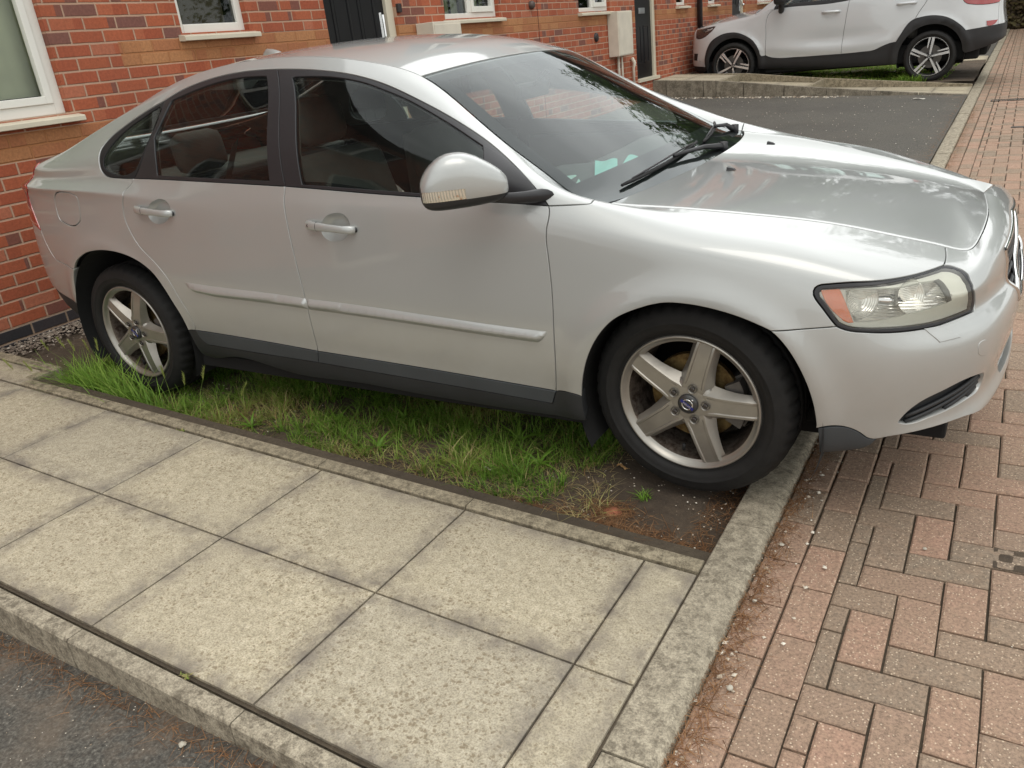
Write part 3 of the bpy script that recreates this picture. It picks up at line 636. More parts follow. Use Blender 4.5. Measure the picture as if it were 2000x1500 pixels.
class Side:
    """S(u,v): plan curve param u (equals x along the flank), v = row number"""
    def __init__(s,plan,keys,rows,arches=()):
        p=np.array(plan,float);q=p.copy()
        L=np.r_[0,np.cumsum(np.hypot(*np.diff(p,axis=0).T))]
        # u offset so that u==x at x=0
        k=np.interp(0,p[:,0],L) if True else 0
        s.L=L-k; s.G=spl(s.L,p)
        s.keys=np.array(keys,float)  # in u
        R=np.array(rows,float)       # rows x keys x 2 (inset d, height z)
        s.nr=R.shape[0]
        s.R=spl(s.keys,R.transpose(1,0,2).reshape(len(keys),-1))
        s.arches=arches
    def base(s,u,v):
        u=np.asarray(u,float).ravel();v=np.asarray(v,float).ravel()
        g=s.G(u);e=1e-4;t=s.G(u+e)-s.G(u-e);t/=np.linalg.norm(t,axis=1)[:,None]
        n=np.stack([t[:,1],-t[:,0]],1)      # outward for plan going front with y negative? set below
        r=s.R(u).reshape(len(u),s.nr,2)
        # vertical interpolation: catmull-rom style C1 via cubic spline basis shared by all
        B=s.basis(v)                          # len x nr
        d=(B*r[:,:,0]).sum(1);z=(B*r[:,:,1]).sum(1)
        return g,n,d,z
    def basis(s,v):
        if not hasattr(s,'_b'): s._b=spl(np.arange(s.nr),np.eye(s.nr))
        return s._b(v)
    def __call__(s,u,v,off=0.0):
        g,n,d,z=s.base(u,v)
        x=g[:,0];y=g[:,1]
        for (cx,cz,r0,w,amp) in s.arches:
            rr=np.hypot(x-cx,z-cz);d=d-amp*np.exp(-((rr-r0)/w)**2)*(z>0.1)
        P=np.stack([x-n[:,0]*d,y-n[:,1]*d,z],1)
        if np.any(off):
            P=P+s.normal(u,v)*np.reshape(off,(-1,1))
        return P
    def normal(s,u,v):
        u=np.asarray(u,float).ravel();v=np.asarray(v,float).ravel();e=2e-3
        a=s(u+e,v)-s(u-e,v);b=s(u,v+e*3)-s(u,v-e*3)
        n=np.cross(a,b);n/=np.linalg.norm(n,axis=1)[:,None]+1e-12
        return -n if s.flip else n
    flip=False

plan=[(-2.235,.0),(-2.225,-.3),(-2.19,-.52),(-2.08,-.69),(-1.8,-.80),(-1.5,-.85),(-1.1,-.876),(-.6,-.884),(0,-.887),(.6,-.886),(1.0,-.884),(1.35,-.876),(1.6,-.855),(1.8,-.815),(1.95,-.75),(2.045,-.655),(2.10,-.50),(2.13,-.30),(2.14,-.15),(2.142,0)]
p=np.array(plan);L=np.r_[0,np.cumsum(np.hypot(*np.diff(p,axis=0).T))];k=np.interp(0,p[:,0],L);U={round(a[0],3):round(b-k,4) for a,b in zip(plan,L)}
# columns: u -> 13 (inset, height) pairs from the sill up to the rail / shut line
cols={
U[-2.235]:[(.14,.30),(.06,.35),(.02,.43),(.00,.54),(0.01,0.69),(0.027,0.83),(0.0425,0.945),(.055,.975),(.08,1.01),(.10,1.03),(.13,1.04),(.17,1.05),(.21,1.052)],
U[-2.19]:[(.12,.30),(.05,.35),(.02,.43),(.00,.54),(0.01,0.69),(0.027,0.83),(0.0425,0.945),(.045,.978),(.088,1.008),(.10,1.03),(.13,1.045),(.17,1.055),(.21,1.06)],
U[-2.08]:[(.10,.30),(.05,.35),(.02,.43),(.00,.54),(0.005,0.69),(0.018,0.83),(0.02975,0.945),(.030,.984),(.082,1.010),(.097,1.04),(.12,1.06),(.16,1.072),(.20,1.08)],
U[-1.8]:[(.09,.30),(.05,.34),(.02,.42),(.004,.53),(0,0.69),(0.009,0.83),(0.017,0.945),(.014,.985),(.064,1.008),(.082,1.045),(.115,1.075),(.160,1.098),(.195,1.105)],
-1.3:[(.10,.28),(.05,.31),(.022,.40),(.007,.51),(0,0.69),(0.0054,0.83),(0.0136,0.945),(.013,.982),(.056,1.012),(.080,1.09),(.145,1.165),(.210,1.225),(.27,1.245)],
-.8:[(.11,.245),(.048,.275),(.022,.388),(.008,.49),(.0,.615),(0.005,0.79),(0.012,0.91),(.020,.955),(.045,1.016),(.085,1.12),(.165,1.235),(.240,1.318),(.315,1.375)],
-.1:[(.11,.215),(.045,.240),(.022,.374),(.008,.47),(.0,.60),(.005,.73),(.014,.855),(.024,.93),(.041,.99),(.082,1.115),(.170,1.255),(.248,1.340),(.315,1.392)],
.5:[(.11,.210),(.045,.236),(.022,.360),(.008,.455),(.0,.585),(.006,.715),(.015,.84),(.025,.915),(.042,.962),(.078,1.062),(.160,1.145),(.225,1.190),(.285,1.204)],
.95:[(.11,.205),(.046,.234),(.022,.345),(.008,.44),(.0,.57),(.006,.70),(.016,.825),(.028,.89),(.050,.932),(.068,.952),(.105,.957),(.145,.943),(.17,.930)],
1.3:[(.11,.20),(.045,.232),(.02,.335),(.006,.43),(.0,.565),(.006,.69),(.018,.79),(0.036,0.832),(0.074,0.858),(0.112,0.871),(0.15,0.879),(0.185,0.884),(0.215,0.888)],
U[1.6]:[(.10,.20),(.04,.235),(.015,.32),(.004,.41),(.002,.54),(.010,.66),(0.026,0.74),(0.049,0.782),(0.086,0.806),(0.13,0.817),(0.18,0.822),(0.235,0.825),(0.285,0.828)],
U[1.8]:[(.09,.21),(0.028,0.247),(.010,.315),(.002,.40),(0.001,0.525),(0.014,0.615),(0.03,0.692),(0.054,0.733),(0.09,0.755),(0.14,0.765),(0.195,0.77),(0.255,0.773),(0.315,0.775)],
U[1.95]:[(.09,.23),(0.014,0.268),(0.01,0.33),(0,0.43),(0.001,0.545),(0.024,0.598),(0.032,0.67),(0.048,0.694),(0.075,0.714),(0.115,0.724),(0.16,0.729),(0.21,0.731),(0.26,0.732)],
U[2.045]:[(.10,.25),(0.008,0.287),(0.014,0.345),(0,0.44),(0,0.555),(0.034,0.6),(0.036,0.65),(0.042,0.672),(0.062,0.692),(0.09,0.704),(0.122,0.712),(0.158,0.717),(0.2,0.72)],
U[2.1]:[(.10,.26),(0.006,0.3),(0.014,0.352),(0,0.45),(0,0.56),(0.034,0.602),(0.036,0.65),(0.04,0.683),(0.05,0.702),(0.068,0.718),(0.088,0.729),(0.108,0.736),(0.13,0.742)],
U[2.142]:[(.12,.27),(0.006,0.31),(0.012,0.36),(0,0.45),(0.003,0.56),(0.022,0.602),(.026,.66),(.038,.700),(.052,.732),(.066,.757),(.082,.777),(.100,.793),(.118,.803)],
}
K=list(cols);rows=np.array([cols[k_] for k_ in K]).transpose(1,0,2)
# upper edge: trunk shut line, cant rail, windscreen edge, bonnet shut line (x, y, z)
EDGE=[(-2.055,0,1.052),(-2.045,-.3,1.055),(-2.02,-.45,1.062),(-1.97,-.545,1.072),(-1.87,-.60,1.088),(-1.70,-.618,1.119),(-1.5,-.615,1.172),(-1.25,-.597,1.253),(-1.0,-.58,1.330),(-.8,-.572,1.375),(-.55,-.567,1.403),(-.3,-.567,1.406),(-.05,-.568,1.388),(.15,-.568,1.354),(.34,-.571,1.298),(.504,-.60,1.2),(.717,-.66,1.065),(.874,-.70,.975),(.97,-.722,.925),(1.053,-.72,.906),(1.227,-.685,.887),(1.438,-.62,.856),(1.692,-.525,.803),(1.821,-.490,.768),(1.945,-.446,.730),(2.0,-.420,.717),(2.020,-.370,.735),(2.028,-.30,.752),(2.031,-.22,.766),(2.022,-.10,.781),(2.009,0,.788)]
EDGE=np.array(EDGE)
class Car(Side):
    """side surface; its top row follows EDGE, reached from the plan curve through the pairs in TIE"""
    def __init__(s,plan,K,rows,edge,arches,tie):
        Side.__init__(s,plan,K,rows,arches)
        LE=np.r_[0,np.cumsum(np.linalg.norm(np.diff(edge,axis=0),axis=1))]
        s.E=spl(LE,edge); s.W=mono([t[0] for t in tie],[np.interp(t[1],np.arange(len(edge)),LE) for t in tie])
        r=rows; n=s.nr-1; L=[]
        for i in (9,10,11):
            f=(i-8)/4.; L.append(r[i]-(r[8]*(1-f)+r[n]*f))
        s.BU=spl(s.keys,np.stack(L).transpose(1,0,2).reshape(len(K),-1))
    def edge(s,u): return s.E(s.W(u)[...,0])
    def __call__(s,u,v,off=0.0):
        u=np.asarray(u,float).ravel();v=np.asarray(v,float).ravel()
        g=s.G(u);e=1e-4;t=s.G(u+e)-s.G(u-e);t/=np.linalg.norm(t,axis=1)[:,None]
        n=np.stack([t[:,1],-t[:,0]],1)
        r=s.R(u).reshape(len(u),s.nr,2);bu=s.BU(u).reshape(-1,3,2)
        P=np.zeros((len(u),s.nr,3))
        P[:,:,0]=g[:,:1]-n[:,:1]*r[:,:,0];P[:,:,1]=g[:,1:]-n[:,1:]*r[:,:,0];P[:,:,2]=r[:,:,1]
        P[:,12]=s.edge(u)
        for k,i in enumerate((9,10,11)):
            f=(i-8)/4.;P[:,i]=P[:,8]*(1-f)+P[:,12]*f;P[:,i,0]-=n[:,0]*bu[:,k,0];P[:,i,1]-=n[:,1]*bu[:,k,0];P[:,i,2]+=bu[:,k,1]
        Q=(s.basis(v)[:,:,None]*P).sum(1)
        for (cx,cz,r0,w,amp) in s.arches:
            rr=np.hypot(Q[:,0]-cx,Q[:,2]-cz);a=amp*np.exp(-((rr-r0)/w)**2);Q[:,0]+=n[:,0]*a;Q[:,1]+=n[:,1]*a
        if np.any(off): Q=Q+s.normal(u,v)*np.reshape(off,(-1,1))
        return Q
# (plan parameter, index along EDGE)
TIE=[(K[0],0),(-2.5,1),(-2.3,2),(-2.1,3),(-1.93,4),(-1.72,5),(-1.5,6),(-1.25,7),(-1.0,8),(-.8,9),(-.55,10),(-.3,11),(-.05,12),(.15,13),(.34,14),(.504,15),(.717,16),(.874,17),(.97,18),(1.055,19),(1.23,20),(1.44,21),(1.70,22),(1.84,23),(1.99,24),(2.115,25),(2.19,26),(2.28,27),(2.40,28),(2.56,29),(K[-1],30)]
S=Car(plan,K,rows,EDGE,[(1.34,.31,.372,.045,.012),(-1.30,.34,.40,.045,.010)],TIE)

OUT={"s_fd":[[0.9282,7.731],[0.9325,7.487],[0.9332,6.966],[0.9272,6.416],[0.9256,5.953],[0.9299,5.568],[0.9355,4.761],[0.9282,3.453],[0.9095,1.942]],"s_fdt":[[0.9095,1.942],[0.8883,1.525]],"s_bp":[[-0.1131,7.982],[-0.1176,7.103],[-0.1144,6.163],[-0.1097,5.616],[-0.0991,4.781],[-0.0893,3.998],[-0.0937,3.082],[-0.1053,1.993]],"s_bp2":[[-0.1053,1.993],[-0.1182,1.637]],"s_rd":[[-0.9718,8.08],[-0.9903,7.738],[-1.016,7.363],[-1.019,6.534],[-1.0358,5.93],[-1.0436,5.612],[-1.0437,5.368],[-1.0367,5.166],[-1.0246,4.987],[-1.011,4.824],[-0.9929,4.683],[-0.9703,4.564],[-0.9442,4.464],[-0.9188,4.365],[-0.896,4.258],[-0.8754,4.142],[-0.858,4.01],[-0.8443,3.855],[-0.833,3.676],[-0.8223,3.474],[-0.8113,3.248],[-0.8014,2.991],[-0.7955,2.696],[-0.7937,2.381],[-0.7948,2.075]],"s_rd2":[[-0.7948,2.075],[-0.7917,1.874],[-0.7789,1.732],[-0.7518,1.568]],"belt_f":[[-0.1131,7.982],[0.22,7.924],[0.4819,7.84],[0.7744,7.648],[0.9282,7.731]],"belt_r":[[-0.9718,8.08],[-0.5875,7.988],[-0.3349,7.975],[-0.1131,7.982]],"bot_f":[[-0.1053,1.993],[0.4282,1.971],[0.9095,1.942]],"bot_r":[[-0.7948,2.075],[-0.4357,2.057],[-0.1053,1.993]],"clb_f":[[-0.1182,1.637],[0.415,1.585],[0.8883,1.525]],"clb_r":[[-0.7518,1.568],[-0.4928,1.603],[-0.1182,1.637]],"sk_top":[[0.9095,1.942],[0.9679,2.004],[1.0032,1.925]],"sk_frt":[[1.0032,1.925],[1.0016,1.517],[1.0038,1.101]],"sk_bot":[[1.0038,1.101],[0.8285,1.026],[0.3938,1.071],[0.0537,1.165],[-0.2172,1.036],[-0.6961,1.037],[-0.835,0.3]],"sk_rr":[[-0.835,0.3],[-0.8414,1.522],[-0.8465,2.029]],"sk_r2":[[-0.8465,2.029],[-0.7948,2.075]],"arch_r":[[-1.5584,3.587],[-1.5127,3.787],[-1.4496,3.959],[-1.3826,4.102],[-1.3172,4.199],[-1.2561,4.271],[-1.2005,4.316],[-1.1509,4.335],[-1.1068,4.33],[-1.0669,4.303],[-1.0305,4.259],[-0.9974,4.197],[-0.9679,4.117],[-0.9433,4.017],[-0.924,3.888],[-0.908,3.739],[-0.894,3.57],[-0.8825,3.373],[-0.8716,3.152],[-0.8611,2.903],[-0.8534,2.619],[-0.8488,2.319],[-0.8465,2.029]],"arch_f":[[1.5756,4.456],[1.5586,4.504],[1.5414,4.549],[1.5238,4.591],[1.506,4.631],[1.4879,4.667],[1.4695,4.699],[1.4508,4.728],[1.4318,4.754],[1.4126,4.777],[1.3931,4.796],[1.3733,4.811],[1.3532,4.82],[1.3329,4.824],[1.3122,4.823],[1.2915,4.807],[1.2705,4.773],[1.2493,4.723],[1.2281,4.663],[1.2071,4.595],[1.1858,4.522],[1.1645,4.439],[1.1442,4.343],[1.1254,4.227],[1.1078,4.092],[1.0912,3.946],[1.0761,3.795],[1.0623,3.633],[1.0498,3.459],[1.0387,3.27],[1.0291,3.055],[1.0206,2.799],[1.0132,2.499],[1.0072,2.193],[1.0032,1.925]],"arch_f2":[[1.5756,4.456],[1.5897,4.366],[1.6028,4.268],[1.6148,4.162],[1.626,4.048],[1.6363,3.929],[1.6461,3.807],[1.6551,3.679],[1.6634,3.545],[1.6711,3.404],[1.6781,3.251],[1.6843,3.082],[1.6895,2.886],[1.6937,2.649],[1.697,2.366],[1.6994,2.055]],"dlo_f":[[-0.2721,11.336],[-0.2348,11.313],[-0.198,11.288],[-0.1616,11.262],[-0.1257,11.236],[-0.0904,11.211],[-0.0555,11.185],[-0.0212,11.16],[0.0126,11.135],[0.0459,11.109],[0.0787,11.077],[0.1111,11.037],[0.143,10.99],[0.1743,10.938],[0.2051,10.884],[0.2354,10.829],[0.2649,10.773],[0.2938,10.72],[0.322,10.675],[0.3494,10.641],[0.3759,10.622],[0.4018,10.617],[0.4273,10.624],[0.4524,10.64],[0.4772,10.661],[0.5019,10.685],[0.5263,10.709],[0.5505,10.73],[0.5743,10.748],[0.5979,10.764],[0.6213,10.77],[0.6447,10.759],[0.6681,10.719],[0.6918,10.641],[0.716,10.523],[0.7407,10.366],[0.7655,10.179],[0.7903,9.971],[0.8144,9.75],[0.8375,9.512],[0.8593,9.243],[0.8793,8.924],[0.8968,8.53],[0.9126,8.107],[0.9282,7.731]],"dlo_r":[[-0.8813,10.868],[-0.8498,10.995],[-0.817,11.105],[-0.7827,11.197],[-0.7465,11.267],[-0.7086,11.319],[-0.6699,11.359],[-0.6309,11.39],[-0.5913,11.412],[-0.5513,11.425],[-0.5112,11.43],[-0.4711,11.429],[-0.4308,11.42],[-0.3906,11.405],[-0.3508,11.387],[-0.3114,11.364],[-0.2721,11.336]],"dlo_q":[[-0.9718,8.08],[-1.023,8.088],[-1.0751,8.118],[-1.129,8.161],[-1.1791,8.281],[-1.2085,8.56],[-1.2177,8.883],[-1.2252,9.207],[-1.2274,9.513],[-1.2126,9.752],[-1.192,9.95],[-1.1625,10.095],[-1.1292,10.214],[-1.0959,10.33],[-1.0611,10.433],[-1.0255,10.529],[-0.9897,10.62],[-0.9537,10.707],[-0.9176,10.79],[-0.8813,10.868]],"s_bt":[[-0.2721,11.336],[-0.1778,9.751],[-0.1131,7.982]],"s_qd":[[-0.8813,10.868],[-0.8905,9.373],[-0.9718,8.08]],"q_gl":[[[-1.1611,8.476],[-1.1851,8.668],[-1.1885,8.971],[-1.171,9.373],[-1.1379,9.742],[-1.076,10.085],[-0.9888,10.369],[-0.9027,10.626]],[[-0.9027,10.626],[-0.8835,10.471],[-0.8974,9.491],[-0.9591,8.469]],[[-0.9591,8.469],[-0.981,8.377],[-1.1611,8.476]]],"r_gl":[[[-0.8315,10.746],[-0.7425,10.889],[-0.6455,11.036],[-0.5354,11.137],[-0.4236,11.133],[-0.3141,11.044]],[[-0.3141,11.044],[-0.2331,9.646],[-0.1913,8.145]],[[-0.1913,8.145],[-0.4716,8.135],[-0.8175,8.205]],[[-0.8175,8.205],[-0.8341,8.944],[-0.8627,9.46]],[[-0.8627,9.46],[-0.847,9.982],[-0.8315,10.746]]],"f_gl":[[[-0.1755,10.889],[-0.1022,10.897],[-0.0069,10.894],[0.1333,10.789],[0.2706,10.545],[0.3997,10.405],[0.5672,10.339],[0.6547,10.247]],[[0.6547,10.247],[0.6853,9.551],[0.7176,8.544],[0.7289,7.854]],[[0.7289,7.854],[0.4714,8.017],[0.2201,8.072],[-0.0338,8.093]],[[-0.0338,8.093],[-0.0817,9.404],[-0.1755,10.889]]],"lamp_t":[[2.0103,9.63],[1.9937,9.199],[1.98,8.83],[1.9664,8.507],[1.9506,8.21],[1.9311,7.927],[1.9086,7.649],[1.8853,7.378],[1.863,7.132],[1.8424,6.925],[1.8231,6.768],[1.8045,6.651],[1.7861,6.552],[1.768,6.459],[1.7499,6.362],[1.732,6.264],[1.7141,6.166],[1.6962,6.068]],"lamp_l":[[1.6962,6.068],[1.6803,5.869],[1.6784,5.595],[1.6887,5.415],[1.7015,5.259],[1.713,5.108],[1.7251,4.964],[1.7376,4.825]],"lamp_b":[[1.7376,4.825],[1.7547,4.776],[1.7722,4.753],[1.7903,4.76],[1.8084,4.774],[1.8265,4.785],[1.8447,4.798],[1.863,4.814],[1.8816,4.833],[1.9005,4.854],[1.9197,4.877],[1.9395,4.9],[1.96,4.919],[1.9811,4.94],[2.0032,4.968],[2.0265,5.002],[2.0516,5.034],[2.0795,5.053],[2.1114,5.057],[2.1476,5.038]],"lamp_r":[[2.1476,5.038],[2.1598,5.383],[2.1485,5.846],[2.134,6.562],[2.1457,7.353],[2.1482,8.068],[2.1067,8.943],[2.0682,9.453],[2.0372,9.661],[2.0103,9.63]],"lens":[[[2.0152,9.215],[2.0002,8.853],[1.9864,8.528],[1.9707,8.222],[1.9513,7.922],[1.9281,7.611],[1.9036,7.289],[1.8807,6.985],[1.8603,6.741],[1.8415,6.569],[1.8234,6.444],[1.8054,6.346],[1.7876,6.261],[1.7698,6.179],[1.7521,6.099],[1.7343,6.022],[1.7166,5.946],[1.6988,5.873]],[[1.6988,5.873],[1.6932,5.646],[1.7086,5.46],[1.7203,5.284],[1.7323,5.118],[1.7447,4.957]],[[1.7447,4.957],[1.7614,4.899],[1.7791,4.883],[1.7974,4.901],[1.8156,4.92],[1.8339,4.946],[1.8523,4.977],[1.8709,5.006],[1.8898,5.03],[1.9091,5.053],[1.9289,5.076],[1.9493,5.097],[1.9704,5.116],[1.9925,5.136],[2.0156,5.16],[2.0404,5.187],[2.0675,5.211],[2.0982,5.23],[2.1338,5.233]],[[2.1338,5.233],[2.1376,5.603],[2.1259,6.108],[2.1237,6.971],[2.1345,7.677],[2.1161,8.417],[2.0733,9.047],[2.0415,9.288],[2.0152,9.215]]],"s_bump":[[1.5756,4.456],[1.6578,4.606],[1.7376,4.825]],"s_nose":[[2.0103,9.63],[2.0073,10.375],[1.9994,11.155],[1.9864,11.939]],"bb":[[1.7033,2.065],[1.7231,2.179],[1.7424,2.214],[1.7614,2.187],[1.78,2.116],[1.7981,2.0],[1.8156,1.84],[1.8322,1.636],[1.8501,1.555],[1.8689,1.588],[1.8879,1.631],[1.9066,1.644],[1.9254,1.656],[1.9445,1.666],[1.9638,1.674],[1.9836,1.676],[2.0039,1.673],[2.0249,1.664],[2.0471,1.65],[2.0707,1.627],[2.0965,1.593]],"defl":[[[1.7033,2.065],[1.7911,2.051],[1.81,1.9],[1.8362,1.601],[1.8559,1.559]],[[1.8559,1.559],[1.8426,1.239],[1.7112,0.764]],[[1.7112,0.764],[1.7033,2.065]]],"fog":[[[1.9079,2.177],[1.9187,2.362],[1.931,2.506],[1.9451,2.615],[1.9603,2.699],[1.9768,2.76],[1.9946,2.804],[2.0133,2.843],[2.0321,2.887],[2.0518,2.929],[2.0733,2.96],[2.0985,2.968],[2.131,2.933],[2.179,2.819]],[[2.179,2.819],[2.1967,2.529],[2.1926,2.327],[2.1702,2.224]],[[2.1702,2.224],[2.1344,2.234],[2.1041,2.225],[2.0775,2.205],[2.0533,2.184],[2.0305,2.164],[2.0089,2.146],[1.988,2.128],[1.9679,2.092],[1.948,2.063],[1.9281,2.082],[1.9079,2.177]]],"wash":[[[1.9566,4.94],[2.007,4.961]],[[2.007,4.961],[2.0542,4.119]],[[2.0542,4.119],[1.9926,4.138]],[[1.9926,4.138],[1.9566,4.94]]],"tow":[[[2.1504,3.726],[2.1283,3.796],[2.1112,3.743],[2.1124,3.519],[2.1342,3.387],[2.1602,3.379],[2.1622,3.54],[2.1504,3.726]]],"tail_r":[[-1.975,10.6],[-1.9359,9.287],[-1.9922,8.18],[-1.9289,7.532],[-1.8545,6.551],[-1.9141,5.889],[-1.9126,5.574],[-1.8967,5.321],[-1.8779,5.091],[-1.8599,4.864],[-1.8432,4.638]],"s_rb":[[-1.8432,4.638],[-1.831,4.398],[-1.8139,4.177],[-1.7949,3.97],[-1.7689,3.789],[-1.7091,3.695],[-1.6284,3.641],[-1.5584,3.587]],"rb_f":[[-1.5584,3.587],[-1.613,3.216],[-1.651,2.748],[-1.6771,2.236]],"rb_b":[[-1.6771,2.236],[-1.8441,2.37],[-1.9679,2.586]],"fuel":[[[-1.5642,6.059],[-1.5311,6.311],[-1.4747,6.457],[-1.3927,6.311],[-1.3632,6.071],[-1.3663,5.703],[-1.3852,5.16],[-1.4175,5.01],[-1.5403,5.029],[-1.5799,5.148],[-1.5895,5.639],[-1.5642,6.059]]],"mould_r":[[[-0.7616,4.035],[-0.4268,4.047],[-0.0894,3.933]],[[-0.0894,3.933],[-0.0826,3.851],[-0.0844,3.634]],[[-0.0844,3.634],[-0.4139,3.737],[-0.6484,3.778],[-0.7215,3.837],[-0.7616,4.035]]],"mould_f":[[[-0.0857,3.928],[0.491,3.863],[0.9078,3.838]],[[0.9078,3.838],[0.8945,3.678],[0.8705,3.542]],[[0.8705,3.542],[0.4827,3.565],[-0.0834,3.628]],[[-0.0834,3.628],[-0.0792,3.81],[-0.0857,3.928]]],"hbowl_f":[[[0.118,6.629],[0.1531,6.597],[0.1753,6.349],[0.1777,6.062],[0.1592,5.806],[0.1146,5.658],[0.0749,5.655],[0.046,5.831],[0.0468,6.107],[0.0706,6.426],[0.118,6.629]]],"hbowl_r":[[[-0.7975,6.846],[-0.7611,6.752],[-0.7373,6.289],[-0.7395,5.877],[-0.7679,5.568],[-0.8114,5.412],[-0.853,5.391],[-0.8812,5.549],[-0.8766,5.852],[-0.843,6.39],[-0.7975,6.846]]],"refl":[[[1.7564,6.066],[1.7744,6.127],[1.7923,6.192],[1.8102,6.262],[1.8282,6.338],[1.8465,6.427],[1.8652,6.543],[1.8845,6.715],[1.906,6.993],[1.9307,7.329],[1.9565,7.638],[1.981,7.89],[2.0036,8.107],[2.0253,8.296]],[[2.0253,8.296],[2.0477,7.99],[2.0559,7.536],[2.0483,6.814],[2.0509,6.062],[2.041,5.792]],[[2.041,5.792],[2.0183,5.705],[1.9968,5.633],[1.9761,5.571],[1.9561,5.515],[1.9367,5.466],[1.9178,5.418],[1.8992,5.37],[1.8811,5.318],[1.8633,5.26]],[[1.8633,5.26],[1.843,5.181],[1.8228,5.118],[1.8025,5.07],[1.782,5.039]],[[1.782,5.039],[1.7743,5.266],[1.7675,5.504],[1.7615,5.765],[1.7564,6.066]]],"dark_arc":[[[2.0253,8.296],[2.0471,7.904],[2.0496,7.336],[2.0426,6.423],[2.0494,5.885]],[[2.0494,5.885],[2.0355,5.797]],[[2.0355,5.797],[2.0268,6.2],[2.027,7.062],[2.0294,7.701],[2.0139,8.106]],[[2.0139,8.106],[2.0253,8.296]]],"amber":[[[1.6963,5.845],[1.7425,6.064]],[[1.7425,6.064],[1.7504,5.825],[1.758,5.61],[1.7654,5.408],[1.7725,5.213],[1.7795,5.019]],[[1.7795,5.019],[1.7603,4.991],[1.7436,5.11],[1.728,5.236],[1.7143,5.394],[1.7038,5.592],[1.6963,5.845]]]}
# ------------------------------------------------------------------ panel engine: outlines in the (u,v) plane of a body surface
def spline2(pts,step,sv):
    """smooth curve through (u,v) points, sampled about every `step` metres"""
    p=np.array(pts,float)
    q=p*[1,sv]; L=np.r_[0,np.cumsum(np.hypot(*np.diff(q,axis=0).T))]
    n=max(1,int(round(L[-1]/step)))
    if len(p)<3: t=np.linspace(0,L[-1],n+1); return np.stack([np.interp(t,L,p[:,0]),np.interp(t,L,p[:,1])],1)
    return mono(L,p)(np.linspace(0,L[-1],n+1)) if False else cat(p,L,n)
def cat(p,L,n):
    m=np.zeros_like(p); m[1:-1]=((p[2:]-p[1:-1])/(L[2:]-L[1:-1])[:,None]*(L[1:-1]-L[:-2])[:,None]+(p[1:-1]-p[:-2])/(L[1:-1]-L[:-2])[:,None]*(L[2:]-L[1:-1])[:,None])/(L[2:]-L[:-2])[:,None]
    m[0]=2*(p[1]-p[0])/(L[1]-L[0])-m[1]; m[-1]=2*(p[-1]-p[-2])/(L[-1]-L[-2])-m[-2]
    t=np.linspace(0,L[-1],n+1); i=np.clip(np.searchsorted(L,t)-1,0,len(L)-2); h=(L[i+1]-L[i])[:,None]; s_=((t-L[i])[:,None])/h
    return (2*s_**3-3*s_**2+1)*p[i]+(s_**3-2*s_**2+s_)*h*m[i]+(-2*s_**3+3*s_**2)*p[i+1]+(s_**3-s_**2)*h*m[i+1]
def loop(segs,step=.012,sv=.09):
    out=[]
    for sg in segs:
        q=spline2(sg,step,sv); out.append(q[:-1] if (np.hypot(*((q[-1]-np.array(segs[(len(out)+1)%len(segs)][0]))*[1,sv]))<.02 or True) else q)
    P=np.concatenate(out)
    # drop near-duplicates
    keep=[0]
    for i in range(1,len(P)):
        if np.hypot(*((P[i]-P[keep[-1]])*[1,sv]))>step*.25: keep.append(i)
    P=P[keep]
    if np.hypot(*((P[0]-P[-1])*[1,sv]))<step*.25: P=P[:-1]
    return P
def area(P): return .5*np.sum(P[:,0]*np.roll(P[:,1],-1)-np.roll(P[:,0],-1)*P[:,1])
def inpoly(P,x,y):
    X,Y=P[:,0],P[:,1];X2,Y2=np.roll(X,-1),np.roll(Y,-1); c=np.zeros(len(x),bool)
    for a,b,d,e in zip(X,Y,X2,Y2):
        if b==e: continue
        k=((b>y)!=(e>y))&(x<(d-a)*(y-b)/(e-b)+a); c^=k
    return c
def segdist(P,x,y):
    d=np.full(len(x),9.)
    A=P;B=np.roll(P,-1,axis=0)
    for a,b in zip(A,B):
        ab=b-a;t=np.clip(((x-a[0])*ab[0]+(y-a[1])*ab[1])/(ab@ab+1e-12),0,1); d=np.minimum(d,np.hypot(x-a[0]-t*ab[0],y-a[1]-t*ab[1]))
    return d
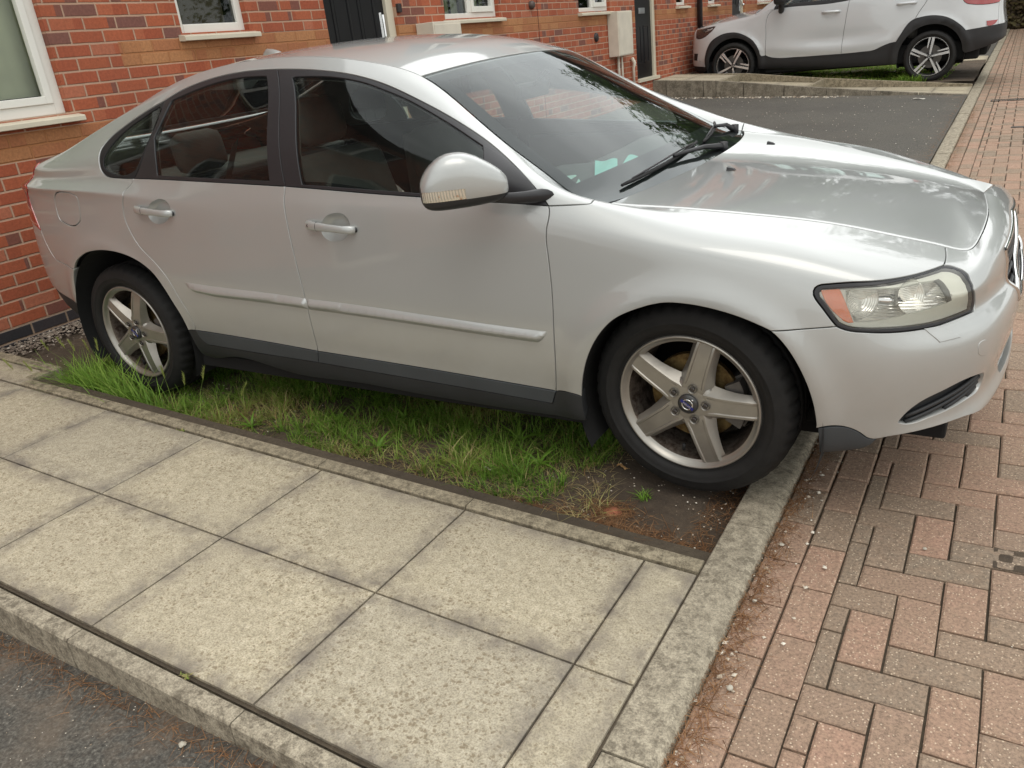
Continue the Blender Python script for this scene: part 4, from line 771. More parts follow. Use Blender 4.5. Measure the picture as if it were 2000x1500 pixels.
def panel_data(S,segs,holes=(),off=0.,gap=.0016,edge=.0015,depth=.012,grid=.022,step=.012,sv=.09,free=(),bulge=None):
    """returns verts, faces, normals of a draped panel with rounded returns at its edges"""
    Ls=[loop(segs,step,sv)]+[loop(h,step,sv) for h in holes]
    if area(Ls[0])<0: Ls[0]=Ls[0][::-1]
    for i in range(1,len(Ls)):
        if area(Ls[i])>0: Ls[i]=Ls[i][::-1]
    sc=np.array([1,sv]); Q=[l*sc for l in Ls]
    x0,y0=Q[0].min(0);x1,y1=Q[0].max(0)
    gx=np.arange(x0+grid*.4,x1,grid);gy=np.arange(y0+grid*.4,y1,grid)
    if len(gx) and len(gy):
        X,Y=np.meshgrid(gx,gy); X=X.copy(); X[1::2]+=grid*.5; X=X.ravel();Y=Y.ravel(); k=inpoly(Q[0],X,Y)
        for h in Q[1:]: k&=~inpoly(h,X,Y)
        X,Y=X[k],Y[k]
        d=np.full(len(X),9.)
        for q in Q: d=np.minimum(d,segdist(q,X,Y))
        k=d>max(.55*step,edge*2.2); X,Y=X[k],Y[k]
    else: X=Y=np.zeros(0)
    pts=[Vector(p) for q in Q for p in q]+[Vector((a,b)) for a,b in zip(X,Y)]
    E=[];k=0
    for q in Q:
        n=len(q); E+=[(k+i,k+(i+1)%n) for i in range(n)]; k+=n
    nb=k
    r=delaunay_2d_cdt(pts,E,[],0,1e-7)
    vo,fo,orig=r[0],r[2],r[3]
    uv=np.array([(v[0],v[1]/sv) for v in vo])
    cent=np.array([np.mean([vo[i][:] for i in f],axis=0) for f in fo])
    ok=inpoly(Q[0],cent[:,0],cent[:,1])
    for h in Q[1:]: ok&=~inpoly(h,cent[:,0],cent[:,1])
    fo=[f for f,o_ in zip(fo,ok) if o_]
    offv=off
    if bulge is not None: offv=off+bulge(uv)
    P=S(uv[:,0],uv[:,1],offv); N=S.normal(uv[:,0],uv[:,1])
    # boundary vertices map
    bmap={}
    for i,og in enumerate(orig):
        for o_ in og:
            if o_<nb: bmap[o_]=i
    V=list(P);NN=list(N);F=[tuple(f) for f in fo]
    # orientation: make face normals agree with the surface normal
    f0=F[len(F)//2]; a,b,c=P[f0[0]],P[f0[1]],P[f0[2]]
    flip=np.dot(np.cross(b-a,c-a),N[f0[0]])<0
    if flip: F=[f[::-1] for f in F]
    k=0
    for q in Q:
        n=len(q); idx=[bmap.get(k+i) for i in range(n)]; idx=[i for i in idx if i is not None]; n2=len(idx)
        B=P[idx].copy(); nn=N[idx]
        t=np.roll(B,-1,axis=0)-np.roll(B,1,axis=0); t/=np.linalg.norm(t,axis=1)[:,None]+1e-12
        m=np.cross(nn,t); 
        if not flip: pass
        else: m=-m
        # m points into the material (outer loop ccw in uv / holes cw) 
        isfree=np.zeros(n2,bool)
        for fr in free:
            isfree|=fr(uv[idx])
        g=np.where(isfree,0,gap)[:,None]; e=np.where(isfree,0,edge)[:,None]
        V0=len(V)
        for j,i in enumerate(idx): V[i]=B[j]+m[j]*(g[j]+e[j])
        R1=B+m*g-nn*e*.75; R2=B+m*g-nn*depth
        N1=nn*.35-m*.9; N1/=np.linalg.norm(N1,axis=1)[:,None]
        V+=list(R1)+list(R2); NN+=list(N1)+list(-m)
        for j in range(n2):
            j2=(j+1)%n2; A=(idx[j],idx[j2],V0+j2,V0+j); Bq=(V0+j,V0+j2,V0+n2+j2,V0+n2+j)
            if isfree[j] and isfree[j2]: continue
            if not flip: A=A[::-1];Bq=Bq[::-1]
            F+=[A,Bq]
        k+=n
    NN=np.array(NN)
    if bulge is not None:
        VA=np.array(V); acc=np.zeros_like(VA)
        for f in F:
            p=VA[list(f)]; nn=np.cross(p[1]-p[0],p[2]-p[0]); 
            for i in f: acc[i]+=nn
        l=np.linalg.norm(acc,axis=1); g=l>1e-12; acc[g]/=l[g][:,None]; s_=np.sign((acc*NN).sum(1)); acc*=np.where(s_==0,1,s_)[:,None]; NN[g]=acc[g]
    return np.array(V),F,NN
def put_mesh(name,V,F,N,mat,parent,mirror=False):
    if mirror: V=V*[1,-1,1];N=N*[1,-1,1];F=[f[::-1] for f in F]
    me=bpy.data.meshes.new(name); me.from_pydata(V.tolist(),[],F); me.materials.append(mat)
    me.polygons.foreach_set('use_smooth',[True]*len(me.polygons)); me.update()
    me.normals_split_custom_set_from_vertices(N.tolist())
    o=bpy.data.objects.new(name,me); COL.objects.link(o)
    if parent is not None: o.parent=parent
    return o
def panel(S,name,mat,parent,segs,holes=(),both=True,parents=None,**k):
    V,F,N=panel_data(S,segs,holes,**k)
    a=put_mesh(name,V,F,N,mat,parent)
    if both:
        b=put_mesh(name,V,F,N,mat,(parents or parent),True); return a,b
    return a,None
# ------------------------------------------------------------------ car materials
def paint(name,col,flake=.04,metal=.82,rough=.34):
    t=NT(name); co=t.co('Object'); t.set(Base_Color=col,Metallic=metal,Roughness=rough,Coat_Weight=1.0,Coat_Roughness=.035,Coat_IOR=1.55)
    n=t.noise(co,3.1,4,.6); r=t.ramp(n,[(.3,bw(rough-.02)),(.7,bw(rough+.05))]); t.l(r,t.b.inputs['Roughness'])
    v=t.n('ShaderNodeTexVoronoi'); v.inputs['Scale'].default_value=1400; t.l(co,v.inputs[0])
    b=t.n('ShaderNodeBump'); b.inputs['Strength'].default_value=flake; b.inputs['Distance'].default_value=.001; t.l(v.outputs['Color'],b.inputs['Height']); t.l(b.outputs[0],t.b.inputs['Normal'])
    # light road film near the sills
    sp=t.n('ShaderNodeSeparateXYZ'); t.l(co,sp.inputs[0]); d=t.ramp(sp.outputs[2],[(.22,bw(.35)),(.62,bw(0))]); d=t.math('MULTIPLY',d,t.ramp(t.noise(co,7,4,.6),[(.3,bw(.3)),(.7,bw(1))]))
    t.l(t.mix(d,col,srgb((128,118,100))),t.b.inputs['Base Color']); cr__=t.ramp(n,[(.3,bw(.03)),(.75,bw(.07))]); t.l(cr__,t.b.inputs['Coat Roughness'])
    return t.m
M_SILVER=paint('silver_paint',(.435,.447,.438,1),metal=.45,rough=.42)
def car_glass(name,tint):
    t=NT(name); t.t.nodes.remove(t.b)
    tr=t.n('ShaderNodeBsdfTransparent'); tr.inputs[0].default_value=tint; gl=t.n('ShaderNodeBsdfGlossy'); gl.inputs['Roughness'].default_value=.012; gl.inputs['Color'].default_value=(.92,.96,.97,1)
    fr=t.n('ShaderNodeFresnel'); fr.inputs[0].default_value=1.42; mx=t.n('ShaderNodeMixShader')
    t.l(fr.outputs[0],mx.inputs[0]); t.l(tr.outputs[0],mx.inputs[1]); t.l(gl.outputs[0],mx.inputs[2]); 
    # thin film of dust
    df=t.n('ShaderNodeBsdfDiffuse'); df.inputs[0].default_value=(.5,.5,.47,1); m2=t.n('ShaderNodeMixShader'); f=t.ramp(t.noise(t.co(),5,5,.6),[(.3,bw(.004)),(.75,bw(.014))]); t.l(f,m2.inputs[0]); t.l(mx.outputs[0],m2.inputs[1]); t.l(df.outputs[0],m2.inputs[2]); t.l(m2.outputs[0],t.out.inputs[0]); return t.m
M_GLASS=car_glass('tinted_glass',(.78,.87,.84,1)); M_SCREEN=car_glass('screen_glass',(.74,.84,.81,1))
M_TRIM=bumpy('black_trim',srgb((38,38,41)),.42,900,.08,.0006,.08); M_CLAD=bumpy('dark_grey_plastic',srgb((60,64,67)),.55,700,.15,.0006,.12); M_SILL=bumpy('sill_plastic',srgb((38,40,42)),.55,700,.15,.0006,.15)
M_RUBBER=bumpy('rubber',srgb((22,22,23)),.7,500,.1,.001,.1); M_BLACK=plain('cabin_black',(.012,.012,.013,1),.8); M_INT=bumpy('interior_fabric',srgb((92,89,84)),.9,300,.3,.001,.15)
M_DASH=bumpy('dashboard_vinyl',srgb((86,88,86)),.7,600,.2,.001,.06)
M_UNDER=plain('underbody_black',(.008,.008,.008,1),.95)
# ================================================================== SILVER SALOON CAR
O_=OUT; UC=float(K[-1]); UR=float(K[0])
def rev(a): return a[::-1]
car=empty('saloon_car',(0,0,0)); tag(car,'silver four-door saloon parked nose to the street, front wheel against the kerb','car')
class Shift:
    pass
# mirrored continuation past the centre line at nose and tail
class Wrap:
    def __init__(s,S,uc): s.S=S;s.uc=uc
    def _m(s,u): 
        return (u>s.uc) if s.uc>0 else (u<s.uc)
    def __call__(s,u,v,off=0.0):
        u=np.asarray(u,float).ravel();v=np.asarray(v,float).ravel(); m=s._m(u); uu=np.where(m,2*s.uc-u,u); P=s.S(uu,v); P[m,1]*=-1
        if np.any(off): P=P+s.normal(u,v)*np.reshape(off,(-1,1))
        return P
    def normal(s,u,v):
        u=np.asarray(u,float).ravel();v=np.asarray(v,float).ravel(); m=s._m(u); uu=np.where(m,2*s.uc-u,u)
        uu=np.minimum(uu,s.uc-.004) if s.uc>0 else np.maximum(uu,s.uc+.004)
        N=s.S.normal(uu,v); N[m,1]*=-1; return N
SF=Wrap(S,UC); SR=Wrap(S,UR)
def mir(seg,uc): return [[2*uc-a,b] for a,b in seg][::-1]
def rrow(u0,u1,v=12.): 
    n=max(2,int(abs(u1-u0)/.02)); return [[u0+(u1-u0)*i/n,v] for i in range(n+1)]
aR0=1.055; aT=-1.975; SN=O_['s_nose'][-1][0]; O_['s_nose'][-1][1]=12.0
# doors --------------------------------------------------------------
nearb=lambda key:(lambda uv:segdist(loop(O_[key])*[1,.09],uv[:,0],uv[:,1]*.09)<.003)
fd,fd2=panel(S,'front_door',M_SILVER,car,[O_['belt_f'],O_['s_fd'],rev(O_['bot_f']),rev(O_['s_bp'])],[O_['hbowl_f']],free=[nearb('hbowl_f')])
rd,rd2=panel(S,'rear_door',M_SILVER,car,[O_['belt_r'],O_['s_bp'],rev(O_['bot_r']),rev(O_['s_rd'])],[O_['hbowl_r']],free=[nearb('hbowl_r')])
panel(S,'door_cladding',M_CLAD,fd,[O_['bot_f'],O_['s_fdt'],rev(O_['clb_f']),rev(O_['s_bp2'])],parents=fd2,off=.002)
panel(S,'door_cladding',M_CLAD,rd,[O_['bot_r'],O_['s_bp2'],rev(O_['clb_r']),rev(O_['s_rd2'])],parents=rd2,off=.002)
# sill ---------------------------------------------------------------
panel(S,'sill_skirt',M_SILL,car,[O_['s_rd2'],O_['clb_r'],O_['clb_f'],rev(O_['s_fdt']),O_['sk_top'],O_['sk_frt'],O_['sk_bot'],O_['sk_rr'],O_['sk_r2']],depth=.05)
# body side (A pillar, cant rail, C pillar, rear wing in one pressing) ------
body_up=[[O_['s_fd'][0],[1.04,8.6],[1.048,10.],[aR0,12.]],rrow(aR0,aT,12.),[[aT,12.],O_['tail_r'][0]],O_['tail_r'],O_['s_rb'],O_['arch_r'],O_['sk_r2'],rev(O_['s_rd']),O_['dlo_q'],O_['dlo_r'],O_['dlo_f']]
bs,bs2=panel(S,'body_side',M_SILVER,car,body_up,[O_['fuel']],grid=.02,gap=.0018)
panel(S,'fuel_flap',M_SILVER,bs,O_['fuel'],both=False,gap=.0026)
# front wing ---------------------------------------------------------
fe,fe2=panel(S,'front_wing',M_SILVER,car,[[O_['s_fd'][0],[1.04,8.6],[1.048,10.],[aR0,12.]],rrow(aR0,SN,12.),rev(O_['s_nose']),O_['lamp_t'],O_['lamp_l'],rev(O_['s_bump']),O_['arch_f'],rev(O_['sk_top']),rev(O_['s_fd'])],grid=.018)
# front bumper --------------------------------------------------------
bbl=O_['bb']+[[2.20,1.25],[2.40,1.05],[UC,1.0]]
top=rev(O_['s_nose'][:])
half_l=[O_['s_bump'],O_['lamp_b'],O_['lamp_r'],O_['s_nose'],rrow(SN,UC,12.)]
segs=half_l+[mir(s_,UC) for s_ in rev(half_l)]+[mir(O_['arch_f2'],UC)[::-1]]+[mir(bbl,UC)[::-1][::-1]]
def mirf(seg): return [[2*UC-a,b] for a,b in seg]
segs=half_l+[mirf(s_)[::-1] for s_ in rev(half_l)]+[mirf(O_['arch_f2'])]+[mirf(bbl)]+[rev(bbl)]+[rev(O_['arch_f2'])]
G0,G1=UC-.345,UC-.27
grl=[[[G0,7.2],[UC,7.9]],[[UC,7.9],[2*UC-G0,7.2]],[[2*UC-G0,7.2],[2*UC-G0-.01,6],[2*UC-G1,3.7]],[[2*UC-G1,3.7],[UC,3.45]],[[UC,3.45],[G1,3.7]],[[G1,3.7],[G0+.01,6],[G0,7.2]]]
low=[[[UC-.40,2.45],[UC,2.5],[UC+.40,2.45]],[[UC+.40,2.45],[UC+.36,1.75]],[[UC+.36,1.75],[UC,1.6],[UC-.36,1.75]],[[UC-.36,1.75],[UC-.40,2.45]]]
fog=O_['fog']; fogm=[mirf(s_)[::-1] for s_ in rev(fog)]
fb,_=panel(SF,'front_bumper',M_SILVER,car,segs,[grl,low,fog,fogm],both=False,grid=.018,depth=.03)
for f_ in (fog,fogm):
    V,F,N=panel_data(SF,f_,off=-.018,gap=0,depth=.01,grid=.02); g_=put_mesh('fog_grille',V,F,N,M_SILL,fb)
    for k in range(4):
        a=np.array([q for s_ in f_ for q in s_]); u0,u1=a[:,0].min()+.02,a[:,0].max()-.015; vv=np.interp(np.linspace(u0,u1,12),[u0,u1] if f_ is fog else [u0,u1],[1.72+.19*k,2.35+.17*k] if f_ is fog else [2.35+.17*k,1.72+.19*k])
        uu=np.linspace(u0,u1,12); ins=inpoly(loop(f_)*[1,.09],uu,vv*.09)
        if ins.sum()>2:
            P=SF(uu[ins],vv[ins],-.010); MB().tube([tuple(p) for p in P],.006,6).build('grille_bar',M_SILL,g_,smooth=True)
V,F,N=panel_data(SF,low,off=-.02,gap=0,depth=.01); put_mesh('lower_grille',V,F,N,M_SILL,fb)
# main grille with chrome surround, slats and badge
V,F,N=panel_data(SF,grl,off=-.03,gap=0,depth=.01); gr=put_mesh('grille',V,F,N,M_BLACK,car)
for v_ in np.linspace(4.1,7.2,8):
    uu=np.linspace(G1+.01-.05*(v_-3.7)/3.5,2*UC-(G1+.01-.05*(v_-3.7)/3.5),20); P=SF(uu,np.full(20,v_),-.012); MB().tube([tuple(p) for p in P],.006,6).build('grille_slat',M_TRIM,gr,smooth=True)
lp=loop(grl); P=SF(lp[:,0],lp[:,1],-.001); P=np.r_[P,P[:1]]; MB().tube([tuple(p) for p in P],.007,8,caps=False).build('chrome_surround',M_CHROME,gr,smooth=True)
P=SF(np.linspace(G1,2*UC-G0,10),np.linspace(3.9,7.4,10),-.006); MB().tube([tuple(p) for p in P],.010,8).build('diagonal_bar',M_CHROME,gr,smooth=True)
# deflector, washer cap, tow cap
panel(S,'air_deflector',M_CLAD,car,[O_['defl'][0],O_['defl'][1],O_['defl'][2]],off=-.001,depth=.02)
ib=min(range(len(bbl)),key=lambda i:abs(bbl[i][0]-1.86))
for f_,mm in ((lambda s_:s_,0),(mirf,1)):
    V,F,N=panel_data(SF,[f_([bbl[ib],[1.86,1.1]]),f_([[1.86,1.1],[2.1,.5],[2.4,.4],[UC-.002,.4]]),f_([[UC-.002,.4],[UC-.002,1.0]]),f_(rev([q for q in bbl[ib:-1]]+[[UC-.002,1.0]]))],off=-.05,gap=0,depth=.02); put_mesh('lower_valance',V,F,N,M_SILL,fb)
panel(S,'washer_cap',M_SILVER,fb,O_['wash'],off=.0022,gap=.0008,edge=.0015,depth=.004,step=.008,grid=.012)
panel(S,'towing_cap',M_SILVER,fb,O_['tow'],both=False,off=.0010,gap=.0010,depth=.003,step=.006,grid=.01)
# rear bumper, tail lamps, rear face ----------------------------------
rbb=[O_['rb_b'][0],O_['rb_b'][1],O_['rb_b'][2],[-2.2,2.5],[UR,2.4]]
tb=[O_['tail_r'][-1],[-2.1,4.95],[-2.32,4.9]]
hl=[rev(O_['s_rb']),tb,[[-2.32,4.9],[UR,4.7]]]
mirr=lambda seg:[[2*UR-a,b] for a,b in seg]
segs=hl+[mirr(s_)[::-1] for s_ in rev(hl)]+[mirr(O_['rb_f'])]+[mirr(rbb)]+[rev(rbb)]+[rev(O_['rb_f'])]
rb,_=panel(SR,'rear_bumper',M_SILVER,car,segs,both=False,grid=.022,depth=.03)
for f_ in (lambda s_:s_,mirr):
    V,F,N=panel_data(SR,[f_([rbb[0],[-1.70,1.2]]),f_([[-1.70,1.2],[-1.9,.6],[-2.2,.4],[UR+.002,.4]]),f_([[UR+.002,.4],[UR+.002,2.4]]),f_([[UR+.002,2.4],[-2.2,2.5]]+rev(rbb[:3]))],off=-.006,gap=0,depth=.02); put_mesh('rear_valance',V,F,N,M_SILL,rb)
def lampmat(name,col,tr=.0,rough=.08):
    t=NT(name); t.set(Base_Color=col,Roughness=rough,Coat_Weight=1,Coat_Roughness=.03,Specular_IOR_Level=.7); v=t.n('ShaderNodeTexVoronoi'); v.inputs['Scale'].default_value=70; t.l(t.co(),v.inputs[0]); t.bump(v.outputs['Distance'],.2,.003); return t.m
M_TAIL=lampmat('red_lens',srgb((150,14,12)))
ta,_=panel(S,'tail_lamp',M_TAIL,car,[O_['tail_r'],tb,[[-2.32,4.9],[-2.36,7.5],[-2.30,10.4]],[[-2.30,10.4],[-2.1,10.5],O_['tail_r'][0]]],off=.003)
panel(SR,'boot_lid',M_SILVER,car,[[[-2.32,4.9],[-2.36,7.5],[-2.30,10.4]],[[-2.30,10.4],[-2.28,12.]],rrow(-2.28,UR,12.),[[UR,12.],[2*UR+2.28,12.]],[[2*UR+2.28,12.],[2*UR+2.30,10.4]],[[2*UR+2.30,10.4],[2*UR+2.36,7.5],[2*UR+2.32,4.9]],[[2*UR+2.32,4.9],[UR,4.7],[-2.32,4.9]]],both=False)
panel(S,'rear_wing_corner',M_SILVER,bs,[[O_['tail_r'][0],[-2.1,10.5],[-2.30,10.4]],[[-2.30,10.4],[-2.28,12.]],rrow(-2.28,aT,12.),[[aT,12.],O_['tail_r'][0]]],parents=bs2)
# window frames and glass ---------------------------------------------
wf,wf2=panel(S,'window_frame',M_TRIM,fd,[O_['dlo_f'],rev(O_['belt_f']),rev(O_['s_bt'])],[O_['f_gl']],parents=fd2,off=-.0015,gap=.0010,edge=.002,depth=.016,grid=.02)
wr,wr2=panel(S,'window_frame',M_TRIM,rd,[O_['s_qd'],O_['belt_r'],rev(O_['s_bt']),rev(O_['dlo_r'])],[O_['r_gl']],parents=rd2,off=-.0015,gap=.0010,edge=.002,depth=.016,grid=.02)
wq,wq2=panel(S,'quarter_window_frame',M_RUBBER,bs,[O_['dlo_q'],O_['s_qd']],[O_['q_gl']],parents=bs2,off=-.002,gap=.001,edge=.003,depth=.016,grid=.02)
panel(S,'door_window',M_GLASS,fd,O_['f_gl'],parents=fd2,off=-.006,gap=-.004,edge=0,depth=.001,grid=.03)
panel(S,'door_window',M_GLASS,rd,O_['r_gl'],parents=rd2,off=-.006,gap=-.004,edge=0,depth=.001,grid=.03)
panel(S,'quarter_window',M_GLASS,bs,O_['q_gl'],parents=bs2,off=-.006,gap=-.004,edge=0,depth=.001,grid=.03)
# side mouldings --------------------------------------------------------
def mould_bulge(key):
    a=np.array([q for s_ in O_[key] for q in s_])
    lo=np.array(O_[key][2]); lo=lo[np.argsort(lo[:,0])]; vlo=lambda u:np.interp(u,lo[:,0],lo[:,1])
    def f(uv):
        L=loop(O_[key],.012)*[1,.09]; d=segdist(L,uv[:,0],uv[:,1]*.09); vc=np.clip((uv[:,1]-vlo(uv[:,0]))/.42,0,1); return .020*np.clip(d/.010,0,1)*(.62+.38*vc)
    return f
panel(S,'side_moulding',M_SILVER,rd,O_['mould_r'],parents=rd2,off=.001,gap=0,edge=.001,depth=.004,grid=.008,step=.01,bulge=mould_bulge('mould_r'))
panel(S,'side_moulding',M_SILVER,fd,O_['mould_f'],parents=fd2,off=.001,gap=0,edge=.001,depth=.004,grid=.008,step=.01,bulge=mould_bulge('mould_f'))
# inner dark shells ------------------------------------------------------
def shell(name,segs,holes,off,mat,par,both=True):
    V,F,N=panel_data(S,segs,holes,off=off,gap=0,edge=0,depth=.001,grid=.05,step=.04)
    a=put_mesh(name,V,F,N,mat,par)
    if both: put_mesh(name,V,F,N,mat,par,True)
lowout=[[[-.79,1.2],[.0,1.2],[1.0,1.2]],rev(O_['arch_f'])[1:-1],O_['s_bump'],O_['lamp_l'][::-1],rev(O_['lamp_t']),O_['s_nose'][:-1],[O_['s_nose'][-2],[1.9,10.],[1.5,9.6],[1.1,9.2]],[[1.1,9.2],[.93,8.4],[0,8.2],[-1.2,8.2]],[[-1.2,8.2],[-1.9,8.3],[-1.9,5.2]],O_['s_rb'],O_['arch_r']]
shell('inner_body',lowout,[],-.040,M_UNDER,car)
shell('pillar_lining',[[[-1.25,8.2],[0,8.2],[.93,8.4],[1.0,8.9]],[[1.0,8.9],[1.02,11.5]],rrow(1.02,-1.3,11.8),[[-1.3,11.8],[-1.25,8.2]]],[O_['f_gl'],O_['r_gl'],O_['q_gl']],-.022,M_INT,car)
shell('nose_lining',[[[2.03,11.2],[2.4,11.2],[UC-.001,11.2]],[[UC-.001,11.2],[UC-.001,1.2]],[[UC-.001,1.2],[2.2,1.4],[1.8,2.2]],[[1.8,2.2],[1.72,4.6],[1.9,4.6],[2.1,5.2],[2.15,7],[2.07,8.7],[2.03,11.2]]],[],-.05,M_UNDER,car)
# ------------------------------------------------------------------ roof, screens, bonnet, boot lid
def top_panel(name,mat,parent,u0,u1,spine,n=60,m=41,off=0,tb=1.0,p=2.2,skirt=.012,ush=None,inset=.0015,grid_u=None):
    """spine: list of (u, x, z) along the centre line"""
    sp_=np.array(spine); sx=mono(sp_[:,0],sp_[:,1:])
    us=np.linspace(u0,u1,n) if grid_u is None else np.array(grid_u); bs_=np.sin(np.linspace(-1,1,m)*math.pi/2)*.35+np.linspace(-1,1,m)*.65
    def f(u,b):
        u=np.asarray(u,float).ravel();b=np.asarray(b,float).ravel(); E=S.edge(u); C=sx(u); t=np.abs(b)
        x=C[:,0]+(E[:,0]-C[:,0])*t**p; z=C[:,1]+(E[:,2]-C[:,1])*t**p
        return np.stack([x,-b*(-np.abs(E[:,1])),z],1)*[1,1,1]
    def nrm(u,b):
        u=np.asarray(u,float).ravel();b=np.asarray(b,float).ravel();e=1e-3; a=f(u+e,b)-f(u-e,b); c=f(u,b+e)-f(u,b-e); n_=np.cross(a,c); n_/=np.linalg.norm(n_,axis=1)[:,None]+1e-12; return n_*np.where(n_[:,2:]<0,-1,1)
    U_,B_g=np.meshgrid(us,bs_*(1-inset/.6),indexing='ij'); 
    nu=U_.ravel(); nb_=B_g.ravel(); nu2=np.clip(nu,u0+.004,u1-.03 if u1>UC-.01 else u1-.004)
    P=f(nu,nb_); N=nrm(nu2,nb_)
    if u1>UC-.01:
        # keep the front centre well conditioned
        pass
    if off: P=P+N*off
    F=[(i*m+j,(i+1)*m+j,(i+1)*m+j+1,i*m+j+1) for i in range(n-1) for j in range(m-1)]
    a,b,c=P[F[0][0]],P[F[0][1]],P[F[0][2]]
    if np.cross(b-a,c-a)[2]<0: F=[q[::-1] for q in F]; fl=True
    else: fl=False
    V=list(P);NN=list(N)
    if skirt:
        bd=[(i,0) for i in range(n)]+[(n-1,j) for j in range(1,m)]+[(i,m-1) for i in range(n-2,-1,-1)]+[(0,j) for j in range(m-2,0,-1)]
        cen=P.mean(0); B=np.array([P[i*m+j] for i,j in bd]); nn=np.array([N[i*m+j] for i,j in bd]); t=np.roll(B,-1,axis=0)-np.roll(B,1,axis=0); t/=np.linalg.norm(t,axis=1)[:,None]+1e-9; o_=np.cross(t,nn); 
        if ((B-cen)*o_).sum()<0: o_=-o_
        k=len(V); R1=B+o_*.0008-nn*.0012; R2=B+o_*.0008-nn*skirt; N1=nn*.35+o_*.9; V+=list(R1)+list(R2); NN+=list(N1/np.linalg.norm(N1,axis=1)[:,None])+list(o_); q=len(bd)
        for i in range(q):
            i2=(i+1)%q; A=(bd[i][0]*m+bd[i][1],bd[i2][0]*m+bd[i2][1],k+i2,k+i); C_=(k+i,k+i2,k+q+i2,k+q+i)
            if fl: F+=[A,C_]
            else: F+=[A[::-1],C_[::-1]]
    o=put_mesh(name,np.array(V),F,np.array(NN),mat,parent)
    return o,f,nrm
ROOF_SP=[(-1.08,-1.02,1.365),(-.85,-.84,1.405),(-.6,-.6,1.432),(-.3,-.3,1.440),(0,0,1.424),(.2,.22,1.388),(.345,.405,1.322)]
roof,roof_f,_n=top_panel('roof',M_SILVER,car,-1.02,.338,ROOF_SP,inset=.001)
top_panel('headlining',plain('headlining_cloth',srgb((150,146,136)),.95),roof,-.98,.31,ROOF_SP,n=20,m=15,off=-.03,skirt=0,inset=.02)
SCR=[(.345,.405,1.322),(.5,.555,1.242),(.72,.80,1.103),(.9,1.0,.992),(1.055,1.165,.900)]
ws,ws_f,ws_n=top_panel('windscreen',M_SCREEN,car,.349,1.052,SCR,inset=.004,skirt=0,n=40,m=31,p=2.4)
# black printed border inside the screen
def ring(name,f,nr,u0,u1,ui0,ui1,bi0,bi1,mat,parent,off,nb=40,lowcurve=0.0):
    """frame between the full sheet and an inner window given in (u,b)"""
    V=[];F=[]
    outer=[(u0,b) for b in np.linspace(-1,1,nb)]+[(u,1) for u in np.linspace(u0,u1,nb)[1:]]+[(u1,b) for b in np.linspace(1,-1,nb)[1:]]+[(u,-1) for u in np.linspace(u1,u0,nb)[1:-1]]
    def inn(u,b):
        bi=bi0+(bi1-bi0)*(u-u0)/(u1-u0); uu=ui0+(ui1-ui0)*(u-u0)/(u1-u0)
        return uu,b*bi
    inner=[inn(u,b) for u,b in outer]
    r_=.12
    O1=np.array(outer);I1=np.array(inner)
    mids=[O1+(I1-O1)*t for t in (0,.33,.66,1)]
    n=len(outer)
    for q in mids: P=f(q[:,0],q[:,1]*.995)+nr(np.clip(q[:,0],u0+.01,u1-.01),q[:,1])*off; V+=list(P)
    for k in range(3):
        for i in range(n): F.append((k*n+i,k*n+(i+1)%n,(k+1)*n+(i+1)%n,(k+1)*n+i))
    return mesh_obj(name,V,F,mat,parent,smooth=True)
M_FRIT=plain('black_frit',srgb((40,40,42)),.35)
ring('screen_border',ws_f,ws_n,.350,1.051,.395,.915,.90,.93,M_FRIT,ws,-.003)
BAC=[(-1.62,-1.66,1.128),(-1.4,-1.42,1.215),(-1.2,-1.2,1.295),(-1.03,-1.02,1.365)]
bk_,bk_f,bk_n=top_panel('rear_window',M_SCREEN,car,-1.60,-1.03,BAC,inset=.004,skirt=0,n=24,m=21)
ring('screen_border',bk_f,bk_n,-1.598,-1.032,-1.55,-1.07,.93,.90,M_FRIT,bk_,-.003)
gb=np.unique(np.r_[np.linspace(-2.8,-2.3,14),np.linspace(-2.3,-1.9,22),np.linspace(-1.9,-1.61,10)])
BOO=[(-2.81,-2.055,1.052),(-2.6,-2.04,1.058),(-2.4,-2.0,1.068),(-2.2,-1.95,1.082),(-2.0,-1.9,1.094),(-1.8,-1.8,1.108),(-1.61,-1.655,1.130)]
top_panel('boot_lid_top',M_SILVER,car,0,0,BOO,n=len(gb),m=31,grid_u=np.clip(gb,UR+.002,0),inset=.002)
HOO=[(1.055,1.163,.922),(1.2,1.28,.915),(1.44,1.50,.892),(1.65,1.69,.864),(1.85,1.81,.841),(2.05,1.89,.822),(2.2,1.93,.812),(2.35,1.96,.804),(2.5,1.98,.799),(2.62,1.995,.794),(UC,2.009,.788)]
gh=np.unique(np.r_[np.linspace(1.066,1.9,34),np.linspace(1.9,2.45,46),np.linspace(2.45,UC-.012,12)])
hood,hood_f,hood_n=top_panel('bonnet',M_SILVER,car,0,0,HOO,n=len(gh),m=61,grid_u=gh,inset=.003,p=2.1)
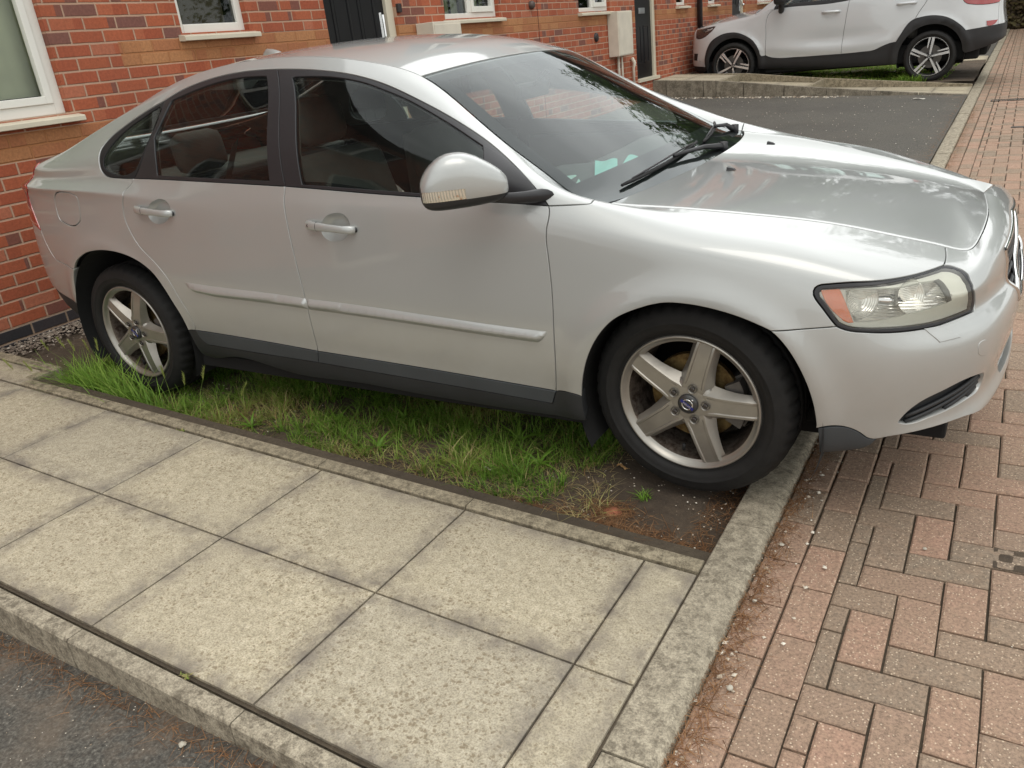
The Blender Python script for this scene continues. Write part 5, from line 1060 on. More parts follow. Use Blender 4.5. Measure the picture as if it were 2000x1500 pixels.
# ================================================================== WHEELS
def metal(name,col,rough,var=.1,dirt=None):
    t=NT(name); co=t.co(); n=t.noise(co,18,4,.6); c=t.ramp(n,[(.3,tuple(x*(1-var) for x in col)+(1,)),(.7,tuple(col)+(1,))])
    if dirt: c=t.mix(t.ramp(t.noise(co,34,5,.7),[(.40,bw(0)),(.62,bw(.8))]),c,dirt)
    t.l(c,t.b.inputs['Base Color']); t.set(Metallic=.75,Roughness=rough); return t.m
M_ALLOY=metal('silver_alloy',(.38,.36,.325),.38,.14,None); M_BARREL=metal('dirty_rim_barrel',(.30,.25,.21),.45,.3,srgb((52,34,26)))
M_DISC=metal('rusty_disc',(.24,.17,.07),.5,.35,srgb((62,42,20))); M_CALIPER=metal('caliper',(.16,.15,.14),.6,.3)
M_NUT=metal('dark_nut',(.10,.09,.085),.4,.3)
def tyre_mat():
    t=NT('tyre_rubber'); co=t.co(); n=t.noise(co,24,5,.7); c=t.ramp(n,[(.3,srgb((12,12,12))),(.7,srgb((25,24,23)))]); 
    t.l(c,t.b.inputs['Base Color']); t.set(Roughness=.78); t.bump(t.noise(co,300,2),.12,.001); return t.m
M_TYRE=tyre_mat()
def text_mesh(name,txt,size,mat,parent,matrix,extrude=.0004):
    c=bpy.data.curves.new(name,'FONT'); c.body=txt; c.size=size; c.align_x='CENTER'; c.align_y='CENTER'; c.extrude=extrude
    o=bpy.data.objects.new(name+'_tmp',c); COL.objects.link(o); bpy.context.view_layer.update()
    me=bpy.data.meshes.new_from_object(o.evaluated_get(bpy.context.evaluated_depsgraph_get())); bpy.data.objects.remove(o)
    me.materials.clear(); me.materials.append(mat); q=bpy.data.objects.new(name,me); COL.objects.link(q)
    if parent is not None: q.parent=parent
    q.matrix_local=matrix; return q
def tyre(parent,R,rim,wd,name='tyre',n=180,flat=True):
    s_=R-rim
    prof=[(rim-.006,.012),(rim+.002,.003),(rim+.010,.004),(rim+.12*s_,-.004),(rim+.30*s_,-.011),(rim+.42*s_,-.0125),(rim+.44*s_,-.0145),(rim+.47*s_,-.0125),(rim+.64*s_,-.011),(rim+.80*s_,-.004),(rim+.90*s_,.007),(R-.005,.018),(R-.001,.030),(R,.046),(R,.060),(R-.008,.062),(R-.008,.068),(R,.070),(R+.0008,wd*.5-.006),(R-.008,wd*.5-.004),(R-.008,wd*.5+.004),(R+.0008,wd*.5+.006),(R,wd-.070),(R-.008,wd-.068),(R-.008,wd-.062),(R,wd-.06),(R-.001,wd-.03),(R-.005,wd-.018),(rim+.8*s_,wd+.004),(rim+.5*s_,wd+.012),(rim+.1*s_,wd+.003),(rim-.006,wd-.01)]
    V=[];F=[];p=len(prof)
    for k in range(n):
        a=2*math.pi*k/n; groove=(k%4==0)
        for i,(r,h) in enumerate(prof):
            if groove and i in (10,11,12,13,14,26,27,28,25,24): r-=.006
            V.append((r*math.cos(a),h,r*math.sin(a)))
        k2=(k+1)%n
        for i in range(p-1): F.append((k*p+i,k*p+i+1,k2*p+i+1,k2*p+i))
    o=mesh_obj(name,V,F,M_TYRE,parent,smooth=True)
    return o
def spoke_wheel(root):
    """five broad spokes with a sunken centre panel; wheel axis along y, outer side -y"""
    R=.219
    ty=tyre(root,.317,.222,.205)
    rim=MB(); rim.lathe([(R+.004,.010),(R+.0035,.000),(R+.001,-.0035),(R-.003,-.003),(R-.007,.004),(R-.009,.006),(R-.012,.012),(R-.020,.016)],120); r=rim.build('rim',M_ALLOY,root,smooth=True)
    b=MB(); b.lathe([(R-.020,.016),(R-.026,.05),(R-.034,.10),(R-.030,.18)],96); b.build('barrel',M_BARREL,r,smooth=True,fix=False)
    for k in range(5):
        a=math.radians(72*k); m=MB(); rs=[.040,.060,.085,.11,.14,.17,.195,.2085]; V=[];F=[]
        for q in rs:
            w=.034-.004*(q-.04)/.17 if q>.06 else .036
            y0=.006-.004*math.sin((q-.04)/.17*math.pi)+.002
            if q>.2: y0+=.004
            rec=.0032 if .075<q<.2 else 0.
            wall=.022+.012*max(0,1-(q-.05)/.12)
            pr=[(-w-.012-.012*max(0,1-(q-.05)/.08),y0+wall),(-w-.001,y0+.005),(-w+.003,y0),(-w+.0095,y0),(-w+.012,y0+rec),(w-.012,y0+rec),(w-.0095,y0),(w-.003,y0),(w+.001,y0+.005),(w+.012+.012*max(0,1-(q-.05)/.08),y0+wall)]
            for c,y in pr: V.append((q*math.cos(a)-c*math.sin(a),y,q*math.sin(a)+c*math.cos(a)))
        n=10
        for i in range(len(rs)-1):
            for j in range(n-1): F.append((i*n+j,i*n+j+1,(i+1)*n+j+1,(i+1)*n+j))
        m.add(V,F).build('spoke',M_ALLOY,r,angle=.55,fix=True)
    h=MB(); h.lathe([(.0,.008),(.046,.007),(.058,.008),(.072,.013),(.082,.024),(.084,.05)],60); h.build('wheel_hub',M_ALLOY,r,smooth=True)
    for k in range(5):
        a=math.radians(72*k); c=(.054*math.cos(a),0,.054*math.sin(a)); n_=MB()
        n_.lathe([(.0145,.0015),(.0125,.0045),(.0115,.0050),(.0115,.0085)],20,c=c); n_.build('nut_recess',M_ALLOY,r,smooth=True)
        q=MB(); q.lathe([(0,.0075),(.0113,.0075)],20,c=c); q.lathe([(0,-.001),(.006,-.001),(.0085,.001),(.0088,.0075)],6,c=c); q.build('wheel_nut',M_NUT,r,fix=False)
    cp=MB(); cp.lathe([(0,-.0035),(.020,-.0035),(.0305,-.001),(.0318,.002),(.0318,.010)],40); cap=cp.build('hub_cap',plain('cap_grey',srgb((74,74,74)),.35,.5),r,smooth=True)
    em=MB(); em.lathe([(.0145,-.0037),(.0150,-.0046),(.0180,-.0046),(.0185,-.0037)],36); em.tube([(.0125,-.0045,.0125),(.0195,-.0045,.0195)],.0013,6); em.tube([(.0195,-.0045,.0195),(.0140,-.0045,.0195)],.0012,6); em.tube([(.0195,-.0045,.0195),(.0195,-.0045,.0140)],.0012,6); em.build('ring_emblem',M_CHROME,cap,smooth=True)
    a=math.radians(-38); bb=MB(); V=[]
    for sx in (-.0235,.0235):
        for sz in (-.0042,.0042):
            for y in (-.0058,-.0040): V.append((sx*math.cos(a)-sz*math.sin(a),y,sx*math.sin(a)+sz*math.cos(a)))
    bb.add(V,[(0,1,3,2),(4,6,7,5),(0,4,5,1),(2,3,7,6),(0,2,6,4),(1,5,7,3)]); bb.build('blue_bar',plain('badge_blue',srgb((34,38,110)),.3),cap)
    Mx=Matrix.Translation((0,-.0062,0))@Matrix.Rotation(-a,4,'Y')@Matrix.Rotation(math.radians(90),4,'X'); text_mesh('badge_lettering','VOLVO',.0085,M_CHROME,cap,Mx)
    d=MB(); d.lathe([(.06,.075),(.068,.060),(.075,.060),(.138,.060),(.140,.062),(.140,.080)],72); d.build('brake_disc',M_DISC,root,smooth=False)
    v=MB(); v.tube([(.155*math.cos(-1.75),.02,.155*math.sin(-1.75)),(.178*math.cos(-1.75),.025,.178*math.sin(-1.75))],.006,8); v.build('valve',M_RUBBER,r,smooth=True)
    c=MB(); 
    for (t0,t1,r0,r1,y0,y1) in ((-.55,.55,.100,.172,.078,.14),(-.50,-.20,.115,.165,.040,.08),(.20,.50,.115,.165,.040,.08)):
        V=[];F=[];n=8
        for i in range(n+1):
            t=t0+(t1-t0)*i/n
            for rr in (r0,r1):
                for y in (y0,y1): V.append((rr*math.cos(t),y,rr*math.sin(t)))
        for i in range(n):
            k=i*4; F+=[(k,k+1,k+5,k+4),(k+1,k+3,k+7,k+5),(k+3,k+2,k+6,k+7),(k+2,k,k+4,k+6)]
        F+=[(0,2,3,1),(n*4,n*4+1,n*4+3,n*4+2)]; c.add(V,F)
    c.build('brake_caliper',M_CALIPER,root)
    return root
def copy_tree(o,parent=None):
    c=o.copy(); COL.objects.link(c)
    if parent is not None: c.parent=parent; c.matrix_parent_inverse=o.matrix_parent_inverse.copy()
    for ch in [q for q in bpy.data.objects if q.parent==o]: copy_tree(ch,c)
    return c
wheel=empty('wheel',(0,0,0)); wheel.parent=car; spoke_wheel(wheel)
for q in [w_ for w_ in bpy.data.objects if w_.parent==wheel and w_.name.startswith('rim')]: q.rotation_euler=(0,-math.radians(1),0)
# the front wheel on the near side is turned slightly, as in the photo
wheel.location=(1.32,-.80,.322); wheel.rotation_euler=(0.0436,0,-.047)
w2=copy_tree(wheel,car); w2.location=(-1.32,-.80,.316); w2.rotation_euler=(.004,0,0)
for q in bpy.data.objects:
    if q.parent==w2 and q.name.startswith('rim'): q.rotation_euler=(0,math.radians(4),0)
w3=copy_tree(wheel,car); w3.location=(1.32,.80,.316); w3.rotation_euler=(0,0,math.pi-.047)
w4=copy_tree(wheel,car); w4.location=(-1.32,.80,.316); w4.rotation_euler=(0,0,math.pi)
# wheel arch liners and floor
for sgn in (-1,1):
    for cx,cz,Ra in ((1.345,.30,.375),(-1.27,.33,.40)):
        m=MB(); n=40; V=[];F=[]
        for i in range(n+1):
            a=math.radians(-25)+math.radians(230)*i/n
            for y in (.84,.80,.52): V.append((cx+(Ra if y<.84 else Ra-.004)*math.cos(a),sgn*y,cz+Ra*math.sin(a)))
        for i in range(n):
            for j in range(2): F.append((i*3+j,i*3+j+1,(i+1)*3+j+1,(i+1)*3+j))
        F.append(tuple(i*3+2 for i in range(n+1))); m.add(V,F); m.build('arch_liner',M_UNDER,car,fix=False)
m=MB(); m.bbox(-2.05,2.0,-.55,.55,.19,.24,.01); m.bbox(-.90,.97,-.80,.80,.20,.26,.01); m.bbox(1.0,1.92,-.50,.50,.32,.70,.02); m.bbox(-2.05,-.95,-.50,.50,.24,.95,.02); m.build('floor_pan',M_UNDER,car)
m=MB(); m.tube([(-1.9,.3,.22),(-.9,.28,.17),(.9,.15,.16)],.03,8); m.bbox(-1.95,-1.6,-.1,.5,.14,.26,.02); m.build('exhaust',M_CALIPER,car)
# ================================================================== LAMPS
M_LENS=NT('headlamp_lens'); _t=M_LENS; _t.t.nodes.remove(_t.b)
_a=_t.n('ShaderNodeBsdfTransparent'); _a.inputs[0].default_value=(.985,.985,.97,1); _g=_t.n('ShaderNodeBsdfGlossy'); _g.inputs['Roughness'].default_value=.05; _f=_t.n('ShaderNodeFresnel'); _f.inputs[0].default_value=1.5; _m=_t.n('ShaderNodeMixShader'); _t.l(_f.outputs[0],_m.inputs[0]); _t.l(_a.outputs[0],_m.inputs[1]); _t.l(_g.outputs[0],_m.inputs[2])
_d=_t.n('ShaderNodeBsdfDiffuse'); _d.inputs[0].default_value=srgb((218,216,204)); _m2=_t.n('ShaderNodeMixShader'); _t.l(_t.ramp(_t.noise(_t.co(),7,4,.6),[(.3,bw(.04)),(.7,bw(.12))]),_m2.inputs[0]); _t.l(_m.outputs[0],_m2.inputs[1]); _t.l(_d.outputs[0],_m2.inputs[2]); _t.l(_m2.outputs[0],_t.out.inputs[0]); M_LENS=_t.m
def ribbed(name,col,scale,axis,metal_=.9,rough=.12,st=.5):
    t=NT(name); w_=t.n('ShaderNodeTexWave',bands_direction=axis); w_.inputs['Scale'].default_value=scale; w_.inputs['Distortion'].default_value=.3; t.l(t.co(),w_.inputs[0]); t.set(Base_Color=col,Metallic=metal_,Roughness=rough); t.bump(w_.outputs['Fac'],st,.003); return t.m
M_REFL=ribbed('headlamp_reflector',(.93,.92,.87,1),60,'Z',.6,.16,.35); M_FROST=bumpy('frosted_lens',srgb((226,227,216)),.35,60,.1,.001,.05); M_AMBER=lampmat('amber_lens',srgb((238,122,40)))
hl_,hl2=panel(S,'headlamp',M_TRIM,car,[O_['lamp_b'],O_['lamp_r'],O_['lamp_t'],O_['lamp_l']],[O_['lens']],off=-.001,gap=.0018,edge=.002,depth=.03,grid=.02)
panel(S,'lamp_cover',M_LENS,hl_,O_['lens'],parents=hl2,off=-.002,gap=-.002,edge=0,depth=.001,grid=.02)
panel(S,'lamp_bezel',M_FROST,hl_,O_['lens'],[O_['refl'],[O_['amber'][0]]+O_['amber'][1:]] if False else [O_['refl']],parents=hl2,off=-.010,gap=0,edge=.002,depth=.012,grid=.014)
def dish_bulge(key,dep,w_=.05):
    L_=loop(O_[key],.012)*[1,.09]
    def f(uv):
        d=segdist(L_,uv[:,0],uv[:,1]*.09); t=np.clip(d/w_,0,1); return -dep*(1-(1-t)**2)
    return f
rf,rf2=panel(S,'reflector',M_REFL,hl_,O_['refl'],parents=hl2,off=-.014,gap=-.001,edge=0,depth=.001,grid=.012,bulge=dish_bulge('refl',.05))
panel(S,'indicator',M_AMBER,hl_,O_['amber'],parents=hl2,off=-.0065,gap=.0,edge=.001,depth=.006,grid=.012)
panel(S,'lamp_divider',plain('lamp_grey',srgb((92,92,86)),.4),hl_,O_['dark_arc'],parents=hl2,off=-.006,gap=0,edge=.001,depth=.006,grid=.012)
# two reflector bowls and the bulb shield between them
for k,(u_,v_,r_) in enumerate(((1.80,5.75,.044),(1.93,6.05,.042))):
    for sg,par in ((1,hl_),(-1,hl2)):
        p=S([u_],[v_],-.034)[0]; n_=S.normal([u_],[v_])[0]; ax=Vector((n_[0]+.55,n_[1],n_[2])).normalized()
        m=MB(); m.lathe([(.008,-.030),(.022,-.024),(.036,-.010),(r_,.006),(r_+.002,.008)],28,axis='z'); o=m.build('lamp_bowl',M_REFL,par,smooth=True); 
        q=ax.to_track_quat('Z','Y').to_matrix().to_4x4(); q.translation=Vector(p)
        if sg<0: q=Matrix.Scale(-1,4,(0,1,0))@q
        o.matrix_local=q
p=S([1.865],[5.85],-.022)[0]; m=MB(); m.lathe([(.0,.020),(.010,.016),(.0145,.004),(.0145,-.018)],20,axis='x',c=tuple(p)); m.build('bulb_shield',M_CHROME,hl_,smooth=True)
p=p*[1,-1,1]; m=MB(); m.lathe([(.0,.020),(.010,.016),(.0145,.004),(.0145,-.018)],20,axis='x',c=tuple(p)); m.build('bulb_shield',M_CHROME,hl2,smooth=True)
# ================================================================== HANDLES
def handle(key,u0,v0,u1,v1,par,par2,lock):
    L_=loop(O_[key],.008)*[1,.09]
    def bl(uv): 
        d=segdist(L_,uv[:,0],uv[:,1]*.09); t=np.clip(d/.030,0,1); return -.020*np.sin(t*math.pi/2)
    panel(S,'handle_bowl',M_SILVER,par,O_[key],parents=par2,off=0,gap=0,edge=0,depth=.001,grid=.008,step=.008,bulge=bl)
    A=S([u0],[v0])[0];B=S([u1],[v1])[0];NA=S.normal([(u0+u1)/2],[(v0+v1)/2])[0]
    ax=B-A;Ln=np.linalg.norm(ax);ax/=Ln;up=np.cross(ax,NA);up/=np.linalg.norm(up); up=up*np.sign(up[2])
    V=[];F=[];st=[0,.015,.05,.2,.5,.8,.93,.975,1.0]; hh=[.009,.0145,.0165,.0155,.0130,.0125,.0145,.0125,.007]; pr=[.012,.020,.026,.031,.033,.030,.024,.016,.010]; n=14
    for s_,h_,p_ in zip(st,hh,pr):
        c=A+ax*Ln*s_
        for k in range(n):
            a=2*math.pi*k/n; ca,sa=math.cos(a),math.sin(a); ca=abs(ca)**.75*np.sign(ca); sa=abs(sa)**.75*np.sign(sa)
            thick=.009 if .12<s_<.9 else p_*.5+.002
            V.append(c+NA*(p_-thick+thick*ca)+up*h_*sa)
    for i in range(len(st)-1):
        for k in range(n): F.append((i*n+k,i*n+(k+1)%n,(i+1)*n+(k+1)%n,(i+1)*n+k))
    F.append(tuple(range(n))[::-1]);F.append(tuple(len(st)*n-n+k for k in range(n)))
    V=np.array(V)
    for sg,pp in ((1,par),(-1,par2)):
        o=MB().add((V*[1,sg,1]).tolist(),F).build('door_handle',M_SILVER,pp,smooth=True)
        # split line round the fixed end
        c=A+ax*Ln*.27; ring=[(c+NA*(.031-.009+.0096*math.cos(a))+up*.0155*math.sin(a))*[1,sg,1] for a in np.linspace(-2.2,2.2,12)]
        MB().tube([tuple(q) for q in ring],.0011,6).build('handle_joint',M_TRIM,o,smooth=True)
        if lock and sg==1:
            q=A+ax*Ln*.10+NA*.0262; MB().tube([tuple(q-NA*.003),tuple(q+NA*.0012)],.0052,12).build('keyhole',M_TRIM,o,smooth=False)
        # dark gasket
        g=MB(); 
        for e_ in (A+ax*.004,B-ax*.004): g.tube([tuple((e_+NA*.001)*[1,sg,1]),tuple((e_+NA*.006)*[1,sg,1])],.0095,10)
        g.build('handle_gasket',M_TRIM,o,smooth=True)
handle('hbowl_f',-.012,6.12,.204,6.02,fd,fd2,True)
handle('hbowl_r',-.945,5.83,-.722,5.87,rd,rd2,False)
# ================================================================== DOOR MIRRORS
def mirror(sg,par):
    C0=np.array([.842,-.915,1.000]);C1=np.array([.648,-1.072,1.000]); ax=(C1-C0);Lm=np.linalg.norm(ax);ax/=Lm; nf=np.array([-ax[1],ax[0],0]); nf=nf if nf[1]<0 else -nf
    st=[0,.03,.10,.25,.42,.58,.72,.85,.94,.985,1.0]
    zt=[1.020,1.034,1.052,1.078,1.100,1.106,1.100,1.080,1.056,1.034,1.020]
    zb=[.985,.972,.962,.957,.954,.953,.953,.955,.962,.975,.990]
    dp=[.030,.050,.064,.078,.084,.084,.080,.072,.058,.040,.020]
    n=36;V=[]
    for s_,a_,b_,d_ in zip(st,zt,zb,dp):
        c=C0+ax*Lm*s_
        for k in range(n):
            t=2*math.pi*k/n; ca,sa=math.cos(t),math.sin(t); e=.72
            f=abs(ca)**(e if ca>0 else .45)*np.sign(ca); z=(a_+b_)/2+(a_-b_)/2*abs(sa)**.8*np.sign(sa)
            V.append(np.array([c[0],c[1],0])+nf*(d_*.62*f-.01)+np.array([0,0,z]))
    V=np.array(V); F=[(i*n+k,i*n+(k+1)%n,(i+1)*n+(k+1)%n,(i+1)*n+k) for i in range(len(st)-1) for k in range(n)]; F+=[tuple(range(n))[::-1],tuple((len(st)-1)*n+k for k in range(n))]
    # dense resample through subdivision, then split into painted cap / black base / indicator
    bm=bmesh.new(); vs=[bm.verts.new(v*[1,sg,1]) for v in V]
    for f in F: bm.faces.new([vs[i] for i in f])
    bmesh.ops.recalc_face_normals(bm,faces=bm.faces); bmesh.ops.subdivide_edges(bm,edges=bm.edges[:],cuts=1,use_grid_fill=True,smooth=.6)
    for co,no in (((0,0,.984),(0,0,1)),((0,0,1.014),(0,0,1)),(tuple((C0+ax*Lm*.5)*[1,sg,1]),tuple(ax*[1,sg,1])),(tuple((C0-nf*.028)*[1,sg,1]),tuple(nf*[1,sg,1]))): bmesh.ops.bisect_plane(bm,geom=bm.verts[:]+bm.edges[:]+bm.faces[:],plane_co=co,plane_no=no)
    groups={'cap':[], 'base':[], 'ind':[]}
    cv=lambda v: np.array([v.x,v.y*sg,v.z])
    for f in bm.faces:
        c=cv(f.calc_center_median()); s_=(c-C0)@ax/Lm; d_=(c-C0)@nf; line=.984
        if d_<-.028 or s_>.985 or c[2]<line: groups['base'].append(f)
        elif s_>.50 and c[2]<1.014: groups['ind'].append(f)
        else: groups['cap'].append(f)
    objs=[]
    for key,nm,mt in (('base','door_mirror',M_TRIM),('cap','mirror_cap',M_SILVER),('ind','mirror_indicator',M_IND)):
        idx={};vv=[];ff=[]
        for f in groups[key]:
            q=[]
            for v in f.verts:
                if v.index<0 or v not in idx: idx[v]=len(vv); vv.append(v.co[:])
                q.append(idx[v])
            ff.append(q)
        vv=np.array(vv)
        if key=='cap': 
            # the cap stands a little proud of the base
            c=np.array([(C0+C1)[0]/2,(C0+C1)[1]/2*sg,1.02]); d=vv-c; vv=vv+d/np.linalg.norm(d,axis=1)[:,None]*.0012
        o=MB().add(vv.tolist(),ff).build(nm,mt,par if key=='base' else objs[0],smooth=True); objs.append(o)
    bm.free()
    # arm and sail plate
    m=MB(); A=np.array([.925,-.858,.938]); 
    rings=[(np.array([.900,-.840,.955]),.050,.020),(np.array([.880,-.868,.957]),.040,.018),(np.array([.850,-.905,.962]),.034,.016),(np.array([.815,-.935,.968]),.032,.014),(np.array([.77,-.965,.975]),.032,.014)]
    V=[];F=[];n=14
    for c,a_,b_ in rings:
        for k in range(n): t=2*math.pi*k/n; V.append((c+np.array([.8,.35,0])*a_*math.cos(t)+np.array([0,0,1])*b_*math.sin(t))*[1,sg,1])
    for i in range(len(rings)-1):
        for k in range(n): F.append((i*n+k,i*n+(k+1)%n,(i+1)*n+(k+1)%n,(i+1)*n+k))
    m.add([tuple(v) for v in V],F).build('mirror_arm',M_TRIM,objs[0],smooth=True)
    g=[ (C0+ax*Lm*s_+nf*(-.058*.0-.046)+np.array([0,0,z-C0[2]]))*[1,sg,1] for s_,z in ((.08,.975),(.9,.972),(.95,1.02),(.8,1.075),(.5,1.095),(.2,1.065),(.07,1.03))]
    MB().add([tuple(v) for v in g],[tuple(range(7))]).build('mirror_glass',plain('mirror_glass',(.8,.8,.8,1),.02,1),objs[0],fix=False)
    return objs[0]
M_IND=lampmat('clear_indicator',srgb((196,178,150)))
_t=NT('indicator_glass'); _v=_t.n('ShaderNodeTexWave',bands_direction='X'); _v.inputs['Scale'].default_value=45; _t.l(_t.co(),_v.inputs[0]); _c=_t.mix(_t.ramp(_t.noise(_t.co(),28,3),[(.56,bw(0)),(.62,bw(1))]),srgb((226,220,204)),srgb((190,140,104))); _t.l(_c,_t.b.inputs['Base Color']); _t.set(Metallic=.55,Roughness=.18,Coat_Weight=1); _t.bump(_v.outputs['Fac'],.5,.003); M_IND=_t.m
mr=mirror(1,fd)
sail=[[(0,0)]]
tri=[O_['f_gl'][1][0],[.93,8.25],[.915,7.95],[.80,7.9]]
panel(S,'mirror_sail',M_TRIM,fd,[O_['f_gl'][1],[O_['f_gl'][1][-1],[.90,7.9]],[[.90,7.9],[.88,8.9],[.72,10.2],O_['f_gl'][1][0]]],parents=fd2,off=.004,gap=.001,edge=.002,depth=.01,grid=.02)
# ================================================================== WIPERS, COWL, JETS, FIN
def on_screen(u,b,o): 
    p=ws_f([u],[b])+ws_n([u],[b])*o; return tuple(p[0])
for (ub,bs0,bs1,pv) in (((1.0,.985,.965),-.80,.08,(.20,1.02)),((.975,.955,.93),.14,.82,(.86,1.0))):
    bl=[on_screen(np.interp(t,[0,.5,1],ub),bs0+(bs1-bs0)*t,.010) for t in np.linspace(0,1,12)]
    w_=MB(); w_.tube(bl,[.0045]+[.0065]*10+[.0045],6)
    W_=w_.build('wiper',M_RUBBER,car,smooth=True)
    a=MB(); mid=bl[6]; p0=Vector(on_screen(pv[1],pv[0],.012)); p1=Vector(mid)+Vector((.004,0,.012)); a.tube([p0+Vector((.01,.02,-.01)),p0,(p0*.6+p1*.4)+Vector((.006,0,.010)),p1],[.013,.012,.008,.006],8); a.tube([p0+Vector((.01,.02,-.03)),p0+Vector((.01,.02,.012))],.015,10); a.build('wiper_arm',M_TRIM,W_,smooth=True)
    fr_=MB(); fr_.tube([Vector(bl[1])+Vector((0,0,.006)),Vector(bl[3])+Vector((.001,0,.013)),Vector(bl[6])+Vector((.002,0,.017)),Vector(bl[8])+Vector((.001,0,.013)),Vector(bl[10])+Vector((0,0,.006))],.003,6); fr_.build('blade_frame',M_TRIM,W_,smooth=True)
V=[];F=[];nb=41
for i,b in enumerate(np.linspace(-.99,.99,nb)):
    a=np.array(on_screen(1.049,b,-.002)); c=hood_f([1.068],[b])[0]-[0,0,.012]; V+= [tuple(a),tuple(a*.5+c*.5-[0,0,.012]),tuple(c+[.03,0,-.004])]
for i in range(nb-1):
    for j in range(2): F.append((i*3+j,i*3+j+1,i*3+j+4,i*3+j+3))
mesh_obj('cowl',V,F,M_TRIM,car,smooth=True)
for (x,y) in ((1.290,-.245),(1.285,.30)):
    # find height of the bonnet under the jet
    best=min(((hood_f([u],[b])[0]) for u in np.linspace(1.2,1.4,21) for b in np.linspace(-.6,.6,49)),key=lambda p:(p[0]-x)**2+(p[1]-y)**2)
    m=MB(); m.add([(-.014,-.011,0),(.014,-.007,0),(.014,.007,0),(-.014,.011,0),(-.013,-.009,.011),(.006,-.005,.006),(.006,.005,.006),(-.013,.009,.011)],[(0,3,2,1),(4,5,6,7),(0,1,5,4),(1,2,6,5),(2,3,7,6),(3,0,4,7)]); j=m.build('washer_jet',M_TRIM,hood); j.location=tuple(best+[0,0,.001])
m=MB(); V=[];F=[];st=np.linspace(0,1,10)
for s_ in st:
    h_=.050*math.sin(min(1,s_*1.15)*math.pi*.55)**.8*(1 if s_<.85 else (1-s_)/.15*.9+.1); w__=.030*math.sin(math.pi*(.12+.80*s_))
    for k in range(9): t=math.pi*k/8; V.append((-.80-.17*s_,w__*math.cos(t),max(.001,h_*math.sin(t)**.8)))
F=[(i*9+k,i*9+k+1,(i+1)*9+k+1,(i+1)*9+k) for i in range(9) for k in range(8)]
fin=m.add(V,F).build('roof_aerial',M_SILVER,roof,smooth=True); fin.location=(0,0,1.402)
# ================================================================== CABIN
def soft_box(name,mat,par,x0,x1,y0,y1,z0,z1,b=.05,rot=None,pivot=None):
    o=MB().bbox(x0,x1,y0,y1,z0,z1,b).build(name,mat,par,smooth=True)
    if rot is not None:
        p=Vector(pivot); o.matrix_local=Matrix.Translation(p)@Matrix.Rotation(rot,4,'Y')@Matrix.Translation(-p)
    return o
for sy in (-.37,.37):
    st_=soft_box('front_seat',M_INT,car,-.10,.42,sy-.25,sy+.25,.32,.50,.06)
    soft_box('seat_back',M_INT,st_,-.20,-.06,sy-.24,sy+.24,.45,1.08,.06,-.30,(-.1,0,.5)); soft_box('headrest',M_INT,st_,-.385,-.285,sy-.12,sy+.12,1.07,1.25,.045,-.1,(-.33,0,1.1))
st_=soft_box('rear_seat',M_INT,car,-.85,-.40,-.62,.62,.34,.52,.06); soft_box('seat_back',M_INT,st_,-1.0,-.86,-.60,.60,.48,.98,.06,-.42,(-.9,0,.5))
for sy in (-.36,.36): soft_box('headrest',M_INT,st_,-1.16,-1.06,sy-.13,sy+.13,.97,1.15,.045,-.15,(-1.1,0,1.0))
soft_box('parcel_shelf',M_INT,car,-1.62,-1.10,-.60,.60,.93,.96,.012)
for sg,par in ((-1,fd),(1,fd2)): soft_box('door_card',M_INT,par,-.05,.90,sg*.80-.02,sg*.80+.02,.35,.915,.015)
for sg,par in ((-1,rd),(1,rd2)): soft_box('door_card',M_INT,par,-.85,-.12,sg*.80-.02,sg*.80+.02,.35,.955,.015)
# dashboard
V=[];F=[]
prof=[(1.12,.860),(1.00,.905),(.88,.922),(.76,.926),(.68,.912),(.63,.870),(.61,.78),(.66,.60)]
ys=[-.70,-.62,-.55,-.36,-.17,-.1,0,.3,.6,.70]
for y in ys:
    hb=.035*math.exp(-((y+.36)/.16)**2)
    for x,z in prof: V.append((x-.18*(abs(y)/.7)**2*(1 if x>.9 else .3),y,z+(hb if .62<x<.9 else 0)-(.03 if abs(y)>.65 else 0)))
n=len(prof); F=[(i*n+j,i*n+j+1,(i+1)*n+j+1,(i+1)*n+j) for i in range(len(ys)-1) for j in range(n-1)]
dash=mesh_obj('dashboard',V,F,M_DASH,car,smooth=True)
m=MB(); n=40; c=Vector((.47,-.36,.86)); axx=Vector((-.92,0,.38)).normalized(); e1=Vector((0,1,0)); e2=axx.cross(e1)
m.tube([c+(e1*math.cos(t)+e2*math.sin(t))*.185 for t in np.linspace(0,2*math.pi,n)],.015,8,caps=False); 
for t in (-.3,math.pi+.3,math.pi*1.5): m.tube([c,c+(e1*math.cos(t)+e2*math.sin(t))*.18],.014,6)
m.tube([c-axx*.02,c-axx*.2],.03,8); m.tube([c+axx*.01,c-axx*.04],.06,14); m.build('steering_wheel',M_TRIM,dash,smooth=True)
p=ws_f([.47],[0])[0]; m=MB().bbox(p[0]-.10,p[0]-.07,-.12,.12,p[2]-.10,p[2]-.04,.012); m.tube([(p[0]-.08,0,p[2]-.06),(p[0]-.01,0,p[2]-.005)],.01,8); m.build('rear_view_mirror',M_TRIM,ws)
# seat belt by the rear window
m=MB(); m.add([(-.62,-.60,1.10),(-.62,-.555,1.13),(-.80,-.50,.93),(-.81,-.55,.90)],[(0,1,2,3)]); m.build('seat_belt',plain('belt_web',srgb((96,98,98)),.8),st_,fix=False)
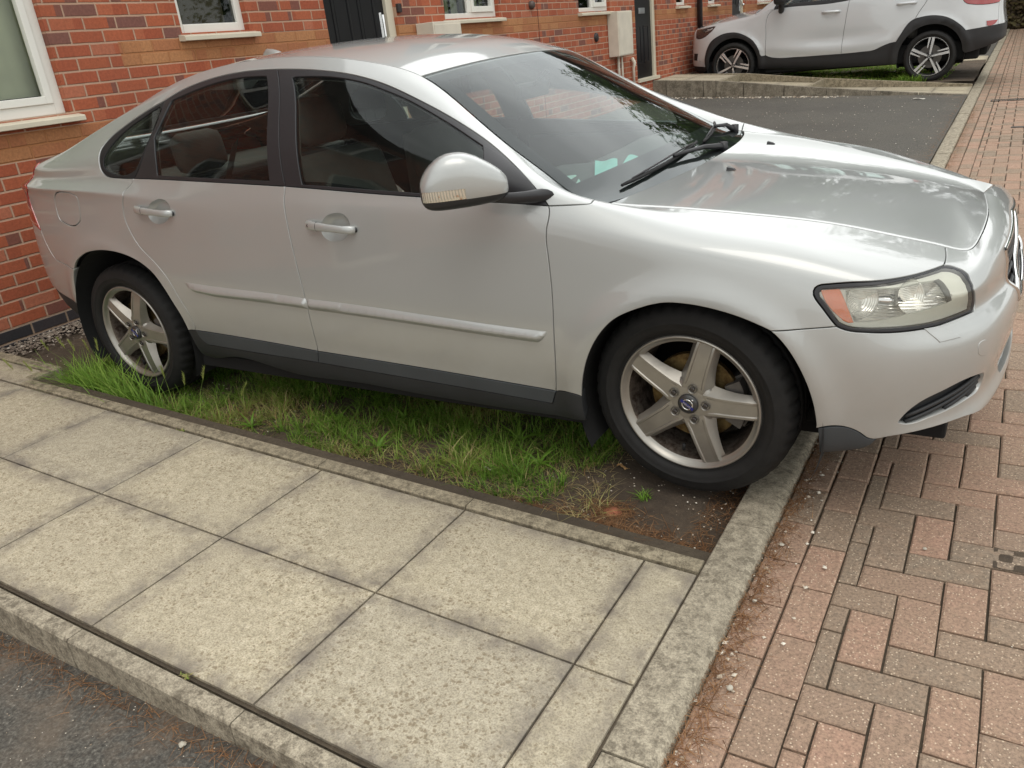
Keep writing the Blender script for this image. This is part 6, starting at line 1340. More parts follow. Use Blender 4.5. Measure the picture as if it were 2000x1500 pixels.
# face masks lying on the dashboard (their own things)
M_MASK=bumpy('turquoise_fleece',srgb((150,214,204)),.8,120,.3,.001,.12); M_CARD=bumpy('pale_card',srgb((176,206,196)),.7,60,.1,.001,.05)
def crumple(name,cx,cy,cz,w_,h_,rot,mat,amp,seed,label,cat_):
    r_=np.random.default_rng(seed); n,m_=16,10; V=[];F=[]; ph=r_.uniform(0,6,6)
    for i in range(n):
        for j in range(m_):
            a=(i/(n-1)-.5)*w_;b=(j/(m_-1)-.5)*h_; z=amp*(math.sin(a*60+ph[0])*.5+math.sin(b*90+ph[1]+a*30)*.5+math.sin((a+b)*45+ph[2])*.4)
            V.append((a*math.cos(rot)-b*math.sin(rot),a*math.sin(rot)+b*math.cos(rot),z))
    F=[(i*m_+j,(i+1)*m_+j,(i+1)*m_+j+1,i*m_+j+1) for i in range(n-1) for j in range(m_-1)]
    o=mesh_obj(name,V,F,mat,smooth=True); o.location=(cx,cy,cz); o.rotation_euler=(.22,.16,0); return tag(o,label,cat_)
crumple('face_mask',.925,-.42,.950,.17,.075,2.0,M_MASK,.008,3,'crumpled turquoise face mask on the dashboard nearer the driver side','face mask')
crumple('face_mask',.955,-.29,.946,.13,.055,1.6,M_MASK,.006,5,'second paler face mask on the dashboard, further from the driver window','face mask')
crumple('paper_card',.84,-.50,.936,.07,.04,2.3,M_CARD,.002,8,'small pale card near the screen pillar on the dashboard','card')
# ================================================================== WHITE OFF-ROADER
XPLAN=[(-2.40,0),(-2.39,-.45),(-2.345,-.72),(-2.16,-.875),(-1.6,-.925),(-.8,-.93),(0,-.93),(1.0,-.93),(1.6,-.915),(2.0,-.855),(2.19,-.70),(2.265,-.40),(2.29,0)]
_p=np.array(XPLAN);_L=np.r_[0,np.cumsum(np.hypot(*np.diff(_p,axis=0).T))];_k=np.interp(0,_p[:,0],_L);XU={a[0]:float(b-_k) for a,b in zip(XPLAN,_L)}
XC_={
XU[-2.40]:[(.14,.50),(.06,.54),(.0,.60),(.0,.68),(.0,.78),(.03,.90),(.05,1.02),(.06,1.14),(.10,1.33),(.15,1.45),(.21,1.6),(.26,1.7),(.28,1.77)],
XU[-2.345]:[(.12,.48),(.05,.52),(.0,.60),(.0,.68),(.0,.78),(.02,.90),(.04,1.02),(.05,1.14),(.08,1.33),(.13,1.45),(.19,1.6),(.24,1.7),(.28,1.77)],
-1.9:[(.10,.38),(.05,.42),(.02,.54),(.0,.64),(.0,.76),(.0,.88),(.01,1.0),(.025,1.13),(.05,1.33),(.09,1.45),(.15,1.60),(.20,1.70),(.24,1.77)],
-1.2:[(.11,.33),(.05,.37),(.02,.50),(.008,.60),(.0,.72),(.0,.84),(.012,.97),(.026,1.13),(.05,1.33),(.09,1.46),(.16,1.61),(.22,1.73),(.26,1.79)],
0:[(.12,.36),(.05,.40),(.02,.50),(.015,.58),(.0,.68),(.030,.80),(.026,.93),(.03,1.12),(.05,1.33),(.10,1.46),(.17,1.61),(.23,1.73),(.26,1.80)],
.9:[(.12,.41),(.05,.45),(.02,.55),(.015,.63),(.0,.73),(.006,.84),(.018,.97),(.03,1.13),(.055,1.29),(.09,1.33),(.12,1.35),(.155,1.37),(.19,1.40)],
1.3:[(.12,.42),(.05,.46),(.02,.55),(.008,.65),(.0,.75),(.004,.86),(.013,.97),(.03,1.08),(.06,1.16),(.085,1.20),(.11,1.225),(.135,1.24),(.16,1.245)],
1.7:[(.12,.42),(.05,.46),(.02,.56),(.005,.65),(.0,.75),(.004,.85),(.015,.95),(.03,1.04),(.055,1.11),(.08,1.15),(.105,1.18),(.13,1.195),(.15,1.205)],
XU[2.0]:[(.12,.42),(.05,.46),(.02,.56),(.0,.66),(.0,.76),(.004,.86),(.012,.95),(.022,1.02),(.04,1.08),(.06,1.115),(.08,1.14),(.105,1.155),(.12,1.17)],
XU[2.19]:[(.12,.44),(.05,.48),(.01,.57),(.0,.66),(.0,.76),(.004,.86),(.010,.95),(.018,1.02),(.03,1.08),(.045,1.11),(.06,1.135),(.08,1.15),(.1,1.16)],
XU[2.29]:[(.12,.46),(.05,.50),(.01,.58),(.0,.66),(.0,.76),(.004,.86),(.010,.95),(.016,1.02),(.026,1.08),(.04,1.11),(.055,1.135),(.07,1.15),(.09,1.165)],
}
XK=list(XC_);XROWS=np.array([XC_[k_] for k_ in XK]).transpose(1,0,2)
XEDGE=np.array([(-2.12,0,1.78),(-2.10,-.4,1.775),(-2.02,-.60,1.765),(-1.8,-.655,1.775),(-1.3,-.665,1.80),(-.6,-.67,1.82),(0,-.67,1.80),(.30,-.66,1.74),(.60,-.69,1.60),(.95,-.74,1.40),(1.12,-.78,1.29),(1.35,-.77,1.245),(1.7,-.76,1.205),(1.95,-.73,1.175),(2.08,-.66,1.155),(2.17,-.45,1.16),(2.2,0,1.165)])
XTIE=[(XK[0],0),(-2.75,1),(-2.4,2),(-2.05,3),(-1.4,4),(-.6,5),(0,6),(.3,7),(.55,8),(.85,9),(1.02,10),(1.3,11),(1.62,12),(1.9,13),(2.12,14),(2.45,15),(XK[-1],16)]
XS=Car(XPLAN,XK,XROWS,XEDGE,[(1.455,.55,.46,.05,.018),(-1.465,.46,.50,.05,.018)],XTIE)

XO={"fo":[[1.932,1.91],[1.927,3.43],[1.903,4.43],[1.824,5.9],[1.65,6.83],[1.451,6.81],[1.251,6.07],[1.11,5.19],[1.02,3.92],[1.0,3.25],[0.924,3.28]],"ct1":[[0.924,3.28],[0.84,2.93],[0.757,2.78],[0.418,2.89],[0.0,3.06],[-0.231,3.08]],"ct2":[[-0.231,3.08],[-0.499,3.11],[-0.7,3.18],[-0.8,3.52],[-0.869,3.71],[-1.0,3.85]],"ro":[[-1.0,3.85],[-1.051,4.57],[-1.158,5.78],[-1.293,6.15],[-1.472,6.18],[-1.653,5.78],[-1.793,5.01],[-1.904,4.04]],"rr":[[-1.904,4.04],[-2.099,4.09],[-2.33,4.19]],"df":[[0.814,8.04],[0.892,7.74],[0.922,7.35],[0.922,5.92],[0.924,3.28]],"db":[[-0.306,8.07],[-0.279,7.16],[-0.244,5.41],[-0.231,3.08]],"dr":[[-1.423,8.12],[-1.361,7.34],[-1.293,6.78],[-1.253,6.34],[-1.237,6.1]],"belt1":[[0.814,8.04],[0.455,7.9],[-0.306,8.07]],"belt2":[[-0.306,8.07],[-0.902,8.12],[-1.423,8.12]],"head":[[[2.227,11.08],[1.927,10.69],[1.738,9.74]],[[1.738,9.74],[1.859,7.69],[1.981,6.78],[2.159,6.78]],[[2.159,6.78],[2.195,7.82],[2.227,11.08]]],"tail":[[[-1.827,7.2],[-1.877,6.94],[-1.949,6.81],[-2.348,6.66]],[[-2.348,6.66],[-2.691,8.55]],[[-2.691,8.55],[-2.259,8.75],[-2.136,7.63],[-1.999,7.35],[-1.827,7.2]]],"reflector":[[[-2.155,4.78],[-2.325,4.73]],[[-2.325,4.73],[-2.252,4.21],[-2.163,4.23]],[[-2.163,4.23],[-2.155,4.78]]],"fog":[[[2.083,4.09],[2.2,4.14]],[[2.2,4.14],[2.215,3.0]],[[2.215,3.0],[2.106,2.94]],[[2.106,2.94],[2.083,4.09]]],"ai_r":[[-1.927,1.34],[-1.89,1.67],[-1.873,2.41],[-1.841,3.22],[-1.796,3.81],[-1.737,4.32],[-1.668,4.76],[-1.591,5.07],[-1.509,5.24],[-1.424,5.28],[-1.341,5.19],[-1.263,4.96],[-1.193,4.59],[-1.133,4.12],[-1.086,3.57],[-1.054,2.87],[-1.038,2.02],[-1.032,1.01]],"ai_f":[[1.031,1.07],[1.04,1.95],[1.049,2.91],[1.076,3.74],[1.12,4.42],[1.178,4.96],[1.249,5.4],[1.328,5.73],[1.413,5.94],[1.5,5.98],[1.584,5.85],[1.662,5.53],[1.731,5.03],[1.788,4.36],[1.831,3.6],[1.859,2.74],[1.872,1.87],[1.904,1.46]],"bot":[[-1.032,1.01],[-0.239,1.02],[0.409,0.58],[1.031,1.07]],"rbot":[[-2.345,1.61],[-2.11,1.4],[-1.927,1.34]]}
M_XPAINT=paint('pale_silver_paint',(.56,.58,.59,1),metal=.22,rough=.45)
M_XCLAD=bumpy('black_cladding',srgb((34,34,36)),.55,300,.1,.001,.1)
XUC=float(XK[-1]);XUR=float(XK[0])
xc=empty('off_roader',(-.61,12.23,0),math.pi); tag(xc,'pale silver off-roader with black wheel arches, nose against the brick terrace wall','car')
def xp(name,mat,par,segs,holes=(),pars=None,**k):
    k.setdefault('gap',.003);k.setdefault('edge',.002);k.setdefault('depth',.02);k.setdefault('grid',.045);k.setdefault('step',.03); return panel(XS,name,mat,par,segs,holes,parents=pars,**k)
def xrow(a,b,v=12.): return rrow(a,b,v)
ap=[XO['df'][0],[.98,9.2],[1.03,12.]]
xfd,xfd2=xp('front_door',M_XPAINT,xc,[XO['belt1'],XO['db'],rev(XO['ct1']),rev(XO['df'])])
xrd,xrd2=xp('rear_door',M_XPAINT,xc,[XO['belt2'],XO['dr'],[XO['dr'][-1],XO['ro'][2],XO['ro'][1],XO['ro'][0]],rev(XO['ct2']),rev(XO['db'])])
xw,xw2=xp('front_wing',M_XPAINT,xc,[[XO['df'][0],[.98,9.2],[1.03,12.]],xrow(1.03,2.1),[[2.1,12.],XO['head'][0][0]],XO['head'][0],XO['head'][1],[XO['head'][1][-1],[2.2,4.0]],[[2.2,4.0],[1.98,2.3],XO['fo'][0]],XO['fo'],rev(XO['df'])])
XF=Wrap(XS,XUC);XR=Wrap(XS,XUR)
mf=lambda s_:[[2*XUC-a,b] for a,b in s_]; mq=lambda s_:[[2*XUR-a,b] for a,b in s_]
hs=[[[2.2,4.0],XO['head'][1][-1]],XO['head'][2],[XO['head'][0][0],[2.1,12.]],xrow(2.1,XUC)]
gr_=[[[XUC-.42,9.],[XUC+.42,9.]],[[XUC+.42,9.],[XUC+.40,5.2]],[[XUC+.40,5.2],[XUC-.40,5.2]],[[XUC-.40,5.2],[XUC-.42,9.]]]
xb,_=xp('front_bumper',M_XPAINT,xc,hs+[mf(s_)[::-1] for s_ in rev(hs)]+[mf([[2.2,4.0],[1.98,2.3],XO['fo'][0]])]+[mf([XO['fo'][0],[2.2,2.2],[XUC,2.0]]),rev([XO['fo'][0],[2.2,2.2],[XUC,2.0]]),[XO['fo'][0],[1.98,2.3],[2.2,4.0]]],[gr_],both=False) if False else (None,None)
V,F,N=panel_data(XF,hs+[mf(s_)[::-1] for s_ in rev(hs)]+[mf([[2.2,4.0],[1.98,2.3],XO['fo'][0]]),mf([XO['fo'][0],[2.2,2.0],[XUC,1.9]]),rev([XO['fo'][0],[2.2,2.0],[XUC,1.9]]),rev([[2.2,4.0],[1.98,2.3],XO['fo'][0]])],[gr_],gap=.003,edge=.002,depth=.03,grid=.045,step=.03); xb=put_mesh('front_bumper',V,F,N,M_XPAINT,xc)
V,F,N=panel_data(XF,gr_,off=-.02,gap=0,depth=.01,grid=.05,step=.04); put_mesh('grille',V,F,N,M_BLACK,xc)
xp('headlamp',M_XHEAD if False else lampmat('dark_headlamp',srgb((58,44,42))),xc,XO['head'],off=.001,step=.02)
for sg in (1,-1):
    a=XS([1.88],[9.2])[0]*[1,sg,1]; m=MB(); pts=[XS([u],[v])[0]*[1,sg,1]+np.array([0,-.004*sg,0]) for u,v in ((1.80,8.9),(1.86,8.6),(1.95,8.2))]; m.tube([tuple(p) for p in pts],.010,6); pts=[XS([u],[v])[0]*[1,sg,1]+np.array([0,-.004*sg,0]) for u,v in ((1.86,8.6),(1.90,9.0))]; m.tube([tuple(p) for p in pts],.010,6); m.build('lamp_signature',plain('lamp_white',srgb((150,140,136)),.3),xc,smooth=True)
xp('fog_intake',M_XCLAD,xb,XO['fog'],off=.003,step=.02,depth=.004)
q,q2=xp('rear_quarter',M_XPAINT,xc,[XO['dr'],[XO['dr'][-1]]+XO['ro'][3:],XO['rr'],[XO['rr'][-1],XO['tail'][0][-1]],rev(XO['tail'][0]),rev(XO['tail'][2]),[XO['tail'][2][0],[-2.45,12.]],xrow(-2.45,-1.0),[[-1.0,12.],[-1.0,10.9],[-1.5,10.9],[-1.95,9.6],[-1.7,8.2]],[[-1.7,8.2],XO['dr'][0]]])
xp('tail_lamp',M_TAIL,xc,XO['tail'],off=.004,step=.02)
hr=[[XO['rr'][-1],XO['tail'][0][-1]],[XO['tail'][1][0],XO['tail'][1][1]],[XO['tail'][1][1],[-2.45,12.]],xrow(-2.45,XUR)]
V,F,N=panel_data(XR,hr+[mq(s_)[::-1] for s_ in rev(hr)]+[mq([XO['rr'][-1],[-2.6,4.2],[XUR,4.2]]),rev([XO['rr'][-1],[-2.6,4.2],[XUR,4.2]])],gap=.003,edge=.002,depth=.03,grid=.045,step=.03); put_mesh('tailgate',V,F,N,M_XPAINT,xc)
rb_=[XO['rr'][-1],[-2.6,4.2],[XUR,4.2]]; rl=[XO['rbot'][0],[-2.6,2.0],[XUR,1.9]]
V,F,N=panel_data(XR,[rb_,rev(mq(rb_)),mq([XO['rr'][-1],XO['rbot'][0]]),mq(rl),rev(rl),[XO['rbot'][0],XO['rr'][-1]]],gap=.002,edge=.002,depth=.03,grid=.05,step=.03); xrb=put_mesh('rear_bumper',V,F,N,M_XCLAD,xc)
xp('cladding',M_XCLAD,xc,[XO['fo'],XO['ct1'],XO['ct2'],XO['ro'],XO['rr'],[XO['rr'][-1],XO['rbot'][0]],XO['rbot'],XO['ai_r'],XO['bot'],XO['ai_f'],[XO['ai_f'][-1],XO['fo'][0]]],off=.006,gap=.001,depth=.04,step=.02)
xp('rear_reflector',M_TAIL,xrb,XO['reflector'],off=.009,step=.02,depth=.004)
V,F,N=panel_data(XF,[[XO['ai_f'][-1],[1.95,2.4],XO['fo'][0]],[XO['fo'][0],[2.2,2.0],[XUC,1.9]],mf([[XUC,1.9],[2.2,2.0],XO['fo'][0]][::-1])[::-1],mf([XO['fo'][0],XO['ai_f'][-1]]),mf([XO['ai_f'][-1],[2.2,.4],[XUC,.3]]),rev([XO['ai_f'][-1],[2.2,.4],[XUC,.3]])],gap=.001,depth=.03,grid=.05,step=.03,off=-.004) if False else panel_data(XF,[[XO['fo'][0],[2.2,2.0],[XUC,1.9]],rev(mf([XO['fo'][0],[2.2,2.0],[XUC,1.9]])),mf([XO['fo'][0],XO['ai_f'][-1]]),mf([XO['ai_f'][-1],[2.2,.4],[XUC,.3]]),rev([XO['ai_f'][-1],[2.2,.4],[XUC,.3]]),[XO['ai_f'][-1],XO['fo'][0]]],gap=.001,depth=.03,grid=.05,step=.03,off=-.004); put_mesh('front_valance',V,F,N,M_XCLAD,xc)
# glasshouse
gl1=[[[.78,8.35],[-.24,8.2]],[[-.24,8.2],[-.20,10.9]],[[-.20,10.9],[.12,10.9],[.40,10.7],[.60,9.6],[.78,8.35]]]
gl2=[[[-.34,8.2],[-1.25,8.2]],[[-1.25,8.2],[-1.28,10.8]],[[-1.28,10.8],[-.32,10.9]],[[-.32,10.9],[-.34,8.2]]]
gl3=[[[-1.33,8.3],[-1.62,8.5]],[[-1.62,8.5],[-1.80,9.6],[-1.5,10.6],[-1.35,10.7]],[[-1.35,10.7],[-1.33,8.3]]]
frame=[rev(XO['belt1'])[::-1],XO['belt2'],[XO['dr'][0],[-1.7,8.2]],[[-1.7,8.2],[-1.95,9.6],[-1.5,10.9],[-1.0,10.9]],[[-1.0,10.9],[-.2,11.3],[.15,11.3],[.50,11.2],[.70,10.4],XO['df'][0]]]
xf,xf2=xp('window_frame',M_XCLAD,xc,frame,[gl1,gl2,gl3],off=-.003,gap=.001)
for g in (gl1,gl2,gl3): xp('side_window',M_GLASS,xc,g,off=-.008,gap=-.004,edge=0,depth=.001)
xp('roof_rail_side',M_XPAINT,xc,[[[-1.0,12.],[1.03,12.]] and rev(xrow(-1.0,1.03)),[[-1.0,12.],[-1.0,10.9]],[[-1.0,10.9],[-.2,11.3],[.15,11.3],[.50,11.2],[.70,10.4],XO['df'][0]],[XO['df'][0],[.98,9.2],[1.03,12.]]])
_S=S; S=XS
_t1,_f1,_n1=top_panel('roof',M_XCLAD if False else M_XPAINT,xc,-2.4,.28,[(-2.45,-2.02,1.80),(-1.4,-1.3,1.865),(-.6,-.6,1.88),(0,.02,1.86),(.3,.36,1.79)],n=30,m=15)
top_panel('windscreen',M_SCREEN,xc,.30,1.02,[(.3,.36,1.79),(.55,.66,1.62),(.85,1.0,1.43),(1.03,1.2,1.31)],n=20,m=15,inset=.004,skirt=0)
top_panel('bonnet',M_XPAINT,xc,0,0,[(1.03,1.18,1.345),(1.3,1.40,1.335),(1.62,1.7,1.295),(1.9,1.95,1.245),(2.12,2.10,1.205),(2.45,2.18,1.18),(XUC,2.2,1.165)],n=40,m=25,grid_u=np.linspace(1.03,XUC-.012,40),inset=.003,p=2.4)
S=_S
_V=np.array([[-1.02,0,0]])
for sg in (1,-1):
    for (u0,u1,v_,dd) in ((.077,-.188,7.35,xfd),(-.972,-1.239,7.35,xrd)):
        par_={(1,0):xfd,(-1,0):xfd2,(1,1):xrd,(-1,1):xrd2}[(sg,0 if dd is xfd else 1)]
        P=XS(np.linspace(u0,u1,7),np.full(7,v_),np.array([.004,.028,.036,.038,.036,.028,.004])); MB().tube([tuple(p*[1,sg,1]) for p in P],[.014,.02,.02,.018,.018,.02,.014],10).build('door_handle',M_XPAINT,par_,smooth=True)
    par_=xfd if sg==1 else xfd2; b_=XS([.70],[8.1])[0]; mm=MB(); mm.tube([tuple((b_+[0,.02,-.06])*[1,sg,1]),tuple((b_+[-.02,-.07,.0])*[1,sg,1]),tuple((b_+[-.03,-.11,.06])*[1,sg,1])],[.05,.045,.04],10); c_=(b_+[-.04,-.17,.13])*[1,sg,1]; mm.bbox(c_[0]-.08,c_[0]+.10,c_[1]-.12,c_[1]+.12,c_[2]-.09,c_[2]+.09,.045); mm.build('door_mirror',M_XCLAD,par_,smooth=True)
m=MB(); m.bbox(-2.1,2.0,-.80,.80,.36,.62,.03); m.bbox(-1.0,.95,-.86,.86,.38,.5,.02); m.bbox(-2.2,-1.9,-.7,.7,.40,1.0,.03); m.bbox(1.95,2.12,-.7,.7,.5,1.0,.03); m.bbox(-1.95,2.0,-.5,.5,.45,1.1,.05); m.bbox(-1.9,-.9,-.80,.80,.95,1.28,.05); m.build('floor_pan',M_UNDER,xc)
for sy in (-.4,.4):
    for xx in (-.1,-1.0): soft_box('seat',M_INT,xc,xx-.25,xx-.1,sy-.25,sy+.25,.7,1.5,.06)
for sgn in (-1,1):
    for cx,cz,Ra in ((1.455,.545,.44),(-1.465,.46,.455)):
        m=MB(); n=30; V=[];F=[]
        for i in range(n+1):
            a=math.radians(-20)+math.radians(220)*i/n
            for y in (.90,.60): V.append((cx+Ra*math.cos(a),sgn*y,cz+Ra*math.sin(a)))
        for i in range(n): F.append((i*2,i*2+1,i*2+3,i*2+2))
        F.append(tuple(i*2+1 for i in range(n+1))); m.add(V,F); m.build('arch_liner',M_UNDER,xc,fix=False)
def split_wheel(root):
    tyre(root,.355,.272,.235,n=120); m=MB(); m.lathe([(.274,.008),(.272,.0),(.266,.0),(.262,.010),(.250,.02)],72); r=m.build('rim',plain('rim_black',(.02,.02,.02,1),.3,.5),root,smooth=True)
    b=MB(); b.lathe([(.250,.02),(.245,.12)],60); b.build('barrel',M_UNDER,r,fix=False)
    lip=MB(); lip.lathe([(.2665,-.0015),(.2625,-.0015)],72); lip.build('rim_lip',M_XALLOY,r,fix=False)
    for k in range(5):
        for off_,w0,w1,rs in ((.0,.013,.023,(.03,.263)),(.050,.007,.017,(.115,.262))):
            a0=math.radians(72*k+10); V=[];n=6
            for i in range(n+1):
                t=i/n; q=rs[0]+(rs[1]-rs[0])*t; a=a0; w=w0+(w1-w0)*t
                for c_,y in ((-w+off_,.014),(-w*.8+off_,-.001),(w*.8+off_,-.001),(w+off_,.014)): V.append((q*math.cos(a)-c_*math.sin(a),y,q*math.sin(a)+c_*math.cos(a)))
            F=[(i*4+j,i*4+j+1,i*4+j+5,i*4+j+4) for i in range(n) for j in range(3)]
            MB().add(V,F).build('spoke',M_XALLOY,r,angle=.6)
    h=MB(); h.lathe([(0,-.002),(.028,-.002),(.045,.006),(.06,.03)],30); h.build('wheel_hub',plain('hub_dark',(.03,.03,.03,1),.4,.5),r,smooth=True); h=MB(); h.lathe([(.012,-.004),(.018,-.004)],24); h.build('hub_ring',M_XALLOY,r,fix=False)
    d=MB(); d.lathe([(.05,.08),(.16,.08),(.16,.09)],48); d.build('brake_disc',M_CALIPER,root,fix=False)
M_XALLOY=plain('cut_alloy',(.80,.80,.80,1),.25,.7)
xwh=empty('wheel'); xwh.parent=xc; split_wheel(xwh)
for k,(x,y,z,rz,ry) in enumerate(((1.455,.92,.537,math.pi,.4),(-1.465,.92,.447,math.pi,0),(1.455,-.92,.537,0,.2),(-1.465,-.92,.447,0,.7))):
    w_=xwh if k==0 else copy_tree(xwh,xc); w_.location=(x,y,z); w_.rotation_euler=(0,0,rz)
    for q_ in bpy.data.objects:
        if q_.parent==w_ and q_.name.startswith('rim'): q_.rotation_euler=(0,ry,0)
# ================================================================== GRASS, LITTER, TREES
def grass_mat(name,stops,rough=.6):
    t=NT(name); at=t.n('ShaderNodeAttribute',attribute_name='rnd'); c=t.ramp(at.outputs['Fac'],stops); t.l(c,t.b.inputs['Base Color']); t.set(Roughness=rough,Specular_IOR_Level=.35)
    tl=t.n('ShaderNodeBsdfTranslucent'); t.l(c,tl.inputs[0]); m=t.n('ShaderNodeMixShader'); m.inputs[0].default_value=.30; t.l(t.b.outputs[0],m.inputs[1]); t.l(tl.outputs[0],m.inputs[2]); t.l(m.outputs[0],t.out.inputs[0]); return t.m
M_GRASS=grass_mat('grass_blades',[(0,srgb((82,116,36))),(.35,srgb((114,152,54))),(.60,srgb((146,174,76))),(.76,srgb((164,164,100))),(.88,srgb((190,172,126))),(1,srgb((160,130,90)))])
def blades(name,items,mat,label,cat,seg=4):
    """items: (x,y,z,height,width,lean direction,lean amount,tone)"""
    it=np.array(items,float); n=len(it); t=np.linspace(0,1,seg+1)
    x,y,z,h,w_,a,l,c=it.T
    V=np.zeros((n,seg+1,2,3))
    twist=a+np.pi/2+rng.uniform(-.9,.9,n)
    for k,tt in enumerate(t):
        px=x+np.cos(a)*l*h*tt**2.0;py=y+np.sin(a)*l*h*tt**2.0;pz=z+h*(tt-.28*np.minimum(l,1.4)*tt**2.6)
        ww=w_*(1-tt**1.6)*.5+.0002
        for s_,sg in ((0,-1),(1,1)): V[:,k,s_,0]=px+np.cos(twist)*ww*sg;V[:,k,s_,1]=py+np.sin(twist)*ww*sg;V[:,k,s_,2]=pz
    b=np.arange(n)[:,None]*(seg+1)*2; F=np.concatenate([b+np.array([2*k,2*k+1,2*k+3,2*k+2])[None] for k in range(seg)])
    me=bpy.data.meshes.new(name); me.vertices.add(n*(seg+1)*2); me.vertices.foreach_set('co',V.reshape(-1)); me.loops.add(len(F)*4); me.loops.foreach_set('vertex_index',F.reshape(-1).astype(np.int32)); me.polygons.add(len(F)); me.polygons.foreach_set('loop_start',np.arange(0,len(F)*4,4,dtype=np.int32)); me.polygons.foreach_set('use_smooth',[True]*len(F)); me.materials.append(mat); me.update(calc_edges=True)
    at=me.attributes.new('rnd','FLOAT','POINT'); at.data.foreach_set('value',np.repeat(c,(seg+1)*2))
    o=bpy.data.objects.new(name,me); COL.objects.link(o); return tag(o,label,cat,kind='stuff')
def noise2(x,y,s,ph=0): return .5+.25*math.sin(x*s+ph+1.7*math.sin(y*s*.7+ph))+.25*math.sin(y*s*1.3+ph*2+1.3*math.sin(x*s*.9))
R_=np.random.default_rng(11); items=[]
# clumps across the bed under and beside the car
k=0
while k<1500:
    x=R_.uniform(-2.0,1.05); y=R_.uniform(-1.06,.75)
    front=-.985+.045*math.sin(x*7)+.02*math.sin(x*19)+(.0 if x<.1 else .01); 
    if .35<x<.95: front-=.035
    if x<-1.3: front+= .0
    if y<front: continue
    if x>.80 and y>-.55 and R_.random()<.3: continue
    if x>.97-.25*max(0,(-.75-y)): continue
    d=y-front; dens=noise2(x,y,9,.5)*.7+noise2(x,y,23,2)*.3
    dens*= 1.0 if y<-.35 else .30
    if d<.06: dens*=.55
    if R_.random()>dens*1.25: continue
    k+=1; patch=noise2(x,y,4.5,3.1); dry=noise2(x,y,6.0,1.2)
    hgt=(.035+.045*noise2(x,y,6,4))*(1.15 if d>.12 else .8); nb=int(R_.integers(10,26))
    tone0=.32+.35*(dry-.5)+(.30 if (noise2(x,y,5.,.9)>.58 and -.9<x<.6) else 0)
    if abs(x-.45)<.5 and d<.14: hgt*=1.25; tone0-=.12
    for _ in range(nb):
        a=R_.uniform(0,2*math.pi); r_=abs(R_.normal(0,.022)); h=hgt*R_.uniform(.45,1.35)
        items.append((x+r_*math.cos(a),y+r_*math.sin(a),bedz(x,y)-.004,h,R_.uniform(.0018,.0042),a+R_.normal(0,.5),R_.uniform(.2,1.5),np.clip(tone0+R_.normal(0,.16)+(.5 if R_.random()<.10 else 0),0,1)))
for (wx,wy) in ((.10,-.86),(.62,-.66),(-.55,-.90),(.05,-.62),(.78,-.80),(-.2,-.75)):
    for q in range(9): items.append((wx,wy,bedz(wx,wy),R_.uniform(.05,.09),R_.uniform(.012,.018),q*.7+R_.uniform(-.2,.2),R_.uniform(1.0,2.2),R_.uniform(.15,.4)))
blades('grass',items,M_GRASS,'patchy green grass growing in the soil bed between the wheels of the silver saloon','grass')
# dry matted straw between the clumps
items=[]
for _ in range(9000):
    x=R_.uniform(-1.9,1.1);y=R_.uniform(-1.06,-.2); 
    if noise2(x,y,8,2.2)<.42: continue
    items.append((x,y,bedz(x,y)+R_.uniform(0,.008),R_.uniform(.008,.03),R_.uniform(.0012,.0026),R_.uniform(0,6.28),R_.uniform(2,4.5),R_.uniform(.72,1)))
blades('dry_grass',items,M_GRASS,'short straw coloured dead grass lying between the green clumps','dry grass',seg=3)
# tall wild barley by the rear wheel
items=[];heads=[]
for _ in range(620):
    x=R_.normal(-1.44,.17);y=R_.normal(-.96,.05); 
    if y<-1.10 or x<-1.85: continue
    lean=R_.uniform(.3,1.2); a=R_.normal(3.3,.8); h=R_.uniform(.10,.29)
    items.append((x,y,bedz(x,y),h,R_.uniform(.003,.007),a,lean,np.clip(R_.normal(.36,.14),0,.9)))
for _ in range(260):
    x=R_.normal(-1.02,.16);y=R_.normal(-.96,.05)
    if y<-1.08: continue
    items.append((x,y,bedz(x,y),R_.uniform(.05,.15),R_.uniform(.002,.005),R_.uniform(0,6.28),R_.uniform(.4,1.4),np.clip(R_.normal(.42,.2),0,1)))
for (x,y,h,a,l) in ((-1.40,-1.07,.30,3.3,1.0),(-1.46,-1.0,.34,3.2,.7),(-1.42,-.99,.31,3.0,.45),(-1.38,-.97,.30,2.9,.40),(-1.55,-1.05,.30,3.5,.9),(-1.34,-1.0,.31,2.5,.3),(-1.48,-.96,.32,3.2,.5),(-.93,-.97,.22,2.6,.8),(-.86,-.98,.19,2.3,.7),(-.62,-.96,.17,1.2,.5),(-.80,-.95,.21,1.9,.4)):
    items.append((x,y,bedz(x,y),h,.0022,a,l,.5)); heads.append((x+math.cos(a)*l*h,y+math.sin(a)*l*h,bedz(x,y)+h*(1-.28*min(l,1.4)),a,l,h))
blades('tall_grass',items,M_GRASS,'tall wild grass with pale seed heads beside the rear wheel of the silver saloon','tall grass',seg=6)
sh=[]
for i,(x,y,z,a,l,h) in enumerate(heads):
    n=34
    for k_ in range(n):
        t=k_/n; aa=k_*2.4; bx=x+math.cos(a)*.055*t*.6;by=y+math.sin(a)*.055*t*.6;bz=z+.048*t-.004
        sh.append((bx+.002*math.cos(aa),by+.002*math.sin(aa),bz,.022*(1-.4*t),.0022,aa,.35,.66+.08*R_.random()))
o=blades('seed_heads',sh,M_GRASS,'pale green bristly seed heads on the tall grass by the rear wheel','seed heads',seg=2)
